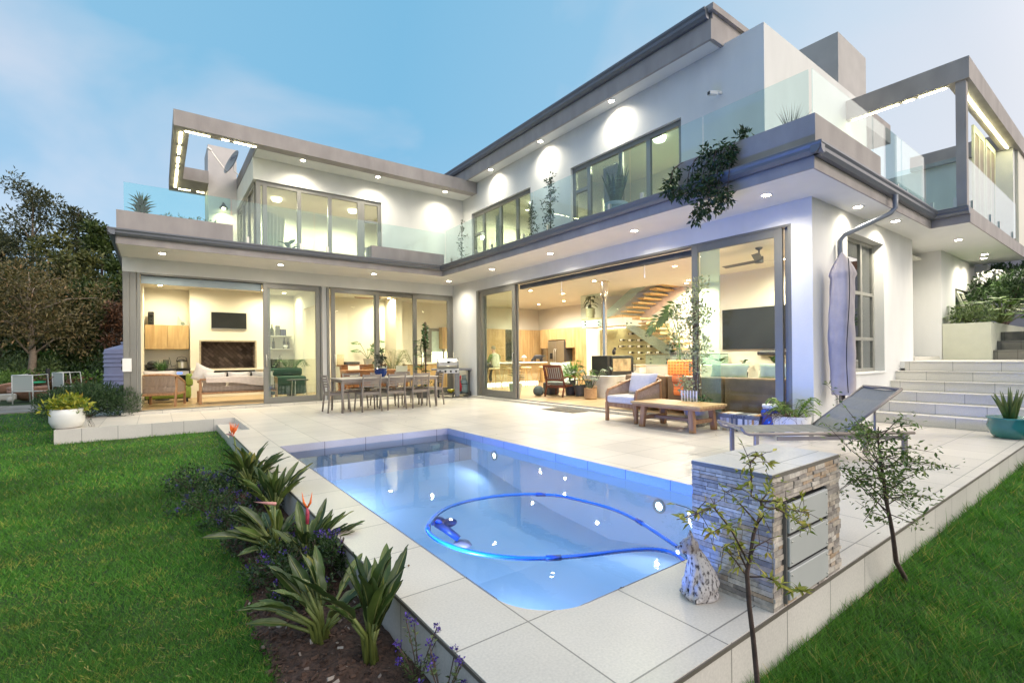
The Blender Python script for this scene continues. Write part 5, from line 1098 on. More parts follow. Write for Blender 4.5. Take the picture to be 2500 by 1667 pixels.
for (u, v, k, lb) in ((440, 1120, 0, 'round leaved dark plant at the left on the low cabinet'), (605, 1120, 1, 'small plant in a dark square pot on the low cabinet'), (735, 1130, 2, 'bushy plant in a white footed pot on the low cabinet'), (805, 1120, 3, 'big leaved plant at the right end of the low cabinet')):
    q = on(*z6(u, v), 'x', 11.75); t = plant('shelf_plant', lb, (11.75, q.y, .622), 'pot plant'); pot_lathe(.08, .14, M['dgrey'] if k in (0, 1) else M['white'], t); b = MB()
    for j in range((9, 22, 34, 16)[k]):
        an = rnd.random() * 6.28; big_leaf(b, (.03 * math.cos(an), .03 * math.sin(an), .14 + (.32, .28, .12, .3)[k] * rnd.random()), (math.cos(an), math.sin(an), .8), (0, 0, 1), (.2, .11, .11, .26)[k], (.15, .07, .05, .10)[k], .3, 4)
    b.build('foliage', M['leafd'], t, True)
t = thing('ceiling_fan', 'dark three blade ceiling fan above the leather sofa', 'fan', (9.6, 4.75, 3.3)); MB().cyl((0, 0, -.30), .08, .12, 16).cyl((0, 0, -.2), .016, .2, 8).lathe([(.001, -.06), (.06, -.03), (.07, 0)], n=14).build('motor', M['dgrey'], t)
for k in range(3):
    a = R(-38 + 120 * k); MB().grid(lambda u, v: ((.06 + .75 * u) * math.cos(a) - (v - .5) * .14 * math.sin(a), (.06 + .75 * u) * math.sin(a) + (v - .5) * .14 * math.cos(a), -.26 + (v - .5) * .03), 8, 3).build('blade', M['dgrey'], t, True)
# ---- interior lamps (recessed, lit)
IW = (1, .92, .76)
def ilamp(x, y, z, W_, col=IW, r_=.055): downlight(x, y, z, W_, col, M['lampi'], 172, r_)
for (px, py, fn) in ((655, 368, z5), (920, 393, z5), (928, 452, z5), (722, 480, z5), (1178, 288, z5), (1837, 168, z5), (1950, 282, z5)):
    q = on(*fn(px, py), 'z', 3.296); ilamp(q.x, q.y, 3.296, 600)
for x, y in ((9.0, 6.8), (9.3, 3.9), (11.2, 5.0), (12.5, 8.3)): ilamp(x, y, 3.296, 420 if y < 8 else 520, (1, .90, .66))
for x, y in ((4.6, 15.2), (6.6, 16.2), (7.4, 14.6)): ilamp(x, y, 3.296, 440, (1, .87, .60))
for x, y in ((2.65, 16.3), (.9, 16.3), (1.8, 14.9), (.1, 16.8), (3.3, 16.7)): ilamp(x, y, 3.296, 170, (1, .90, .62))
# ================================================================== upper rooms
b = MB()
b.box(2.2, 8, 17.2, 17.3, 3.7, 6.1); b.box(2.2, 8.3, YL + .24, 17.3, 6.1, 6.14); b.box(6.6, 6.7, YL + .24, 17.2, 3.7, 6.1)
b.box(8.3, 12.4, 13.3, 13.4, 3.7, 6.1); b.box(8.3, 12.4, 9.55, 9.65, 3.7, 6.1); b.box(11.6, 11.7, 9.65, 13.3, 3.7, 6.1); b.box(10.9, 11.0, 4.1, 9.55, 3.7, 6.1); b.box(8.28, 12.5, 4.1, 13.4, 6.1, 6.14); b.box(9.2, 10.9, 8.5, 8.56, 3.7, 5.2)
hp('upper_room_wall', b, M['iwall'])
hp('feature_wall', MB().box(10.86, 10.895, 4.1, 7.2, 3.7, 6.1), pm('green_mural', (.10, .30, .07), .8, var=.75, scale=2.2, detail=6))
hp('feature_wall', MB().box(9.5, 10.86, 4.095, 4.12, 3.7, 6.1), pm('green_mural_side', (.16, .36, .12), .8, var=.5, scale=2))
tag(MB().box(10.3, 10.84, 6.0, 8.2, 3.7, 5.15).build('wardrobe', pm('cream_board', (.75, .66, .42), .6), None, bevel=.006), 'cream built in cupboard in the green upstairs room', 'cupboard'); tag(MB().box(9.6, 9.9, 7.35, 7.6, 3.7, 4.75).build('green_door', pm('lime_board', (.06, .42, .03), .5)), 'bright green panel in the upstairs room behind the snake plant', 'panel')
def curtain(x0, y0, x1, y1, z0, z1, label, mat):
    a, c = Vector((x0, y0, 0)), Vector((x1, y1, 0)); d = (c - a); n_ = Vector((-d.y, d.x, 0)).normalized()
    o = MB().grid(lambda u, v: tuple(a + d * u * (1 - .12 * (1 - v)) + n_ * .04 * math.sin(u * 40) + Vector((0, 0, z0 + (z1 - z0) * v))), 60, 2).build('curtain', mat, None, True); tag(o, label, 'curtain')
lc = pm('curtain_cloth', (.66, .66, .58), .9, var=.05)
curtain(2.45, 15.2, 3.2, 15.9, 3.8, 5.45, 'pale curtain hanging in the upstairs left bedroom', lc); curtain(8.55, 12.0, 8.6, 12.4, 3.8, 5.6, 'pale green curtain in the upstairs window near the inner corner', lc); curtain(8.5, 7.35, 8.5, 7.8, 3.8, 5.6, 'grey curtain gathered beside the snake plant window', pm('curtain_grey', (.34, .34, .29), .9))
t = thing('bed', 'bed with a buttoned cream headboard in the upstairs left bedroom', 'bed', (4.5, 15.5, 3.71)); MB().box(-1.0, .9, -.8, .9, 0, .5).build('mattress', M['linen'], t, True, bevel=.08, seg=2); MB().grid(lambda u, v: (-1.05 + 2.0 * u, 1.0 - .03 * abs(math.sin(u * 22)), .3 + .72 * v), 66, 4).build('headboard', pm('button_fabric', (.62, .55, .40), .9), t, True)
t = plant('bedroom_plant', 'broad leaved plant inside the upstairs left bedroom window', (2.95, 14.3, 3.72)); b = MB()
for k in range(12): a = k * 2.4; big_leaf(b, (.03 * math.cos(a), .03 * math.sin(a), .3 + .03 * k), (math.cos(a), math.sin(a), .9), (0, 0, 1), .28, .15, .3, 4)
b.build('foliage', M['leafi'], t, True); pot_lathe(.13, .3, M['white'], t)
o = MB().ball((10.2, 10.15, 5.25), .03, .14, .24).build('mask', pm('turquoise', (.02, .45, .50), .5), None, True); tag(o, 'turquoise oval wall ornament in the upstairs middle room', 'ornament')
def globe(q, W_, label):
    t = thing('ceiling_lamp', label, 'ceiling lamp', q, 0, 'round lamps on the upstairs ceilings'); MB().lathe([(.001, -.12), (.12, -.09), (.15, -.03), (.14, 0)], n=20).build('shade', emis('globe_lamp', (1, .88, .66), 7), t, True)
    spot('ceiling_lamp_light', (0, 0, -.14), (0, 0, -2), W_, (1, .84, .55), 175, .5, .12, t)
def zu(x, y): return (550 + x / 5.2267, 400 + y / 5.2267)
q = on(*zu(655, 440), 'z', 6.098); globe(tuple(q), 600, 'left round lamp on the upstairs bedroom ceiling'); q = on(*zu(1625, 590), 'z', 6.098); globe(tuple(q), 520, 'right round lamp on the upstairs bedroom ceiling')
q = on(1610, 335, 'z', 6.098); globe(tuple(q), 680, 'round lamp on the ceiling of the green upstairs room'); globe((9.7, 11.9, 6.098), 700, 'round lamp on the ceiling of the upstairs middle room')
# ================================================================== patio furniture and outdoor things
def slat_chair(name):
    """taupe resin chair, faces local +y, back at -y"""
    t = thing(name, 'x', 'chair', (0, 0, 0)); P = M['pgrey']; D = M['pgreyd']
    for s in (-1, 1):
        MB().tube([(s * .225, -.245, 0), (s * .205, -.20, .42), (s * .20, -.225, .62), (s * .20, -.27, .83)], [.018, .022, .021, .018], 8).build('leg', P, t, True)
        MB().tube([(s * .235, .24, 0), (s * .215, .20, .42)], [.017, .022], 8).build('leg', P, t, True)
    MB().box(-.215, .215, -.19, .22, .415, .445).build('seat', D, t, bevel=.01)
    MB().box(-.205, .205, -.21, -.185, .37, .43).box(-.205, .205, .20, .225, .38, .43).box(-.225, -.195, -.19, .2, .38, .43).box(.195, .225, -.19, .2, .38, .43).build('seat_rail', P, t, bevel=.004)
    b = MB()
    for z, h in ((.80, .055), (.735, .04), (.68, .04), (.625, .04), (.572, .035)):
        y = -.225 - (z - .62) * .22
        b.grid(lambda u, v: ((u - .5) * .40, y - .03 * (1 - (2 * u - 1) ** 2) + .0, z + (v - .5) * h), 8, 1); b.grid(lambda u, v: ((u - .5) * .40, y + .016 - .03 * (1 - (2 * u - 1) ** 2), z + (.5 - v) * h), 8, 1)
        b.grid(lambda u, v: ((u - .5) * .40, y + .016 * v - .03 * (1 - (2 * u - 1) ** 2), z + .5 * h), 8, 1)
    b.build('back_slats', P, t); return t
TX0, TX1, TY0, TY1 = 3.22, 5.58, 10.62, 11.50
t = thing('patio_table', 'long taupe outdoor dining table set in front of the dining room doors', 'table', (4.4, 11.06, 0)); hx, hy = (TX1 - TX0) / 2, (TY1 - TY0) / 2
MB().box(-hx, hx, -hy, hy, .715, .745).build('top', pm('table_top_resin', (.38, .335, .29), .45, var=.05), t, bevel=.008); MB().box(-hx + .03, hx - .03, -hy + .02, hy - .02, .66, .714).build('apron', M['pgrey'], t)
for x in (-hx + .05, hx - .05):
    for y in (-hy + .05, hy - .05): MB().tube([(x, y, .66), (x * 1.01, y, 0)], [.035, .024], 10).build('leg', M['pgrey'], t, True)
c0 = slat_chair('patio_chair')
spots_ = [(3.86, 10.74, 0, 'taupe slat back chair, left of the three facing away from the pool side'), (4.46, 10.76, 0, 'taupe slat back chair, middle of the three on the pool side of the patio table'), (5.08, 10.78, 0, 'taupe slat back chair, right of the three on the pool side of the patio table'),
          (3.85, 11.62, 180, 'taupe chair on the far side of the patio table, nearest the braai room'), (4.55, 11.64, 180, 'taupe chair on the far side of the patio table, behind the blue pot'), (5.20, 11.64, 180, 'taupe chair on the far side of the patio table, nearest the gas barbecue'),
          (3.25, 11.08, -90, 'taupe chair at the left head of the patio table'), (5.62, 11.10, 90, 'taupe chair at the right head of the patio table')]
spots_[0] = spots_[0][:3] + ('taupe slat back chair, left of the three on the pool side of the patio table',)
for i, (x, y, a, lb) in enumerate(spots_):
    c = c0 if i == 0 else copy_tree(c0); c.location = (x, y, 0); c.rotation_euler = (0, 0, R(a)); c['label'] = lb; c['group'] = 'chairs around the patio table'
blue = pm('cobalt_glaze', (.005, .03, .17), .12, var=.25, scale=6, coat=.5)
t = plant('blue_pot_plant', 'small dark leaved plant in a cobalt blue pot on the patio table', (4.28, 11.05, .746)); MB().lathe([(.085, 0), (.13, .05), (.15, .12), (.135, .17), (.16, .19), (.155, .20), (.12, .18), (.001, .16)], n=28).build('pot', blue, t, True)
leaf_cloud(MB(), [(0, 0, .30), (.05, .02, .42), (-.05, 0, .40), (0, .03, .52)], .10, 150, .065, .04).build('foliage', leafmat('jade_leaf', (.03, .05, .03), (.10, .10, .07)), t); MB().tube([(0, 0, .15), (.01, 0, .3), (-.02, 0, .5)], .012, 6).build('stem', M['bark'], t)
# gas barbecue (front faces the table side)
t = thing('gas_barbecue', 'grey gas barbecue with four knobs and a closed lid against the inner corner wall', 'barbecue', (7.10, 12.75, 0), R(-26)); gr = pm('braai_grey', (.20, .20, .20), .4, .3); gl_ = pm('braai_lid', (.33, .32, .30), .3, .6)
# local: front = -x side? front faces -y, side shelf to +x
lidp = [(-.24, .88), (-.26, .93), (-.22, 1.06), (-.12, 1.15), (.04, 1.18), (.16, 1.17), (.20, 1.08), (.20, .88)]
ld = MB().prism([(y, z) for y, z in lidp], 'x', -.36, .20).build('lid', gl_, t, True, auto=30); MB().prism([(y * 1.02, z if z < .9 else z + .006) for y, z in lidp], 'x', .2, .235).prism([(y * 1.02, z if z < .9 else z + .006) for y, z in lidp], 'x', -.395, -.36).build('lid_end', gr, ld, True, auto=30)
MB().tube([(-.34, -.25, .93), (-.34, -.31, .94), (.18, -.31, .94), (.18, -.25, .93)], .014, 8).build('lid_handle', M['steel'], ld, True); MB().lathe([(.04, 0), (.04, .01), (.001, .012)], n=16).xf(lambda p: Vector((p.x - .06, -.235 - p.z, 1.06 + p.y))).build('gauge', M['black'], ld, True)
MB().box(-.40, .24, -.25, .24, .74, .875).build('firebox', gr, t, bevel=.008); MB().box(-.40, .24, -.31, -.251, .72, .85).build('control_panel', M['steel'], t, bevel=.006)
for k in range(4): MB().lathe([(.034, 0), (.028, .03), (.001, .032)], n=14).xf(lambda p: Vector((-.31 + k * .155 + p.x, -.312 - p.z, .785 + p.y))).build('knob', M['black'], t, True)
MB().box(.245, .62, -.26, .22, .80, .87).build('side_shelf', gr, t, bevel=.01); MB().box(-.56, -.405, -.24, .22, .81, .86).build('side_shelf', gr, t, bevel=.01)
for x, y in ((-.36, -.22), (-.36, .2), (.20, .2)): MB().box(x - .022, x + .022, y - .022, y + .022, .06, .74).build('leg', M['black'], t)
MB().box(.12, .26, -.24, -.19, .03, .74).build('leg', gr, t, bevel=.008); MB().box(-.38, .56, -.2, .2, .10, .125).build('bottom_shelf', M['black'], t); MB().box(.54, .58, .0, .05, .06, .8).build('leg', M['black'], t)
for x, y in ((.06, -.24), (.58, -.1)):
    w = MB().lathe([(.075, -.02), (.09, -.012), (.09, .012), (.075, .02)], n=20).xf(lambda p: Vector((x + p.z, y + p.x, .09 + p.y))).build('wheel', M['black'], t, True, auto=35); MB().lathe([(.001, -.022), (.05, -.022), (.05, .022), (.001, .022)], n=14).xf(lambda p: Vector((x + p.z, y + p.x, .09 + p.y))).build('hub', M['steel'], w)
for x, y in ((-.36, -.22), (-.36, .2)): MB().ball((x, y, .035), .035).build('castor', M['black'], t, True)
tm = t.matrix_basis
q = tm @ Vector((.40, -.05, .126)); t = thing('gas_bottle', 'grey green gas bottle strapped under the barbecue side shelf', 'gas bottle', tuple(q)); MB().lathe([(.10, 0), (.115, .03), (.12, .06), (.12, .30), (.10, .37), (.05, .40), (.001, .40)], n=24).build('body', pm('gas_green', (.16, .22, .22), .45, var=.1), t, True)
MB().lathe([(.06, .40), (.065, .52), (.055, .52), (.05, .41)], n=18).build('collar', pm('gas_collar', (.22, .28, .28), .5), t, True); MB().lathe([(.122, .26), (.122, .285)], n=24).build('strap', M['black'], t, True); MB().cyl((0, 0, .4), .02, .09, 10).build('valve', M['steel'], t)
q = tm @ Vector((.28, -.16, .126)); o = MB().tube([(0, 0, .05), (.02, 0, .2), (-.02, .01, .35), (.01, 0, .48), (.03, .02, .52)], [.03, .035, .03, .03, .02], 8).build('hanging_bag', pm('red_cloth', (.45, .02, .03), .6, var=.2, scale=20), None, True); o.location = q; tag(o, 'red folded bag hanging beside the gas bottle', 'bag')
q = tm @ Vector((.02, .0, .126)); o = MB().lathe([(.04, .0), (.09, .04), (.115, .11), (.11, .11), (.08, .05), (.001, .03)], n=22).build('bowl', pm('yellow_enamel', (.62, .52, .04), .35), None, True); o.location = q; tag(o, 'yellow bowl standing under the barbecue', 'bowl')
# fiddle leaf fig outside the dining doors
t = plant('fig_plant', 'fiddle leaf fig with a tall leafy pole by the dining room doors', (6.33, 13.10, 0)); pot_lathe(.2, .34, M['dgrey'], t); b, st = MB(), MB()
st.tube([(0, 0, .3), (.02, .02, .9), (-.02, 0, 1.5), (.0, 0, 1.75)], .012, 6); st.tube([(.06, .03, .3), (.07, .02, 1.2), (.10, .0, 1.6)], .010, 6); st.tube([(.07, .02, 1.1), (.2, .0, 1.2), (.28, 0, 1.22)], .008, 5)
for k in range(34):
    a, h = k * 2.4, 1.2 + .55 * (k % 12) / 12
    if k > 24: h = .75 + .25 * rnd.random()
    big_leaf(b, (.02 * math.cos(a), .02 * math.sin(a), h), (math.cos(a), math.sin(a), .35), (0, 0, 1), .26, .16, .35, 5)
for p in ((.24, 0, 1.2), (.1, 0, 1.5)): big_leaf(b, p, (.4, -.4, .7), (-.5, .3, 1), .22, .14, .2, 4)
b.build('foliage', M['leafi'], t, True); st.build('stem', M['bark'], t); leaf_cloud(MB(), [(.12, .05, .45), (-.1, 0, .42), (.2, -.1, .35)], .13, 90, .06, .04).build('undergrowth', M['leafi'], t)
b = MB(); P0_ = Vector((.14, .02, 1.55))
leaf_cloud(b, [P0_ + Vector((.01 * math.sin(k), 0, .075 * k)) for k in range(9)], .06, 150, .08, .06); b.build('climber', M['leafi'], t); MB().tube([(.14, .02, .3), (.14, .02, 2.25)], .03, 8).build('moss_pole', M['bark'], t)
# door mat
t = MB().grid(lambda u, v: (6.98 + .50 * u, 7.35 + 1.05 * v, .006 + .012 * min(1, 14 * min(u, v, 1 - u, 1 - v))), 24, 30).build('door_mat', pm('coir_mat', (.10, .09, .075), .95, var=.7, scale=55, bump=.8, bscale=90)); t.rotation_euler = (0, 0, 0); tag(t, 'dark speckled door mat on the tiles in front of the living room doors', 'door mat')
rope_armchair('armchair', 'teak and rope armchair with white cushions on the patio beside the low table', (7.10, 5.83, 0), R(-90), .72)
# teak low table
t = thing('low_table', 'low slatted teak table on the patio beside the armchair', 'table', (6.88, 4.77, 0)); b = MB()
for k in range(9): b.box(-.37 + k * .0825, -.37 + k * .0825 + .078, -.66, .66, .385, .42)
b.build('top', M['teakt'], t, bevel=.003); MB().box(-.35, .35, -.64, .64, .345, .384).build('apron', M['teak'], t, bevel=.004)
for x in (-.28, .28):
    for y in (-.46, .46): MB().bar((x * 1.05, y * 1.04, 0), (x * .98, y * .97, .345), .075, .085, (0, 1, 0)).build('leg', M['teakz'], t, bevel=.005)
MB().box(-.03, .03, -.46, .46, .13, .18).build('stretcher', M['teak'], t, bevel=.004)
for y in (-.45, .45): MB().box(-.26, .26, y - .028, y + .028, .125, .185).build('cross_bar', M['teak'], t, bevel=.004)
# climber in a grey pot in front of the door post
t = plant('climbing_plant', 'tall variegated climber in a grey pot in front of the door leaf', (7.36, 4.72, 0)); pot_lathe(.2, .36, M['concrete'], t, prof=[(.14, 0), (.19, .14), (.215, .36), (.19, .36), (.18, .31), (.001, .31)])
cs = [(.02 * math.sin(k * 1.3), .10 * math.sin(k * .9) - .02, .95 + k * .075) for k in range(20)] + [(-.05, .28 - .03 * k, 2.0 - .06 * k) for k in range(7)] + [(-.1, .42, 1.55), (-.08, .35, 1.75), (-.05, .3, 1.4), (0, -.12, 1.25), (0, -.16, 1.9), (0, .2, 1.15)]
b = leaf_cloud(MB(), cs, .16, 1500, .065, .032, .2, 5); leaf_cloud(b, [(-.1, .16, .62), (-.05, .05, .66), (-.1, .2, .72)], .13, 200, .055, .03, .2, 6); b.build('foliage', M['leafv'], t)
leaf_cloud(MB(), [(-.1, -.1, .40), (.05, .12, .41), (-.12, .08, .38), (.1, -.08, .40)], .12, 240, .05, .035).build('undergrowth', M['leafi'], t)
b = MB()
for k in range(7): b.tube([(.05 * math.cos(k), .06 * math.sin(k), .3), (.06 * math.sin(k * 2), .08 * math.cos(k * 1.7), 1.2), (.03 * math.cos(k), .07 * math.sin(k * 3), 2.1)], .007, 5)
b.build('stems', M['bark'], t); b = MB()
for k in range(6): b.box(-.2, -.19, -.14 + k * .055, -.115 + k * .055, .36, .60)
b.build('trellis', M['white'], t)
# striped game box
t = thing('game_box', 'striped wooden game box with printed letters against the right door leaf', 'box', (7.40, 3.93, 0), R(3)); cols = [(.62, .60, .55), (.10, .105, .115), (.55, .27, .07), (.13, .14, .15), (.42, .36, .27), (.70, .68, .62)]
cm_ = [pm('stripe_%d' % i, c, .6) for i, c in enumerate(cols)]
for k in range(17):
    y = -.30 + k * .0353; i = (k * 5 + (k * k) % 7) % 6; MB().box(-.155, -.145, y, y + .033, .004, .20).build('slat', cm_[i], t)
    MB().box(-.145, .145, y, y + .034, .262, .27).build('lid_slat', cm_[(i + 2) % 6], t)
MB().box(-.144, .145, -.30, .30, 0, .261).build('body', M['dgrey'], t); MB().box(-.165, -.1445, -.32, .32, .205, .262).build('rim', pm('box_rim', (.17, .175, .18), .6), t, bevel=.003)
def text(s, loc, rot, size, mat, parent, name='lettering', ext=.002):
    c = bpy.data.curves.new(name, 'FONT'); c.body = s; c.size = size; c.align_x = 'CENTER'; c.align_y = 'CENTER'; c.extrude = ext; c.space_character = 1.35
    tmp = bpy.data.objects.new(name, c); COL.objects.link(tmp); dg = bpy.context.evaluated_depsgraph_get(); me = bpy.data.meshes.new_from_object(tmp.evaluated_get(dg)); bpy.data.objects.remove(tmp)
    o = bpy.data.objects.new(name, me); COL.objects.link(o); me.materials.clear(); me.materials.append(mat); o.location = loc; o.rotation_euler = rot
    if parent is not None: o.parent = parent
    return o
text('JENGA', (-.167, 0, .233), (R(90), 0, R(-90)), .06, M['black'], t)
# white planter with fern, blue jar
t = plant('fern_planter', 'white round planter with ferns and dry orange fronds by the house corner', (7.22, 3.14, 0)); pot_lathe(.25, .33, M['white'], t, prof=[(.20, 0), (.25, .33), (.235, .33), (.225, .28), (.001, .28)]); b, st = MB(), MB()
for k in range(20): arch_frond(b, (.08 * math.cos(k * 2.4), .08 * math.sin(k * 2.4), .3), k * 2.4, .26 + .16 * rnd.random(), .30 * (.5 + .8 * rnd.random()), .12, 12, .085, .03, st)
b.build('foliage', leafmat('fern_leaf', (.07, .15, .02), (.22, .33, .04)), t); st.build('stems', M['leaf'], t); b, st = MB(), MB()
for k in range(6): arch_frond(b, (.1 * math.cos(k), .1 * math.sin(k), .3), k * 1.3 + 2.4, .28, .06, .16, 10, .06, .025, st)
b.build('dry_fronds', leafmat('dry_frond', (.32, .09, .02), (.50, .20, .04)), t)
b = MB()
for k in range(120):
    a = rnd.random() * 6.28; r0 = .12 + .1 * rnd.random(); c = Vector((r0 * math.cos(a) - .1, r0 * math.sin(a) + .08, .32)); e = c + Vector((rnd.gauss(-.10, .12), rnd.gauss(.05, .14), rnd.gauss(-.02, .12))); b.tube([c, c.lerp(e, .5) + Vector((0, 0, .05)), e], .0022, 3, False)
b.build('dry_stems', pm('dry_stem', (.12, .06, .035), .9), t)
t = thing('blue_jar', 'blue and clear glass jar behind the white fern planter', 'jar', (7.46, 3.52, 0)); MB().lathe([(.13, 0), (.15, .05), (.15, .34), (.12, .38)], n=24).build('body', pm('blue_glass', (.02, .08, .42), .15), t, True); MB().lathe([(.125, .38), (.135, .41), (.13, .44), (.12, .44)], n=24).build('rim', M['white'], t, True)
# sun lounger: sling on an aluminium frame, parallel to the picture plane
FWD, RGT = Vector((_d.x, _d.y, 0)), Vector((_r.x, _r.y, 0))
t = thing('sun_lounger', 'grey quilted sling sun lounger with raised back beside the house corner', 'sun lounger', (5.375, 2.93, 0), math.atan2(RGT.y, RGT.x)); fg = pm('sling_grey', (.20, .20, .19), .7, var=.06, scale=30, bump=.3, bscale=200); fr_ = pm('lounger_frame', (.23, .20, .175), .4, .3)
def quilt(u, v, L, n): return .010 * abs(math.sin(u * math.pi * n)) ** .5
HX, BL, BH = 1.05, .62, .46      # hinge x, back run, back rise
MB().grid(lambda u, v: (.02 + (HX - .02) * u, -.27 + .54 * v, .335 + quilt(u, v, 1, 6) - .012 * math.sin(v * math.pi)), 60, 8).build('seat_sling', fg, t, True)
MB().grid(lambda u, v: (HX + (BL + .02) * u - .02 * math.sin(u * 3), -.27 + .54 * v, .335 + BH * u + quilt(u, v, 1, 4) - .02 * math.sin(v * math.pi)), 40, 8).build('back_sling', fg, t, True)
for s in (-1, 1):
    MB().tube([(-.09, s * .29, .395), (-.05, s * .29, .345), (0, s * .29, .325), (HX + .75, s * .29, .325)], .018, 8).build('side_rail', fr_, t, True); MB().tube([(HX, s * .283, .34), (HX + BL, s * .283, .34 + BH)], .017, 8).build('back_rail', fr_, t, True)
    MB().box(.05, .095, s * .29 - .02, s * .29 + .02, 0, .31).build('leg', fr_, t, bevel=.003); MB().box(HX + .62, HX + .665, s * .29 - .02, s * .29 + .02, 0, .31).build('leg', fr_, t, bevel=.003)
MB().tube([(-.09, -.29, .395), (-.09, .29, .395)], .018, 8).tube([(HX + BL, -.283, .34 + BH), (HX + BL, .283, .34 + BH)], .017, 8).box(.3, HX + .6, -.3, -.28, .255, .295).box(.3, HX + .6, .28, .3, .255, .295).build('frame', fr_, t, True, auto=30); MB().tube([(HX + .35, -.25, .33), (HX + .35, -.25, .56)], .012, 6).build('prop', fr_, t)
# closed cantilever umbrella in its cover
t = thing('umbrella', 'closed umbrella in a mauve fabric cover standing against the end wall', 'umbrella', (8.03, 2.78, 0)); cv = pm('umbrella_cover', (.40, .36, .37), .85, var=.06, scale=8, bump=.25, bscale=30)
def cov(u, v):
    a = 2 * math.pi * u; z = .60 + 2.07 * v; r_ = .185 - .03 * abs(v - .35) if v < .82 else .165 * (1 - ((v - .82) / .18) ** 1.6) + .03 * (1 - v) / .18 + .005
    r_ *= 1 + .07 * math.sin(3 * a + v * 4) + .05 * math.sin(5 * a - 7 * v) + .03 * math.sin(11 * a + 13 * v) * v + .02 * math.sin(40 * v + 2 * a); return (r_ * math.cos(a) + .015 * math.sin(v * 9), r_ * .85 * math.sin(a), z)
MB().grid(cov, 48, 44).build('cover', cv, t, True)
MB().tube([(-.09 - .10 * math.cos(.0) + .03 * v, -.13 + .02 * math.sin(v * 6), .64 + 1.9 * v) for v in [k / 20 for k in range(21)]], .006, 6).build('zip', M['black'], t); MB().cyl((0, 0, 0), .028, .66, 12).build('pole', M['steel'], t, True); MB().lathe([(.24, 0), (.24, .04), (.05, .06)], n=24).build('base', M['dgrey'], t, True, auto=30)
# teal pot with an aloe
t = plant('teal_pot_plant', 'aloe in a glazed teal bowl on the patio in front of the steps', (9.55, 1.28, 0)); MB().lathe([(.16, 0), (.21, .06), (.245, .17), (.225, .25), (.25, .27), (.25, .29), (.22, .28), (.001, .25)], n=32).build('pot', pm('teal_glaze', (.03, .19, .17), .18, var=.15, scale=4, coat=.4), t, True)
b = MB()
for k in range(15):
    a = k * 2.4; l = .25 + .75 * rnd.random(); b.tube([(.03 * math.cos(a), .03 * math.sin(a), .25), (.12 * l * math.cos(a), .12 * l * math.sin(a), .42), (.24 * l * math.cos(a), .24 * l * math.sin(a), .50 + .28 * (1 - l * .8))], [.034, .026, .002], 6)
b.build('leaves', leafmat('aloe_leaf', (.06, .11, .02), (.20, .24, .05)), t, True)
# ---- stone clad pool pump housing
t = thing('stone_pillar', 'stone clad pump housing with tiled top and grey louvre panels beside the pool', 'pillar', (2.29, 1.084, 0)); PW, PD, PH = .765, .415, .64
stm, tt, bs, n, l = newmat('ledge_stone'); bs.inputs['Roughness'].default_value = .85
g = n('ShaderNodeNewGeometry'); rp = n('ShaderNodeValToRGB'); e = rp.color_ramp.elements; e[0].color = (.23, .20, .18, 1); e[1].color = (.55, .49, .42, 1)
for p, c in ((.35, (.40, .36, .32)), (.62, (.50, .44, .37)), (.80, (.42, .30, .20)), (.9, (.58, .53, .47))): x = rp.color_ramp.elements.new(p); x.color = c + (1,)
l(g.outputs['Random Per Island'], rp.inputs[0]); tcn = n('ShaderNodeTexCoord'); nz = n('ShaderNodeTexNoise'); nz.inputs['Scale'].default_value = 38; nz.inputs['Detail'].default_value = 6; l(tcn.outputs['Object'], nz.inputs['Vector'])
r2 = n('ShaderNodeMapRange'); r2.inputs[1].default_value = .3; r2.inputs[2].default_value = .7; r2.inputs[3].default_value = .72; r2.inputs[4].default_value = 1.2; l(nz.outputs[0], r2.inputs[0])
vm = n('ShaderNodeVectorMath'); vm.operation = 'SCALE'; l(rp.outputs[0], vm.inputs[0]); l(r2.outputs[0], vm.inputs['Scale']); l(vm.outputs[0], bs.inputs['Base Color'])
bp = n('ShaderNodeBump'); bp.inputs['Strength'].default_value = .8; bp.inputs['Distance'].default_value = .006; l(nz.outputs[0], bp.inputs['Height']); l(bp.outputs[0], bs.inputs['Normal'])
b = MB(); rs = random.Random(3); z = 0; row = 0
while z < PH - .022:
    h = min(rs.choice((.016, .02, .024, .026)), PH - .02 - z)
    for face in range(3):       # left (-x), front (-y), right (+x)
        Ltot = PW if face == 1 else PD; u = 0
        while u < Ltot - 1e-6:
            w = min(rs.uniform(.05, .15), Ltot - u)
            if Ltot - u - w < .03: w = Ltot - u
            pr_ = rs.uniform(.0, .011) if face != 0 else rs.uniform(0, .004); gp2 = .0012
            if face == 0: b.box(-pr_, .03, u + gp2, u + w - gp2, z + gp2, z + h - gp2)
            elif face == 2: b.box(PW - .03, PW + pr_, u + gp2, u + w - gp2, z + gp2, z + h - gp2)
            else:
                x0, x1 = u, u + w
                if z < .50 and z + h > .02 and x1 > .10 and x0 < .545:   # the louvre opening
                    for a0, a1 in ((x0, min(x1, .10)), (max(x0, .545), x1)):
                        if a1 - a0 > .012: b.box(a0 + gp2, a1 - gp2, -pr_, .03, z + gp2, z + h - gp2)
                else: b.box(x0 + gp2, x1 - gp2, -pr_, .03, z + gp2, z + h - gp2)
            u += w
    z += h; row += 1
b.build('stone_cladding', stm, t); MB().box(.028, PW - .028, .032, PD, 0, PH - .022).build('core', M['dgrey'], t); MB().box(-.002, PW + .004, -.002, PD + .002, PH - .021, PH - .004).build('top_edge', pm('top_edge_trim', (.16, .145, .125), .5), t)
MB().box(.0, PW, .0, PD, PH - .0035, PH).build('top_tile', tilemat('pillar_top_tile', (.70, .665, .62), .55, .55, .30, .1, .5, .32), t)
lv = pm('louvre_grey', (.44, .45, .44), .45, var=.03)
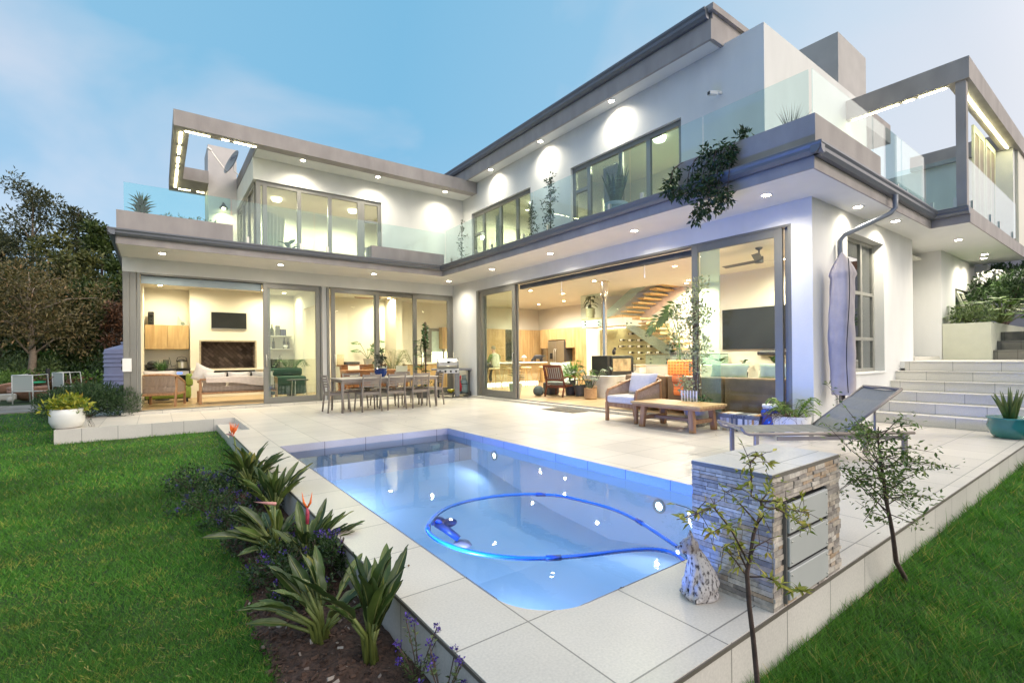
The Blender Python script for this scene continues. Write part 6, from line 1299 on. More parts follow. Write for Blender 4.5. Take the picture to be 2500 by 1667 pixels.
for k in range(3):
    p = MB().box(.105, .54, -.030, -.012, .035 + k * .158, .035 + k * .158 + .138).build('louvre_panel', lv, t, bevel=.003)
    for x in (.125, .52):
        for z in (.02, .118): MB().ball((x, -.031, .035 + k * .158 + z), .005).build('screw', M['steel'], p)
MB().box(.115, .53, -.011, .0, .025, .49).build('backing', M['black'], t); MB().box(.545, .56, -.02, .03, .02, .50).box(.09, .102, -.02, .03, .02, .5).build('panel_frame', M['alud'], t)
# ---- stone cat
def stonecat():
    m, t2, bs, n, l = newmat('weathered_stone'); bs.inputs['Roughness'].default_value = .9; tcn = n('ShaderNodeTexCoord'); mp = n('ShaderNodeMapping'); mp.inputs['Scale'].default_value = (1, 1, .45); l(tcn.outputs['Object'], mp.inputs[0])
    nz = n('ShaderNodeTexNoise'); nz.inputs['Scale'].default_value = 85; nz.inputs['Detail'].default_value = 4; l(mp.outputs[0], nz.inputs['Vector']); rp = n('ShaderNodeValToRGB'); e = rp.color_ramp.elements
    e[0].position, e[1].position = .36, .50; e[0].color = (.06, .05, .05, 1); e[1].color = (.58, .53, .51, 1); l(nz.outputs[0], rp.inputs[0])
    n2 = n('ShaderNodeTexNoise'); n2.inputs['Scale'].default_value = 14; l(tcn.outputs['Object'], n2.inputs['Vector']); sp = n('ShaderNodeSeparateXYZ'); l(tcn.outputs['Object'], sp.inputs[0])
    a = n('ShaderNodeMapRange'); a.inputs[1].default_value = .19; a.inputs[2].default_value = .25; a.inputs[4].default_value = .35; l(sp.outputs['Z'], a.inputs[0]); ad = n('ShaderNodeMath'); ad.operation = 'ADD'; l(a.outputs[0], ad.inputs[0]); l(n2.outputs[0], ad.inputs[1])
    r3 = n('ShaderNodeMapRange'); r3.inputs[1].default_value = .62; r3.inputs[2].default_value = .85; r3.inputs[4].default_value = .6; l(ad.outputs[0], r3.inputs[0])
    mx = n('ShaderNodeMixRGB'); mx.inputs[2].default_value = (.17, .125, .115, 1); l(r3.outputs[0], mx.inputs[0]); l(rp.outputs[0], mx.inputs[1]); l(mx.outputs[0], bs.inputs['Base Color'])
    bp = n('ShaderNodeBump'); bp.inputs['Strength'].default_value = .5; bp.inputs['Distance'].default_value = .004; l(nz.outputs[0], bp.inputs['Height']); l(bp.outputs[0], bs.inputs['Normal']); return m
b = MB()   # faces local +x, head turned a little to -y
b.lathe([(.085, 0), (.092, .012), (.088, .03)], (0, 0, 0), 20, 1.0, .82); b.ball((-.012, 0, .062), .078, .068, .066)
b.tube([(-.018, 0, .06), (-.004, 0, .115), (.012, 0, .165), (.026, 0, .205), (.036, -.002, .225)], [.078, .068, .055, .041, .036], 16)
for s in (-1, 1):
    b.ball((.015, s * .052, .052), .055, .028, .05); b.tube([(.035, s * .022, .16), (.058, s * .024, .09), (.066, s * .024, .02), (.085, s * .024, .012)], [.024, .018, .015, .015], 8); b.tube([(.03, s * .06, .02), (.075, s * .055, .012)], .014, 8)
hd = Vector((.052, -.012, .252)); b.ball(hd, .046, .043, .041, 18, 12); hf = Vector((.86, -.5, -.12)).normalized(); hs = Vector((.5, .86, 0)).normalized()
b.ball(hd + hf * .040 + Vector((0, 0, -.012)), .021, .021, .017)
b.ball(hd + hf * .058 + Vector((0, 0, -.003)), .006); b.ball(hd + hf * .034 + hs * .022 + Vector((0, 0, -.014)), .016, .016, .013); b.ball(hd + hf * .034 - hs * .022 + Vector((0, 0, -.014)), .016, .016, .013)
for s in (-1, 1):
    e = hd + hs * (s * .027) - hf * .006 + Vector((0, 0, .026)); b.tube([e, e + hs * (s * .006) + Vector((0, 0, .020)), e + hs * (s * .010) + Vector((0, 0, .042))], [.019, .013, .003], 8)
b.tube([(-.07, -.02, .03), (-.085, -.05, .026), (-.06, -.082, .022), (.0, -.088, .02), (.05, -.075, .018)], [.024, .023, .021, .018, .012], 10)
CT = thing('cat_statue', 'weathered speckled stone cat sitting at the pool edge in front of the pillar', 'statue', (2.165, 1.375, 0), math.atan2(.593 * .96 - .805 * .25, -.805 * .96 - .593 * .25))
fuse(b, 'body', stonecat(), CT, .0042, 2)
b = MB()
for s in (-1, 1): b.ball(hd + hf * .0405 + hs * (s * .019) + Vector((0, 0, .008)), .0065, .0065, .006)
b.ball(hd + hf * .064 + Vector((0, 0, -.002)), .005, .006, .004); b.build('eyes_and_nose', M['black'], CT, True)
# ---- pool cleaner and its floating hose
k_ = 1.3 / 1.4
hp_ = [(2.78, 1.86), (2.99, 1.97), (3.11, 2.24), (3.32, 2.75), (3.36, 3.09), (3.32, 3.34), (3.26, 3.64), (3.06, 3.86), (2.8, 4.0), (2.56, 4.05), (2.25, 4.03), (2.03, 3.9), (1.84, 3.7), (1.75, 3.54), (1.73, 3.42), (1.73, 3.27), (1.79, 3.01), (1.92, 2.79), (2.06, 2.64), (2.22, 2.53), (2.43, 2.43), (2.66, 2.34), (2.83, 2.26), (2.93, 2.16), (2.94, 2.04), (2.85, 1.89), (2.74, 1.84)]
hp_ = [Vector((x * k_, y * k_, -.105)) for x, y in hp_]
def smooth(pts, it=2):
    for _ in range(it):
        q = [pts[0]]
        for a, c in zip(pts[:-1], pts[1:]): q += [a.lerp(c, .25), a.lerp(c, .75)]
        pts = q + [pts[-1]]
    return pts
hp_ = smooth(hp_, 2); hp_[0].y = max(hp_[0].y, 1.68); t = thing('pool_hose', 'blue ribbed cleaner hose floating in a loop on the pool', 'hose', (0, 0, 0)); b = MB(); sub = []
for a, c in zip(hp_[:-1], hp_[1:]):
    m_ = max(1, int((c - a).length / .011)); sub += [a.lerp(c, i / m_) for i in range(m_)]
b.tube(sub, [.0140 if i % 2 else .0160 for i in range(len(sub))], 8); b.build('tube', pm('hose_blue', (.015, .15, .45), .35, var=.1), t, True)
for f in (.16, .36, .62, .82): i = int(f * len(sub)); MB().tube([sub[i - 4], sub[i], sub[i + 4]], .019, 10).build('coupling', pm('hose_coupling', (.01, .07, .25), .4), t, True)
t = thing('pool_cleaner', 'dark blue pool cleaner with two rounded lobes at the bend of the hose', 'pool cleaner', (1.82, 3.45, -.13), R(20)); t.scale = (.85,) * 3; cb = pm('cleaner_blue', (.005, .06, .32), .4, var=.15, scale=12)
MB().ball((.03, .07, 0), .085, .075, .035).ball((.05, -.05, 0), .095, .075, .035).build('body', cb, t, True); MB().tube([(-.05, 0, .02), (-.05, -.12, -.02), (.0, -.22, -.10)], [.04, .035, .03], 10).build('neck', cb, t, True); MB().lathe([(.09, -.16), (.07, -.13), (.001, -.12)], (.02, -.24, 0), 18).build('foot', pm('cleaner_pale', (.55, .42, .55), .5), t, True)
# ---- satellite dish
q = at(*(480 + 780 / 7.84, 320 + 500 / 7.84), 16.4); t = thing('satellite_dish', 'grey satellite dish with lettering on the left upper wall', 'satellite dish', (1.93, 15.9, 6.62)); ax_ = Vector((-.88, -.25, .35)).normalized(); sx_ = ax_.cross(Vector((0, 0, 1))).normalized(); ux_ = sx_.cross(ax_)
dc = Vector((-.10, 0, .22)); b = MB()
def dish(u, v, off=0):
    r_, a = u, 2 * math.pi * v; return dc + sx_ * (.34 * r_ * math.cos(a)) + ux_ * (.38 * r_ * math.sin(a)) + ax_ * (.075 * r_ * r_ + off)
b.grid(lambda u, v: dish(u, v), 8, 36); b.grid(lambda u, v: dish(u, -v, -.012), 8, 36); b.build('reflector', pm('dish_grey', (.30, .32, .33), .5, var=.04), t, True)
MB().tube([dc - ux_ * .37 + ax_ * .02, dc + ax_ * .62 - ux_ * .05], .012, 6).build('arm', M['steel'], t); MB().obox(dc + ax_ * .66 - ux_ * .03, ax_, sx_, ux_, .12, .06, .06).build('receiver', M['white'], t, bevel=.01); MB().tube([dc - ax_ * .02, dc - ax_ * .10 - ux_ * .2, (.045, 0, -.1)], .018, 6).build('mount', M['steel'], t)
tx = text('DStv', (0, 0, 0), (0, 0, 0), .17, pm('dish_letter', (.03, .05, .12), .5), t); tx.matrix_basis = Matrix.Translation(dc + ax_ * .055 + ux_ * .16) @ Matrix((( -sx_.x, ux_.x, ax_.x, 0), (-sx_.y, ux_.y, ax_.y, 0), (-sx_.z, ux_.z, ax_.z, 0), (0, 0, 0, 1)))
# ================================================================== plants outside
def tri_mesh(name, V, mat):
    n = len(V) // 3; me = bpy.data.meshes.new(name); me.vertices.add(len(V)); me.vertices.foreach_set('co', np.ascontiguousarray(V, dtype=np.float32).ravel())
    me.loops.add(len(V)); me.loops.foreach_set('vertex_index', np.arange(len(V), dtype=np.int32)); me.polygons.add(n)
    me.polygons.foreach_set('loop_start', np.arange(0, 3 * n, 3, dtype=np.int32)); me.polygons.foreach_set('loop_total', np.full(n, 3, dtype=np.int32))
    me.update(calc_edges=True); me.materials.append(mat); o = bpy.data.objects.new(name, me); COL.objects.link(o); return o
def grassmat(name, c0, c1, straw, amt):
    m, t, b, n, l = newmat(name); b.inputs['Roughness'].default_value = .6; g = n('ShaderNodeNewGeometry'); rp = n('ShaderNodeValToRGB'); e = rp.color_ramp.elements
    e[0].color = c0 + (1,); e[1].color = c1 + (1,); l(g.outputs['Random Per Island'], rp.inputs[0])
    tcn = n('ShaderNodeTexCoord'); mp = n('ShaderNodeMapping'); mp.inputs['Rotation'].default_value = (0, 0, R(-35)); mp.inputs['Scale'].default_value = (1, 3.2, 1); l(tcn.outputs['Object'], mp.inputs[0])
    nz = n('ShaderNodeTexNoise'); nz.inputs['Scale'].default_value = 2.6; nz.inputs['Detail'].default_value = 7; nz.inputs['Roughness'].default_value = .72; l(mp.outputs[0], nz.inputs['Vector'])
    a = n('ShaderNodeMapRange'); a.inputs[1].default_value = .52; a.inputs[2].default_value = .72; a.inputs[3].default_value = .03; a.inputs[4].default_value = amt; l(nz.outputs[0], a.inputs[0])
    # a second hash of the island number picks which blades in a dry patch are straw
    h1 = n('ShaderNodeMath'); h1.operation = 'MULTIPLY'; h1.inputs[1].default_value = 91.7; l(g.outputs['Random Per Island'], h1.inputs[0]); h2 = n('ShaderNodeMath'); h2.operation = 'FRACT'; l(h1.outputs[0], h2.inputs[0])
    lt = n('ShaderNodeMath'); lt.operation = 'LESS_THAN'; l(h2.outputs[0], lt.inputs[0]); l(a.outputs[0], lt.inputs[1])
    mx = n('ShaderNodeMixRGB'); mx.inputs[2].default_value = straw + (1,); l(lt.outputs[0], mx.inputs[0]); l(rp.outputs[0], mx.inputs[1])
    n3 = n('ShaderNodeTexNoise'); n3.inputs['Scale'].default_value = .9; n3.inputs['Detail'].default_value = 3; l(tcn.outputs['Object'], n3.inputs['Vector']); r3 = n('ShaderNodeMapRange'); r3.inputs[1].default_value = .3; r3.inputs[2].default_value = .7; r3.inputs[3].default_value = .65; r3.inputs[4].default_value = 1.25; l(n3.outputs[0], r3.inputs[0])
    vs = n('ShaderNodeVectorMath'); vs.operation = 'SCALE'; l(mx.outputs[0], vs.inputs[0]); l(r3.outputs[0], vs.inputs['Scale']); l(vs.outputs[0], b.inputs['Base Color'])
    tr = n('ShaderNodeBsdfTranslucent'); l(vs.outputs[0], tr.inputs[0]); ms = n('ShaderNodeMixShader'); ms.inputs[0].default_value = .4; l(b.outputs[0], ms.inputs[1]); l(tr.outputs[0], ms.inputs[2]); l(ms.outputs[0], t.nodes['Material Output'].inputs[0]); return m
def blades_np(x, y, z, h, w, lean, comb=None):
    n = len(x); a = rng.random(n) * 2 * np.pi; la = rng.random(n) * 2 * np.pi if comb is None else comb + rng.normal(size=n) * .9
    P = np.stack([x, y, z], 1); s = np.stack([np.cos(a), np.sin(a), np.zeros(n)], 1) * (w * .5)[:, None]
    T = P + np.stack([np.cos(la) * lean * h, np.sin(la) * lean * h, h], 1)
    return np.stack([P - s, P + s, T], 1).reshape(-1, 3)
fw, rg = np.array([FWD.x, FWD.y]), np.array([RGT.x, RGT.y])
def lawn_pts(n, d0, d1, l0, l1, p):
    u = rng.random(n); d = (d0 ** (1 - p) + u * (d1 ** (1 - p) - d0 ** (1 - p))) ** (1 / (1 - p)); lt = (l0 + (l1 - l0) * rng.random(n)) * d
    xy = d[:, None] * fw + lt[:, None] * rg; return xy[:, 0], xy[:, 1], d
x, y, d = lawn_pts(330000, 1.7, 21, -1.18, .12, 1.55)
be = np.vectorize(bed_edge)(y)
k = ((x < be - .01 + .06 * rng.random(len(x)) ** 3) | ((y > 6.6) & (x < XL - .02))) & ((y < 11.40) | (x < -1.46)) & ~((y > 18.85) & (x > -13))
x, y, d = x[k], y[k], d[k]; sc = np.clip(d / 3, .75, 3.2)
clump = .75 + .5 * (np.sin(x * 7.3 + 2 * np.sin(y * 3.1)) * np.sin(y * 6.1 + 1.7 * np.sin(x * 2.7)) * .5 + .5)
hgt = (.015 + .020 * rng.random(len(x))) * clump * np.clip(sc, .9, 1.7)
V1 = blades_np(x, y, np.full(len(x), ZL - .002), hgt, .0042 * sc, .9)
tag(tri_mesh('lawn_grass', V1, grassmat('lawn_blades', (.035, .155, .014), (.15, .38, .04), (.52, .48, .09), .50)), 'short mown lawn left of the pool with yellow dry patches', 'grass', kind='stuff')
x, y, d = lawn_pts(120000, 1.75, 11, .28, 1.15, 1.5)
k = (y < YF - .008); x, y, d = x[k], y[k], d[k]; sc = np.clip(d / 3, .8, 2.5); edge = np.exp(-((YF - y) / .10))
clump = .6 + .8 * (np.sin(x * 9.3 + 2 * np.sin(y * 5.1)) * np.sin(y * 8.1 + 1.7 * np.sin(x * 3.7)) * .5 + .5)
hgt = (.028 + .045 * rng.random(len(x)) ** 2) * clump * (1 + .9 * edge * rng.random(len(x))) * np.clip(sc, .9, 1.5)
V2 = blades_np(x, y, np.full(len(x), ZL - .002), hgt, .0048 * sc, .9, None)
tag(tri_mesh('verge_grass', V2, grassmat('verge_blades', (.025, .12, .012), (.14, .36, .035), (.50, .42, .09), .30)), 'longer rough grass along the right front edge of the patio', 'grass', kind='stuff')
# straw lying on the lawn
n = 1100; x, y, d = lawn_pts(n, 1.8, 9, -1.1, 0, 1.4); k = (x < np.vectorize(bed_edge)(y) - .03) & (y < 11.3); x, y = x[k], y[k]; n = len(x); a = R(-35) + rng.normal(size=n) * .5; L_ = .02 + .04 * rng.random(n)
P = np.stack([x, y, np.full(n, ZL + .022) + .012 * rng.random(n)], 1); T = P + np.stack([np.cos(a) * L_, np.sin(a) * L_, .01 * rng.normal(size=n)], 1); s = np.stack([-np.sin(a), np.cos(a), np.zeros(n)], 1) * .0016
tag(tri_mesh('lawn_straw', np.stack([P - s, P + s, T], 1).reshape(-1, 3), pm('straw', (.34, .29, .08), .8, var=.3, scale=20)), 'loose straw lying on the lawn', 'straw', kind='stuff')

# ---- bird of paradise plants
pl_leaf, _t, _b, _n, _l = newmat('paradise_leaf'); _b.inputs['Roughness'].default_value = .38
_g = _n('ShaderNodeNewGeometry'); _r1 = _n('ShaderNodeValToRGB'); _e = _r1.color_ramp.elements; _e[0].color = (.025, .05, .014, 1); _e[1].color = (.26, .23, .025, 1); _x = _r1.color_ramp.elements.new(.4); _x.color = (.05, .09, .02, 1); _x = _r1.color_ramp.elements.new(.8); _x.color = (.10, .14, .025, 1)
_l(_g.outputs['Random Per Island'], _r1.inputs[0]); _tc = _n('ShaderNodeTexCoord'); _nz = _n('ShaderNodeTexNoise'); _nz.inputs['Scale'].default_value = 9; _nz.inputs['Detail'].default_value = 5; _l(_tc.outputs['Object'], _nz.inputs['Vector'])
_mr = _n('ShaderNodeMapRange'); _mr.inputs[1].default_value = .3; _mr.inputs[2].default_value = .7; _mr.inputs[3].default_value = .7; _mr.inputs[4].default_value = 1.35; _l(_nz.outputs[0], _mr.inputs[0]); _vs = _n('ShaderNodeVectorMath'); _vs.operation = 'SCALE'; _l(_r1.outputs[0], _vs.inputs[0]); _l(_mr.outputs[0], _vs.inputs['Scale']); _l(_vs.outputs[0], _b.inputs['Base Color'])
pl_stem = pm('paradise_stem', (.13, .16, .035), .5, var=.3, scale=10); pl_rib = pm('paradise_midrib', (.19, .21, .07), .5, var=.15)
PETAL = pm('orange_petal', (.80, .16, .02), .5, var=.2, scale=30); BRACT = pm('red_bract', (.50, .06, .10), .5, var=.5, scale=18); PINKB = pm('pink_bract', (.55, .25, .22), .5, var=.3, scale=15)
def paradise(loc, label, seed, n, H, spread, flowers=(), bias=(0, 0), dry=0):
    q = random.Random(seed); t = plant('bird_of_paradise', label, (loc[0], loc[1], ZL), 'plant', 'bird of paradise plants along the pool wall'); b, st, rb = MB(), MB(), MB()
    n = int(n * 1.5)
    for k in range(n):
        az = k * 2.4 + q.random(); ln = spread * .62 * (.1 + .9 * q.random() ** 1.2); h = H * (.5 + .5 * q.random()) * (1 - .35 * ln); ox, oy = math.cos(az) * ln + bias[0], math.sin(az) * ln + bias[1]
        p0 = Vector((.05 * math.cos(az) * q.random(), .05 * math.sin(az) * q.random(), 0)); p2 = Vector((ox * h, oy * h, h * .62)); p1 = Vector((ox * h * .3, oy * h * .3, h * .36)); st.tube([p0, p1, p2], [.012, .010, .007], 6)
        dr = (p2 - p1).normalized() + Vector((ox * .35, oy * .35, -.12 * ln)); L = H * (.34 + .16 * q.random()); dr.normalize(); up = Vector((-ox, -oy, .6)); up = up if up.length > .1 else Vector((q.random() - .5, q.random() - .5, .3)); w = L * (.21 + .08 * q.random())
        up = Matrix.Rotation(q.gauss(0, .6), 3, dr) @ up; cu = .05 + .22 * q.random()
        big_leaf(b, p2, dr, up, L, w, cu, 12, .004, .55)
        s_ = dr.cross(up).normalized(); u_ = s_.cross(dr).normalized(); rb.tube([p2 + dr * L * v + u_ * (-cu * L * v * v + .002) for v in (0, .25, .5, .75, .96)], [.004, .0034, .0028, .002, .0008], 5)
    nf_ = len(b.f); b.add(rb.v, rb.f); fo = b.build('foliage', pl_leaf, t, True); fo.data.materials.append(pl_rib); st.build('stems', pl_stem, t, True)
    for p in fo.data.polygons[nf_:]: p.material_index = 1
    for (fx, fy, fh, kind) in flowers:
        top = Vector((fx, fy, fh)); s2 = MB().tube([(fx * .2, fy * .2, 0), (fx * .7, fy * .7, fh * .5), top], [.010, .009, .007], 6).build('flower_stem', pl_stem, t, True); left = Vector((-RGT.x, -RGT.y, 0))
        if kind == 'bud': MB().tube([top + left * -.01, top + left * .06 + Vector((0, 0, .006)), top + left * .14 + Vector((0, 0, .015))], [.012, .010, .001], 8).build('bud', PINKB, s2, True); continue
        if kind == 'full':
            MB().tube([top, top + left * .03 + Vector((0, 0, .02)), top + left * .09 + Vector((0, 0, .026))], [.010, .014, .002], 8).build('bract', PINKB, s2, True); bb = MB()
            for j in range(9): dd = Vector((q.gauss(0, .28), q.gauss(0, .28), 1)) + left * -.1; bb.kites([top + Vector((0, 0, .015)) + Vector((q.gauss(0, .008), q.gauss(0, .008), 0))], [tuple(dd)], [tuple(Vector((q.gauss(0, 1), q.gauss(0, 1), .1)))], .10 + .06 * q.random(), .020, .25)
            bb.build('petals', PETAL, s2); continue
        MB().tube([top + Vector((0, 0, -.01)), top + Vector((.002, 0, .06)), top + Vector((0, 0, .10))], [.011, .013, .006], 8).build('bract', BRACT, s2, True); bb = MB()
        for sg in (-1, 1): pp = [top + Vector((0, 0, .095)), top + RGT * sg * .022 + Vector((0, 0, .13)), top + RGT * sg * .034 + Vector((0, 0, .20))]; bb.tube(pp, [.006, .008, .001], 6)
        bb.build('petals', PETAL, s2, True)
paradise((.78, 5.75), 'farthest bird of paradise with a full orange flower, beside the patio step', 21, 26, .58, .75, ((-.10, .35, .60, 'full'),))
paradise((.84, 4.75), 'bird of paradise just behind the farthest flower, close to the pool wall, without flowers', 22, 18, .54, .55)
paradise((.68, 3.78), 'bird of paradise in the middle of the bed with a pink horizontal bud', 23, 18, .50, .85, ((-.02, -.05, .43, 'bud'),), (-.25, .1))
paradise((.80, 3.42), 'bird of paradise with a narrow red and orange flower leaning on the pool wall', 24, 19, .48, .65, ((.0, -.02, .36, 'spear'),), (.15, 0))
paradise((.66, 2.52), 'broad leaved bird of paradise with a pale unopened bud, second nearest', 25, 16, .50, .95, (), (-.1, .15))
paradise((.80, 2.22), 'nearest bird of paradise with upright paddle leaves at the bottom of the picture', 26, 15, .58, .48, (), (0, .0))
# ---- purple flowering shrubs
FLW = leafmat('violet_flower', (.025, .012, .12), (.10, .045, .34), trans=.1)
def shrub(loc, r, h, label, seed, n=1000, nf=120):
    r *= 1.25; h *= 1.1
    t = plant('flowering_shrub', label, (loc[0], loc[1], ZL), 'shrub', 'violet flowering shrubs along the bed'); q = np.random.default_rng(seed); c = [(r * .7 * math.cos(a), r * .7 * math.sin(a), h * (.35 + .3 * (i % 3) / 2)) for i, a in enumerate(np.arange(0, 6.28, .9))] + [(0, 0, h * .65)]
    leaf_cloud(MB(), c, r * .52, n, .030, .016, .4, seed).build('foliage', M['leafd'], t)
    for k in range(nf // 9):
        b = MB(); a, rr2 = q.random() * 6.28, r * q.random() ** .5 * 1.05; leaf_cloud(b, [(rr2 * math.cos(a), rr2 * math.sin(a), h * (.72 + .32 * q.random()) * (1 - .35 * (rr2 / r) ** 2))], .02, 14, .014, .011, .3, seed + k); b.build('flower_head', FLW, t)
    b = MB()
    for k in range(14): a = k * 2.4; b.tube([(0, 0, 0), (r * .35 * math.cos(a), r * .35 * math.sin(a), h * .4), (r * .7 * math.cos(a), r * .7 * math.sin(a), h * .75)], .003, 4, False)
    b.build('stems', M['barkd'], t)
shrub((.30, 6.35), .20, .22, 'violet shrub farthest out on the lawn side of the bed', 31); shrub((.38, 5.35), .24, .22, 'violet shrub in front of the farthest bird of paradise', 32); shrub((.60, 4.15), .17, .20, 'small violet shrub beside the bird of paradise with the pink bud', 33)
shrub((.62, 3.35), .16, .24, 'violet shrub at the lawn edge below the red and orange flower', 34); shrub((.88, 3.2), .11, .34, 'tall violet shrub against the pool wall right of the red and orange flower', 35); shrub((.84, 5.1), .13, .3, 'violet shrub hidden among the far bird of paradise leaves', 36)
shrub((.66, 3.0), .13, .2, 'violet shrub just behind the broad leaved bird of paradise', 37)
shrub((.74, 4.0), .14, .18, 'low violet shrub at the foot of the pool wall, under the red and orange flower', 38); shrub((.50, 4.75), .17, .18, 'violet shrub at the lawn edge between the two largest violet shrubs', 39); shrub((.62, 6.0), .18, .24, 'violet shrub under the full orange flower', 40)
def wispy(loc, label, seed):
    t = plant('flowering_shrub', label, (loc[0], loc[1], ZL), 'shrub', 'violet flowering shrubs along the bed'); q = random.Random(seed); b, st, fl_ = MB(), MB(), MB()
    for k in range(9):
        a = q.random() * 6.28; h = .16 + .14 * q.random(); p = [Vector((0, 0, 0)), Vector((.03 * math.cos(a), .03 * math.sin(a), h * .5)), Vector((.09 * math.cos(a), .09 * math.sin(a), h))]; st.tube(p, .0025, 5)
        for j in range(16): pt = p[0].lerp(p[2], .25 + .7 * q.random()); b.kites([pt], [(q.gauss(0, 1), q.gauss(0, 1), .5)], [(q.gauss(0, .4), q.gauss(0, .4), 1)], .028, .011)
        leaf_cloud(MB(), [p[2] + Vector((0, 0, .005))], .014, 16, .012, .009, .3, seed + k).build('flower_head', FLW, t)
    b.build('foliage', M['leafo'], t); st.build('stems', M['barkd'], t)
wispy((.90, 1.92), 'wispy violet flowering shrub against the pool wall at the bottom edge, left one', 41); wispy((.90, 1.70), 'wispy violet flowering shrub against the pool wall at the bottom edge, right one', 42)
# ---- two saplings in front of the patio
def twig(mb, pts, r0, r1, n=6): m_ = len(pts); mb.tube(pts, [r0 + (r1 - r0) * i / (m_ - 1) for i in range(m_)], n)
def kz(x, y): return (1640 + x / 4.9, 1080 + y / 4.9)
def s3z(x, y): return (1550 + x / 2.187, 950 + y / 2.187)
q = random.Random(5); t = plant('sapling', 'thin sapling with sparse yellow green leaves in front of the stone pillar', (1.72, .85, ZL), 'tree'); O = Vector((1.72, .85, ZL))
def kp(pts, y0=.85, dy=.1, fn=kz): return [on(*fn(a, c), 'y', y0 + dy * i / max(1, len(pts) - 1)) - O for i, (a, c) in enumerate(pts)]
tw = MB(); trunk = [Vector((0, 0, 0)), on(*s3z(648, 1500), 'y', .85) - O, on(*s3z(632, 1330), 'y', .85) - O, on(*s3z(610, 1150), 'y', .85) - O, on(*s3z(598, 980), 'y', .85) - O, on(*s3z(615, 900), 'y', .85) - O, on(*s3z(632, 780), 'y', .85) - O, on(*s3z(672, 660), 'y', .85) - O]
MB().tube(trunk, [.0095, .009, .0085, .008, .0075, .0068, .006, .005], 8).build('trunk', M['barkd'], t, True)
brs = [([(900, 1400), (700, 1020), (560, 850), (500, 770), (430, 790), (260, 870), (60, 920)], -.05), ([(1000, 940), (870, 790), (740, 650), (600, 560)], .06), ([(1070, 800), (1065, 700), (950, 640), (955, 400), (940, 240), (850, 30)], .03), ([(940, 240), (1010, 165), (1090, 150)], .02), ([(1065, 700), (1200, 705), (1320, 715), (1430, 670)], -.08), ([(1080, 760), (1180, 790), (1340, 780), (1560, 830), (1650, 830)], .08), ([(1250, 785), (1430, 890), (1560, 990), (1640, 990)], .1), ([(890, 1490), (800, 1300), (740, 1190), (620, 1260)], .05), ([(920, 1410), (1000, 1240), (1120, 1180), (1200, 1210)], -.04), ([(870, 1560), (740, 1380), (660, 1300)], .04), ([(1065, 700), (1160, 590), (1180, 420)], .05), ([(700, 1020), (640, 1000), (440, 1085)], -.03), ([(1000, 1000), (1080, 900), (1100, 870)], -.06)]
lv_ = MB(); 
for pts, dy in brs:
    P_ = kp(pts, .85, dy); twig(tw, P_, .0036, .0011, 5); L_ = sum((c - a).length for a, c in zip(P_[:-1], P_[1:])); 
    for k in range(int(10 + L_ * 70)):
        i = q.randrange(len(P_) - 1); u = q.random(); pt = P_[i].lerp(P_[i + 1], u)
        if i + u < (len(P_) - 1) * .35 and q.random() < .7: continue
        dr = Vector((q.gauss(0, 1), q.gauss(0, 1), q.gauss(.1, .7))).normalized()
        if q.random() < .35: tip = pt + dr * (.02 + .05 * q.random()); tw.tube([pt, pt.lerp(tip, .5) + Vector((0, 0, .004)), tip], .0011, 4, False); 
        else: tip = pt
        for j in range(q.choice((1, 1, 2, 3))): d2 = (dr + Vector((q.gauss(0, .8), q.gauss(0, .8), q.gauss(-.1, .6)))).normalized(); lv_.kites([tip], [tuple(d2)], [(q.gauss(0, .5), q.gauss(0, .5), 1)], .020 + .020 * q.random(), .009 + .004 * q.random(), .22)
P_ = [on(*s3z(a, c), 'y', .85 - .02 * i) - O for i, (a, c) in enumerate(((615, 1000), (700, 1000), (760, 1030), (840, 1070), (905, 1075)))]; twig(tw, P_, .003, .0012, 5)
for k in range(60): i = q.randrange(1, 4); pt = P_[i].lerp(P_[i + 1] if i < 4 else P_[i], q.random()); lv_.kites([pt], [(q.gauss(0, 1), q.gauss(0, 1), q.gauss(0, .6))], [(q.gauss(0, .5), q.gauss(0, .5), 1)], .03 + .02 * q.random(), .012, .2)
tw.build('branches', M['barkd'], t, True); lv_.build('foliage', leafmat('sapling_leaf', (.13, .19, .02), (.46, .42, .06), (.52, .34, .07)), t)
t = plant('sapling', 'denser small tree with a leaning trunk beyond the stone pillar', (3.80, .97, ZL), 'tree'); O = Vector((3.80, .97, ZL)); trunk = [on(*s3z(a, c), 'y', .97) - O for a, c in ((1410, 1010), (1395, 920), (1378, 780), (1362, 690), (1340, 590), (1328, 480), (1312, 380), (1300, 280), (1300, 200))]; trunk[0] = Vector((0, 0, 0))
MB().tube(trunk, [.0145, .0135, .012, .011, .010, .009, .007, .005, .0025], 8).build('trunk', M['barkd'], t, True); tw, lv_ = MB(), MB(); q = random.Random(9)
for k in range(64):
    i = 3 + q.random() * 4.6; p0 = trunk[int(i)].lerp(trunk[int(i) + 1], i % 1); az = q.random() * 6.28; ln = (.14 + .24 * q.random()) * (1.15 - abs(i - 5.2) * .17); e = p0 + Vector((math.cos(az) * ln, math.sin(az) * ln * .9, ln * q.gauss(.25, .4))); m_ = p0.lerp(e, .5) + Vector((q.gauss(0, .02), q.gauss(0, .02), q.gauss(.02, .02))); tw.tube([p0, m_, e], [.0032, .0022, .0010], 5)
    for j in range(24):
        u = .3 + .75 * q.random(); pt = (p0.lerp(m_, u * 2) if u < .5 else m_.lerp(e, u * 2 - 1)) + Vector((q.gauss(0, .022), q.gauss(0, .022), q.gauss(0, .022))); lv_.kites([pt], [(q.gauss(0, 1), q.gauss(0, 1), q.gauss(.2, .7))], [(q.gauss(0, .5), q.gauss(0, .5), 1)], .024 + .018 * q.random(), .012 + .005 * q.random(), .2)
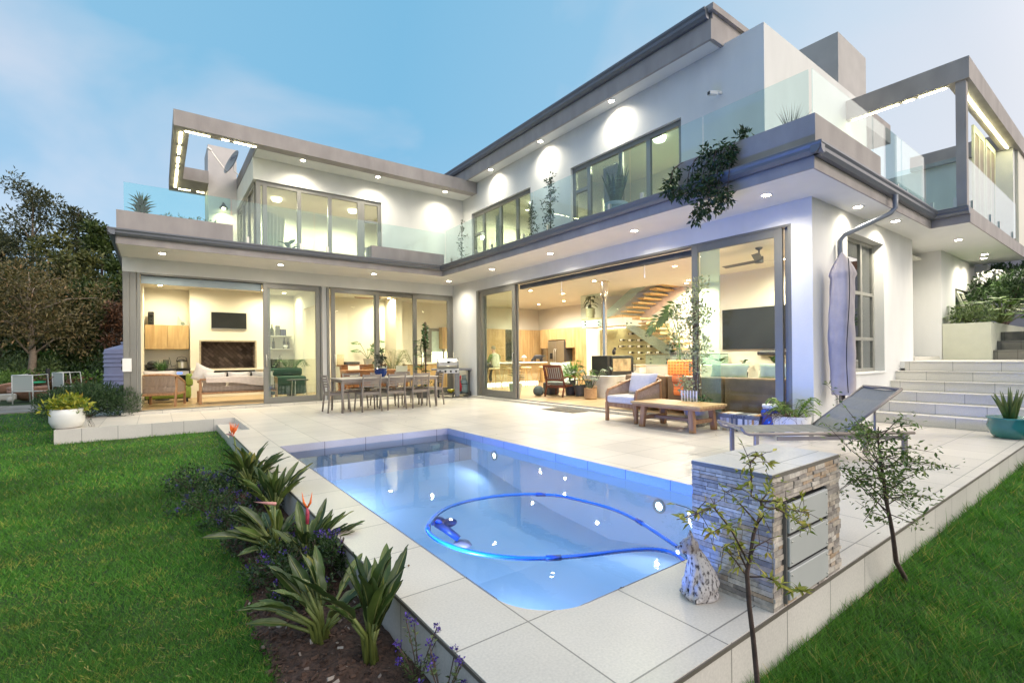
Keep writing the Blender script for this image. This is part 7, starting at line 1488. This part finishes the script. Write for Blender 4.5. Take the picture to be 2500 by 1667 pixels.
tw.build('branches', M['barkd'], t, True); lv_.build('foliage', leafmat('small_tree_leaf', (.05, .10, .02), (.19, .27, .06), (.28, .30, .08)), t)
# ---- left terrace pots and bushes
t = plant('bowl_planter', 'white bowl planter with yellow green leaves on the left corner of the patio', (-1.30, 11.72, 0)); MB().lathe([(.15, 0), (.20, .02), (.245, .12), (.245, .24), (.225, .34), (.21, .34), (.22, .24), (.001, .28)], n=36).build('pot', M['white'], t, True); b, st = MB(), MB()
cs = [(.17 * math.cos(a), .17 * math.sin(a), .40 + .05 * math.sin(3 * a)) for a in [k * .7 for k in range(9)]] + [(0, 0, .50), (.08, -.05, .48), (-.1, .03, .46), (.26, -.05, .36), (-.26, -.08, .36)]
leaf_cloud(b, cs, .11, 420, .10, .045, .35, 91); b.build('foliage', M['leafy'], t); MB().tube([(0, 0, .28), (0, 0, .45)], .01, 5).build('stems', M['leafo'], t); tr_ = MB(); lf = MB()
for k in range(5):
    a = R(-12) + rnd.gauss(0, .22); p = [Vector((.2 * math.cos(a), .2 * math.sin(a), .33)), Vector((.27 * math.cos(a), .27 * math.sin(a), .24)), Vector((.34 * math.cos(a) + .05, .30 * math.sin(a), -.02 - .2 * rnd.random() * (k % 2)))]; tr_.tube(p, .002, 4, False); leaf_cloud(lf, [p[1], p[1].lerp(p[2], .5), p[2]], .03, 14, .022, .014)
tr_.build('trailing_stems', M['barkd'], t); lf.build('trailing_leaves', M['leafd'], t)
def bush(label, loc, cs, rad, n, L, w, mat, cat='bush', group=None, name='bush', up=.3):
    t = plant(name, label, loc, cat, group); leaf_cloud(MB(), cs, rad, n, L, w, up).build('foliage', mat, t); b = MB()
    for c in cs: b.tube([(0, 0, 0), Vector(c) * .5 + Vector((0, 0, .05)), c], .012, 5)
    b.build('stems', M['barkd'], t); return t
rm = leafmat('rosemary_leaf', (.015, .045, .015), (.07, .13, .045))
bush('dark rosemary bush behind the white bowl planter', (-1.15, 13.6, 0), [(-.55 + .22 * k, .15 * math.sin(k * 2), .25 + .14 * math.sin(k * .62)) for k in range(6)], .36, 11000, .075, .016, rm, up=.8)
# corrugated water tank
t = thing('water_tank', 'mauve grey corrugated water tank at the left end of the house', 'water tank', (-.66, 19.0, 0)); b = MB(); prof = []
for k in range(60):
    z = 1.5 * k / 59; g_ = .022 if any(abs(z - r_) < .025 for r_ in (.12, .22, .32, .5, .62, .74, 1.02, 1.15, 1.28, 1.4)) else 0; prof.append((.62 + g_, z))
b.lathe(prof + [(.60, 1.54), (.2, 1.68), (.001, 1.70)], n=40); b.build('tank', pm('tank_mauve', (.34, .32, .46), .5, var=.05), t, True, auto=30)
b = MB().lathe([(.2, 1.69), (.22, 1.72), (.22, 1.76), (.001, 1.78)], n=24); b.build('lid', pm('tank_lid', (.42, .42, .52), .5), t, True, auto=30)
q = at(285, 830, 21.5); hp('gutter_outlet', MB().tube([(-.70, 13.9, .25), (-.78, 13.9, .14), (-.86, 13.9, .08)], .04, 10), M['gutter'])
# palisade fence with electric fence post and yellow sign
fq = at(275, 840, 24); t = thing('palisade_fence', 'grey palisade fence with pointed pales behind the water tank', 'fence', (fq.x, fq.y, 0), math.atan2(RGT.y, RGT.x)); st_ = pm('galvanised', (.40, .40, .40), .5, .4)
MB().box(-1.2, 2.2, .3, .42, -.3, 1.62).build('plinth_wall', M['dgrey'], t); MB().box(-.14, -.02, -.03, .05, .2, 2.75).build('post', st_, t)
for k in range(6): x0 = .15 + k * .24; MB().prism([(x0, 1.4), (x0 + .07, 1.4), (x0 + .07, 2.55), (x0 + .035, 2.68), (x0, 2.55)], 'y', -.01, .01).build('pale', st_, t)
MB().box(-.1, 1.6, .011, .04, 2.38, 2.43).build('rail', st_, t); MB().tube([(-.08, 0, 2.7), (-.08, 0, 3.35)], .025, 6).build('electric_post', M['black'], t); MB().tube([(-.12, 0, 2.72), (-.70, 0, 3.35)], .018, 5).build('stay', st_, t)
MB().box(-.06, .28, -.02, -.005, 3.02, 3.16).build('warning_sign', pm('sign_yellow', (.80, .50, .01), .5), t); b = MB()
for k in range(5): b.box(-.02 + k * .055, .02 + k * .055, -.0225, -.0205, 3.07, 3.11)
b.build('sign_marks', M['black'], t)
# garden chairs, clay bowls and plate on the paving
wf = pm('white_wire', (.70, .70, .66), .5); msh = glassmat('chair_mesh', (.55, .56, .50), .1, .4, dirt=.45)
def wire_chair(q, rz, label):
    t = thing('garden_chair', label, 'chair', (q.x, q.y, ZL + .035), rz, 'white framed garden chairs on the paving'); w, h = .62, .95
    for s in (-1, 1): MB().tube([(s * w / 2, -.3, 0), (s * w / 2, -.32, h), (s * w / 2, .25, h + .02), (s * w / 2, .35, .02)], .02, 6).build('side_frame', wf, t, True)
    MB().tube([(-w / 2, -.32, h), (w / 2, -.32, h)], .02, 6).build('cross_rail', wf, t, True); MB().tube([(-w / 2, -.31, .42), (w / 2, -.31, .42)], .018, 6).build('cross_rail', wf, t, True); MB().box(-w / 2 + .02, w / 2 - .02, -.325, -.315, .43, h - .01).build('mesh_back', msh, t); MB().box(-w / 2 + .02, w / 2 - .02, -.3, .3, .40, .412).build('mesh_seat', msh, t)
wire_chair(at(76, 985, 16.2), math.atan2(RGT.y, RGT.x) + .1, 'white framed mesh garden chair seen from behind in front of the clay bowl'); wire_chair(at(165, 960, 19.2), math.atan2(RGT.y, RGT.x) - .3, 'white framed mesh garden chair half hidden by the rosemary bush')
def clay(q, r, tilt, label):
    t = thing('clay_bowl', label, 'bowl', (q.x, q.y, ZL + .05), 0, 'large clay bowls on the paving'); b = MB().lathe([(r * .3, 0), (r * .8, r * .25), (r, r * .62), (r * .95, r * .70), (r * .85, r * .6), (.001, r * .3)], n=30)
    if tilt: b.xf(lambda p: Matrix.Rotation(tilt, 3, Vector((FWD.x, FWD.y, 0))) @ p + Vector((0, 0, r * .28)))
    b.build('bowl', M['terra'], t, True, auto=40); return t
cl_ = clay(at(70, 978, 17.2), .55, 0, 'dark clay fire bowl behind the garden chair'); clay(at(24, 975, 18), .52, R(-18), 'tilted clay bowl at the left edge of the picture')
o = MB().lathe([(.1, 0), (.42, .05), (.44, .10), (.4, .07), (.001, .03)], n=30).build('plate', pm('green_plate', (.03, .36, .18), .3, var=.5, scale=2), None, True); o.location = at(72, 960, 17.4); o.location.z = .36; tag(o, 'round green dish on top of the dark clay fire bowl', 'dish'); MB().lathe([(.5, .36), (.56, .48), (.45, .52), (.3, .48)], n=30).build('lid', M['terra'], cl_, True)
t = thing('toy_truck', 'small grey carved block ornament on the paving at the left edge', 'ornament', tuple(at(15, 998, 16.4)[:2]) + (ZL + .05,)); MB().box(-.3, .25, -.12, .12, .08, .3).build('body', M['concrete'], t, bevel=.05, seg=2)
for x in (-.2, .12): MB().ball((x, -.1, .1), .1).build('wheel', M['concrete'], t, True)
# hedges, ground bushes
hm_ = leafmat('hedge_leaf', (.05, .09, .03), (.20, .27, .09)); hg = leafmat('hedge_bright', (.04, .11, .015), (.16, .27, .045)); hr_ = leafmat('reddish_leaf', (.05, .03, .02), (.20, .09, .04))
def hedge(px, py, d, W_, Hh, n, mat, label, name='hedge', L=.16, w=.07):
    q = at(px, py, d); z0 = ZL; cs = [(rnd.uniform(-W_, W_) * RGT.x + rnd.gauss(0, .5) * FWD.x, rnd.uniform(-W_, W_) * 0 + rnd.gauss(0, .5), rnd.uniform(.25, Hh)) for _ in range(26)]
    cs = []
    for _ in range(30): a = rnd.uniform(-W_, W_); f = rnd.gauss(0, .6); hh = rnd.uniform(.2, Hh * (1 - .25 * (a / W_) ** 2)); cs.append((a * RGT.x + f * FWD.x, a * RGT.y + f * FWD.y, hh))
    t = plant(name, label, (q.x, q.y, z0), 'hedge', 'garden hedges at the far left'); leaf_cloud(MB(), cs, .48, n, L, w, .25).build('foliage', mat, t); MB().tube([(0, 0, 0), (0, 0, Hh * .6)], .06, 6).build('stem', M['barkd'], t)
hedge(40, 900, 21.5, 1.9, 1.55, 4200, hm_, 'grey green hedge at the left edge of the picture'); hedge(185, 900, 24, 1.9, 2.0, 4200, hg, 'bright green hedge behind the rosemary bush'); hedge(255, 900, 22.2, 1.1, 1.6, 3000, M['leafd'], 'dark hedge beside the water tank', L=.13); hedge(95, 920, 20.4, 2.2, .75, 3600, hg, 'low green border along the paving', L=.13); hedge(150, 945, 20, .9, .45, 1200, hr_, 'reddish low plant in the middle of the border', L=.14); hedge(20, 945, 19.6, .8, .7, 1400, hg, 'spiky green clump at the left end of the border', L=.22, w=.03)
for px, py, lb in ((117, 890, 'black garden bollard standing taller among the hedges'), (70, 920, 'black garden bollard standing lower near the left edge')):
    q = at(px, py, 19.8); tag(MB().cyl((q.x, q.y, ZL), .07, 1.15 if px > 100 else .95, 10).build('garden_bollard', M['black']), lb, 'bollard')
# ---- trees beyond the garden
def tree(px, pyt, d, Wc, label, mat, seed, n=5200, L=.30, w=.12, base=.35, bark='barkd', shape='tall', tr=.14, sub=15):
    q = at(px, 870, d); top = at(px, pyt, d).z; q.z = ZL; Hh = top - ZL; r2 = random.Random(seed); t = plant('tree', label, (q.x, q.y, ZL), 'tree', 'trees beyond the garden'); cs, br = [], MB()
    for k in range(sub):
        u = base + (1 - base) * (k + .5) / sub; wd = Wc * ({'tall': (1.05 - u) ** .6 * 1.1, 'round': math.sin(math.pi * min(1, (u - base) / (1 - base) * .9 + .1)) ** .6, 'flat': .5 + .6 * u}[shape]); az = k * 2.4 + r2.random(); c = Vector((math.cos(az) * wd * (.3 + .6 * r2.random()), math.sin(az) * wd * (.3 + .6 * r2.random()), Hh * u * .97)); cs.append(c); br.tube([(0, 0, max(.5, c.z - (min(wd * .45, .9) if shape == 'flat' else wd * 1.1))), c * .55 + Vector((0, 0, c.z * .42)), c], [tr * .32, tr * .2, tr * .06], 5)
        for j in range(2): cs.append(c + Vector((r2.gauss(0, .3), r2.gauss(0, .3), r2.gauss(0, .2))) * Wc * .5)
    rad = [Wc * (.20 + .16 * r2.random()) for _ in cs]; leaf_cloud(MB(), cs, rad, n, L, w, .1, seed).build('crown', mat, t); tk = MB().tube([(0, 0, 0), (.05 * r2.gauss(0, 1), .05, Hh * .3), (.1 * r2.gauss(0, 1), 0, Hh * .65), (0, 0, Hh * .97)], [tr, tr * .8, tr * .5, tr * .08], 8).build('trunk', M[bark], t, True); br.build('limbs', M[bark], tk, True)
tl = leafmat('gum_leaf', (.035, .05, .022), (.12, .125, .055)); tb = leafmat('brown_leaf', (.07, .065, .022), (.22, .17, .06), (.34, .20, .09)); tg = leafmat('oak_leaf', (.02, .045, .012), (.11, .15, .035)); to = leafmat('olive_tree_leaf', (.05, .07, .02), (.19, .19, .055))
tree(84, 440, 27, 2.1, 'tallest airy gum tree at the left of the picture', tl, 51, 6500, .22, .075, .36, 'barkp', sub=18)
tree(4, 560, 29, 1.7, 'dark airy tree cut by the left edge of the picture', tl, 52, 4200, .32, .12, .3)
tree(195, 500, 29, 1.7, 'pointed grey green tree rising behind the dense trees left of the house', tl, 53, 4200, .30, .10, .25)
tree(255, 540, 27, 1.6, 'dense dark green tree left of the eaves', tg, 54, 7000, .26, .13, .08, shape='round'); tree(165, 585, 25, 1.7, 'olive green bushy tree in the middle of the tree group', to, 55, 6500, .25, .12, .12, shape='round')
tree(300, 640, 25.5, 1.3, 'dark tree partly hidden by the house corner', tg, 56, 5200, .24, .12, .06, shape='round'); tree(115, 650, 25, 1.9, 'shaded dark green tree low behind the bare trunk', tg, 57, 6500, .26, .13, .05, shape='round'); tree(20, 660, 26, 2.2, 'shaded dark green tree low at the left edge', tg, 58, 6500, .26, .13, .05, shape='round'); tree(215, 690, 24, 1.6, 'low dark green tree behind the bright hedge', tg, 59, 5600, .24, .12, .03, shape='round')
tree(72, 655, 21, 3.0, 'spreading brown leaved tree with a pale bare trunk', tb, 60, 7600, .17, .07, .46, 'barkp', 'flat', .16, 20)
tree(290, 745, 23, .9, 'small reddish tree behind the palisade fence', hr_, 61, 2200, .20, .08, .45, 'barkp', 'round', .06)
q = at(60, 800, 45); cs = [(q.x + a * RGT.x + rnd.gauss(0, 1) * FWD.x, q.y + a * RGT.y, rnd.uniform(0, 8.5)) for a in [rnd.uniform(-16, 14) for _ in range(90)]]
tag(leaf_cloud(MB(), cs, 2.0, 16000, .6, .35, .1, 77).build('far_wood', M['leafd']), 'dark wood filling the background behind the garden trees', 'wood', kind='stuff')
# ---- balcony plants
def bal(px, py, x): return on(px, py, 'x', x)
t = plant('snake_plant', 'snake plant in a pale blue pot on the balcony of the green room', (7.2, bal(1504, 500, 7.2).y, 3.70)); MB().lathe([(.16, 0), (.20, .36), (.225, .37), (.225, .44), (.20, .44), (.19, .40), (.001, .40)], n=28).build('pot', pm('pale_blue_pot', (.30, .37, .40), .5), t, True, auto=40); b = MB(); q = random.Random(4)
for k in range(17):
    a = k * 2.4; l = .08 + .34 * q.random(); big_leaf(b, (.08 * math.cos(a), .08 * math.sin(a), .38), (math.cos(a) * l, math.sin(a) * l, 1), (-math.cos(a), -math.sin(a), .3), .55 + .42 * q.random(), .085, .02, 8, 0, .3)
sm = pm('snake_leaf', (.05, .085, .04), .45, var=.7, scale=9, stretch=(.6, .6, 4)); b.build('foliage', sm, t, True)
def espalier(px, x, top, label, seed, wd=.3, n=260):
    t = plant('balcony_shrub', label, (x, bal(px, 540, x).y, 3.70), 'shrub', 'slender shrubs on the balcony'); Hh = top - 3.70; q = random.Random(seed); st, b = MB(), MB(); st.tube([(0, 0, 0), (.02, 0, Hh * .5), (0, 0, Hh)], [.012, .008, .003], 6)
    for k in range(16):
        z = Hh * (.15 + .8 * k / 16); s = (-1) ** k; e = Vector((.08 * q.gauss(0, 1), s * wd * (1.1 - .75 * z / Hh) * (.6 + .4 * q.random()), z + .14)); st.tube([(0, 0, z), e * .5 + Vector((0, 0, z * .5)), e], [.005, .004, .002], 4)
        for j in range(n // 16): pt = Vector((0, 0, z)).lerp(e, q.random()); b.kites([pt + Vector((q.gauss(0, .03), q.gauss(0, .03), q.gauss(0, .03)))], [(q.gauss(0, 1), q.gauss(0, 1), q.gauss(.2, .6))], [(q.gauss(0, .6), q.gauss(0, .6), 1)], .07, .035)
    pot_lathe(.14, .22, M['dgrey'], t); st.build('stems', M['barkd'], t, True); b.build('foliage', M['leafd'], t)
espalier(1126, 7.0, 5.05, 'slender shrub on the balcony in the inner corner', 71, .26, 170); espalier(1343, 7.0, 5.15, 'tall slender dark shrub on the balcony right of the middle windows', 72, .26, 420); espalier(1297, 7.25, 4.85, 'slender dark shrub on the balcony in front of the middle windows', 73, .24, 260)
t = plant('trailing_plant', 'dark trailing plant hanging over the balcony planter and gutter', (6.55, 3.9, 4.15)); O = Vector((6.55, 3.9, 4.15)); cs = []
def az_(x, y): return (1100 + x / 2.6133, y / 2.6133)
for (u, v, xx) in ((1640, 960, 6.5), (1720, 930, 6.5), (1780, 960, 6.48), (1600, 1030, 6.45), (1680, 1040, 6.4), (1760, 1030, 6.4), (1540, 1110, 6.4), (1620, 1120, 6.35), (1700, 1120, 6.35), (1780, 1000, 6.45), (1400, 1180, 6.3), (1440, 1240, 6.28), (1500, 1230, 6.28), (1560, 1200, 6.3), (1640, 1200, 6.3), (1600, 1270, 6.28), (1590, 1330, 6.28), (1570, 1390, 6.28), (1700, 1260, 6.3), (1740, 1220, 6.3), (1760, 1280, 6.28), (1680, 1320, 6.28), (1640, 1330, 6.28), (1430, 1120, 6.4), (1390, 1220, 6.3)): cs.append(on(*az_(u, v), 'x', xx) - O)
leaf_cloud(MB(), cs, .10, 1300, .085, .036, -.5, 78).build('foliage', M['leafd'], t); b = MB()
for c in cs[::2]: b.tube([(0.02, c.y * .9, .02), (c.x * .6, c.y, c.z * .4 + .05), c], .006, 5)
b.build('stems', M['barkd'], t); leaf_cloud(MB(), [on(*az_(1830, 885), 'x', 6.65) - O, on(*az_(1880, 865), 'x', 6.65) - O], .08, 60, .10, .04, .2, 79).build('foliage', M['leafd'], t)
t = plant('dry_grass', 'dry grass tuft in the corner balcony planter', (6.85, 2.95, 4.14)); blades(MB(), (0, 0, 0), 46, .42, .006, .9).build('blades', M['barkp'], t)
t = plant('agave', 'spiky aloe in the left balcony planter', (-.22, 12.4, 4.10)); b = MB()
for k in range(54): a = k * 2.4; l = .25 + .9 * (k % 9) / 9; z0 = .06 * (k // 9); b.tube([(.02 * math.cos(a), .02 * math.sin(a), z0), (.13 * l * math.cos(a), .13 * l * math.sin(a), z0 + .10), (.26 * l * math.cos(a), .26 * l * math.sin(a), z0 + .14 + .16 * (1 - l))], [.02, .016, .001], 5)
b.build('foliage', M['leafd'], t, True)
for x, lb in ((.35, 'low succulents beside the aloe in the left balcony planter'), (.85, 'sparse dry succulents towards the right of the left balcony planter')): bush(lb, (x, 12.4, 4.09), [(-.15, 0, .08), (.1, 0, .06), (.25, 0, .05)], .10, 120, .07, .02, M['leafo'], 'plant', None, 'succulent')
# ---- right planter bed on the landing
t = thing('landing_planter', 'pale green rendered planter wall on the landing at the right', 'planter', (14.1, 2.94, 1.036)); yb = on(2419.4, 830, 'x', 14.1).y; MB().box(0, 8, yb - 2.94, 0, 0, .79).build('wall', pm('pale_green_render', (.56, .56, .44), .8, var=.04, bump=.2, bscale=90), t)
bush('low grey green bush at the left end of the landing planter', (14.4, 2.6, 1.83), [(-.1, .05, .1), (.1, -.1, .15), (.0, -.3, .13), (.2, .1, .2)], .2, 700, .09, .035, hm_, 'bush', None); ph = plant('split_leaf_bush', 'bright split leaf bush in the middle of the landing planter', (15.3, 2.2, 1.83), 'bush'); b, st = MB(), MB()
for k in range(46):
    a = k * 2.4; r_ = .2 + .75 * rnd.random(); p = Vector((r_ * math.cos(a), r_ * math.sin(a), .15 + .6 * rnd.random() * (1.1 - r_ * .6))); st.tube([(0, 0, 0), p * .5 + Vector((0, 0, .2)), p], .01, 4, False); monstera_leaf(b, p, (math.cos(a), math.sin(a), -.15), (0, 0, 1), .38)
b.build('foliage', leafmat('split_bright', (.05, .13, .01), (.20, .34, .03)), ph); st.build('stems', M['leafo'], ph)
wb_ = bush('white flowered dark shrub behind the split leaf bush', (16.6, 2.3, 1.83), [(rnd.gauss(0, .6), rnd.gauss(0, .5), .5 + .5 * rnd.random()) for _ in range(12)], .38, 2200, .12, .05, M['leafd'], 'bush', None); 
for k in range(12): leaf_cloud(MB(), [(rnd.gauss(0, .6), rnd.gauss(0, .5), 1.15 + .1 * rnd.random())], .12, 22, .07, .05, .5, 83 + k).build('flower_head', M['white'], wb_)
bush('dark layered shrub rising against the neighbouring wall', (17.6, 2.4, 1.83), [(0, 0, .9), (-.4, .1, 1.15), (.4, -.2, 1.3), (.1, .2, 1.4), (.6, -.4, 1.45)], .3, 1300, .13, .06, M['leafd'], 'bush', None)
bk_ = tilemat('coping_brick', (.42, .17, .10), .22, .075, 0, 0, 1.3, .85, var=.2, axes='yz', mort=.008, off=.5); t = thing('boundary_wall', 'mauve rendered neighbouring wall with a red brick coping', 'wall', (21, 2, 1)); MB().box(0, .3, -14, 6, 0, 3.3).build('render', pm('mauve_render', (.42, .37, .40), .85, var=.08, scale=2, bump=.2, bscale=40), t); MB().box(-.03, .33, -14, 6, 3.301, 3.62).build('coping', bk_, t)
b = MB(); MB_ = tilemat('brick_steps', (.20, .19, .16), .3, .2, 0, 0, .4, .9, axes='yz')
for k in range(3): b.box(14.3 + .4 * k, 20, yb - 1.6 + .002, yb - .003, 1.036, 1.036 + .2 * (k + 1))
struct(b.build('garden_steps', MB_))
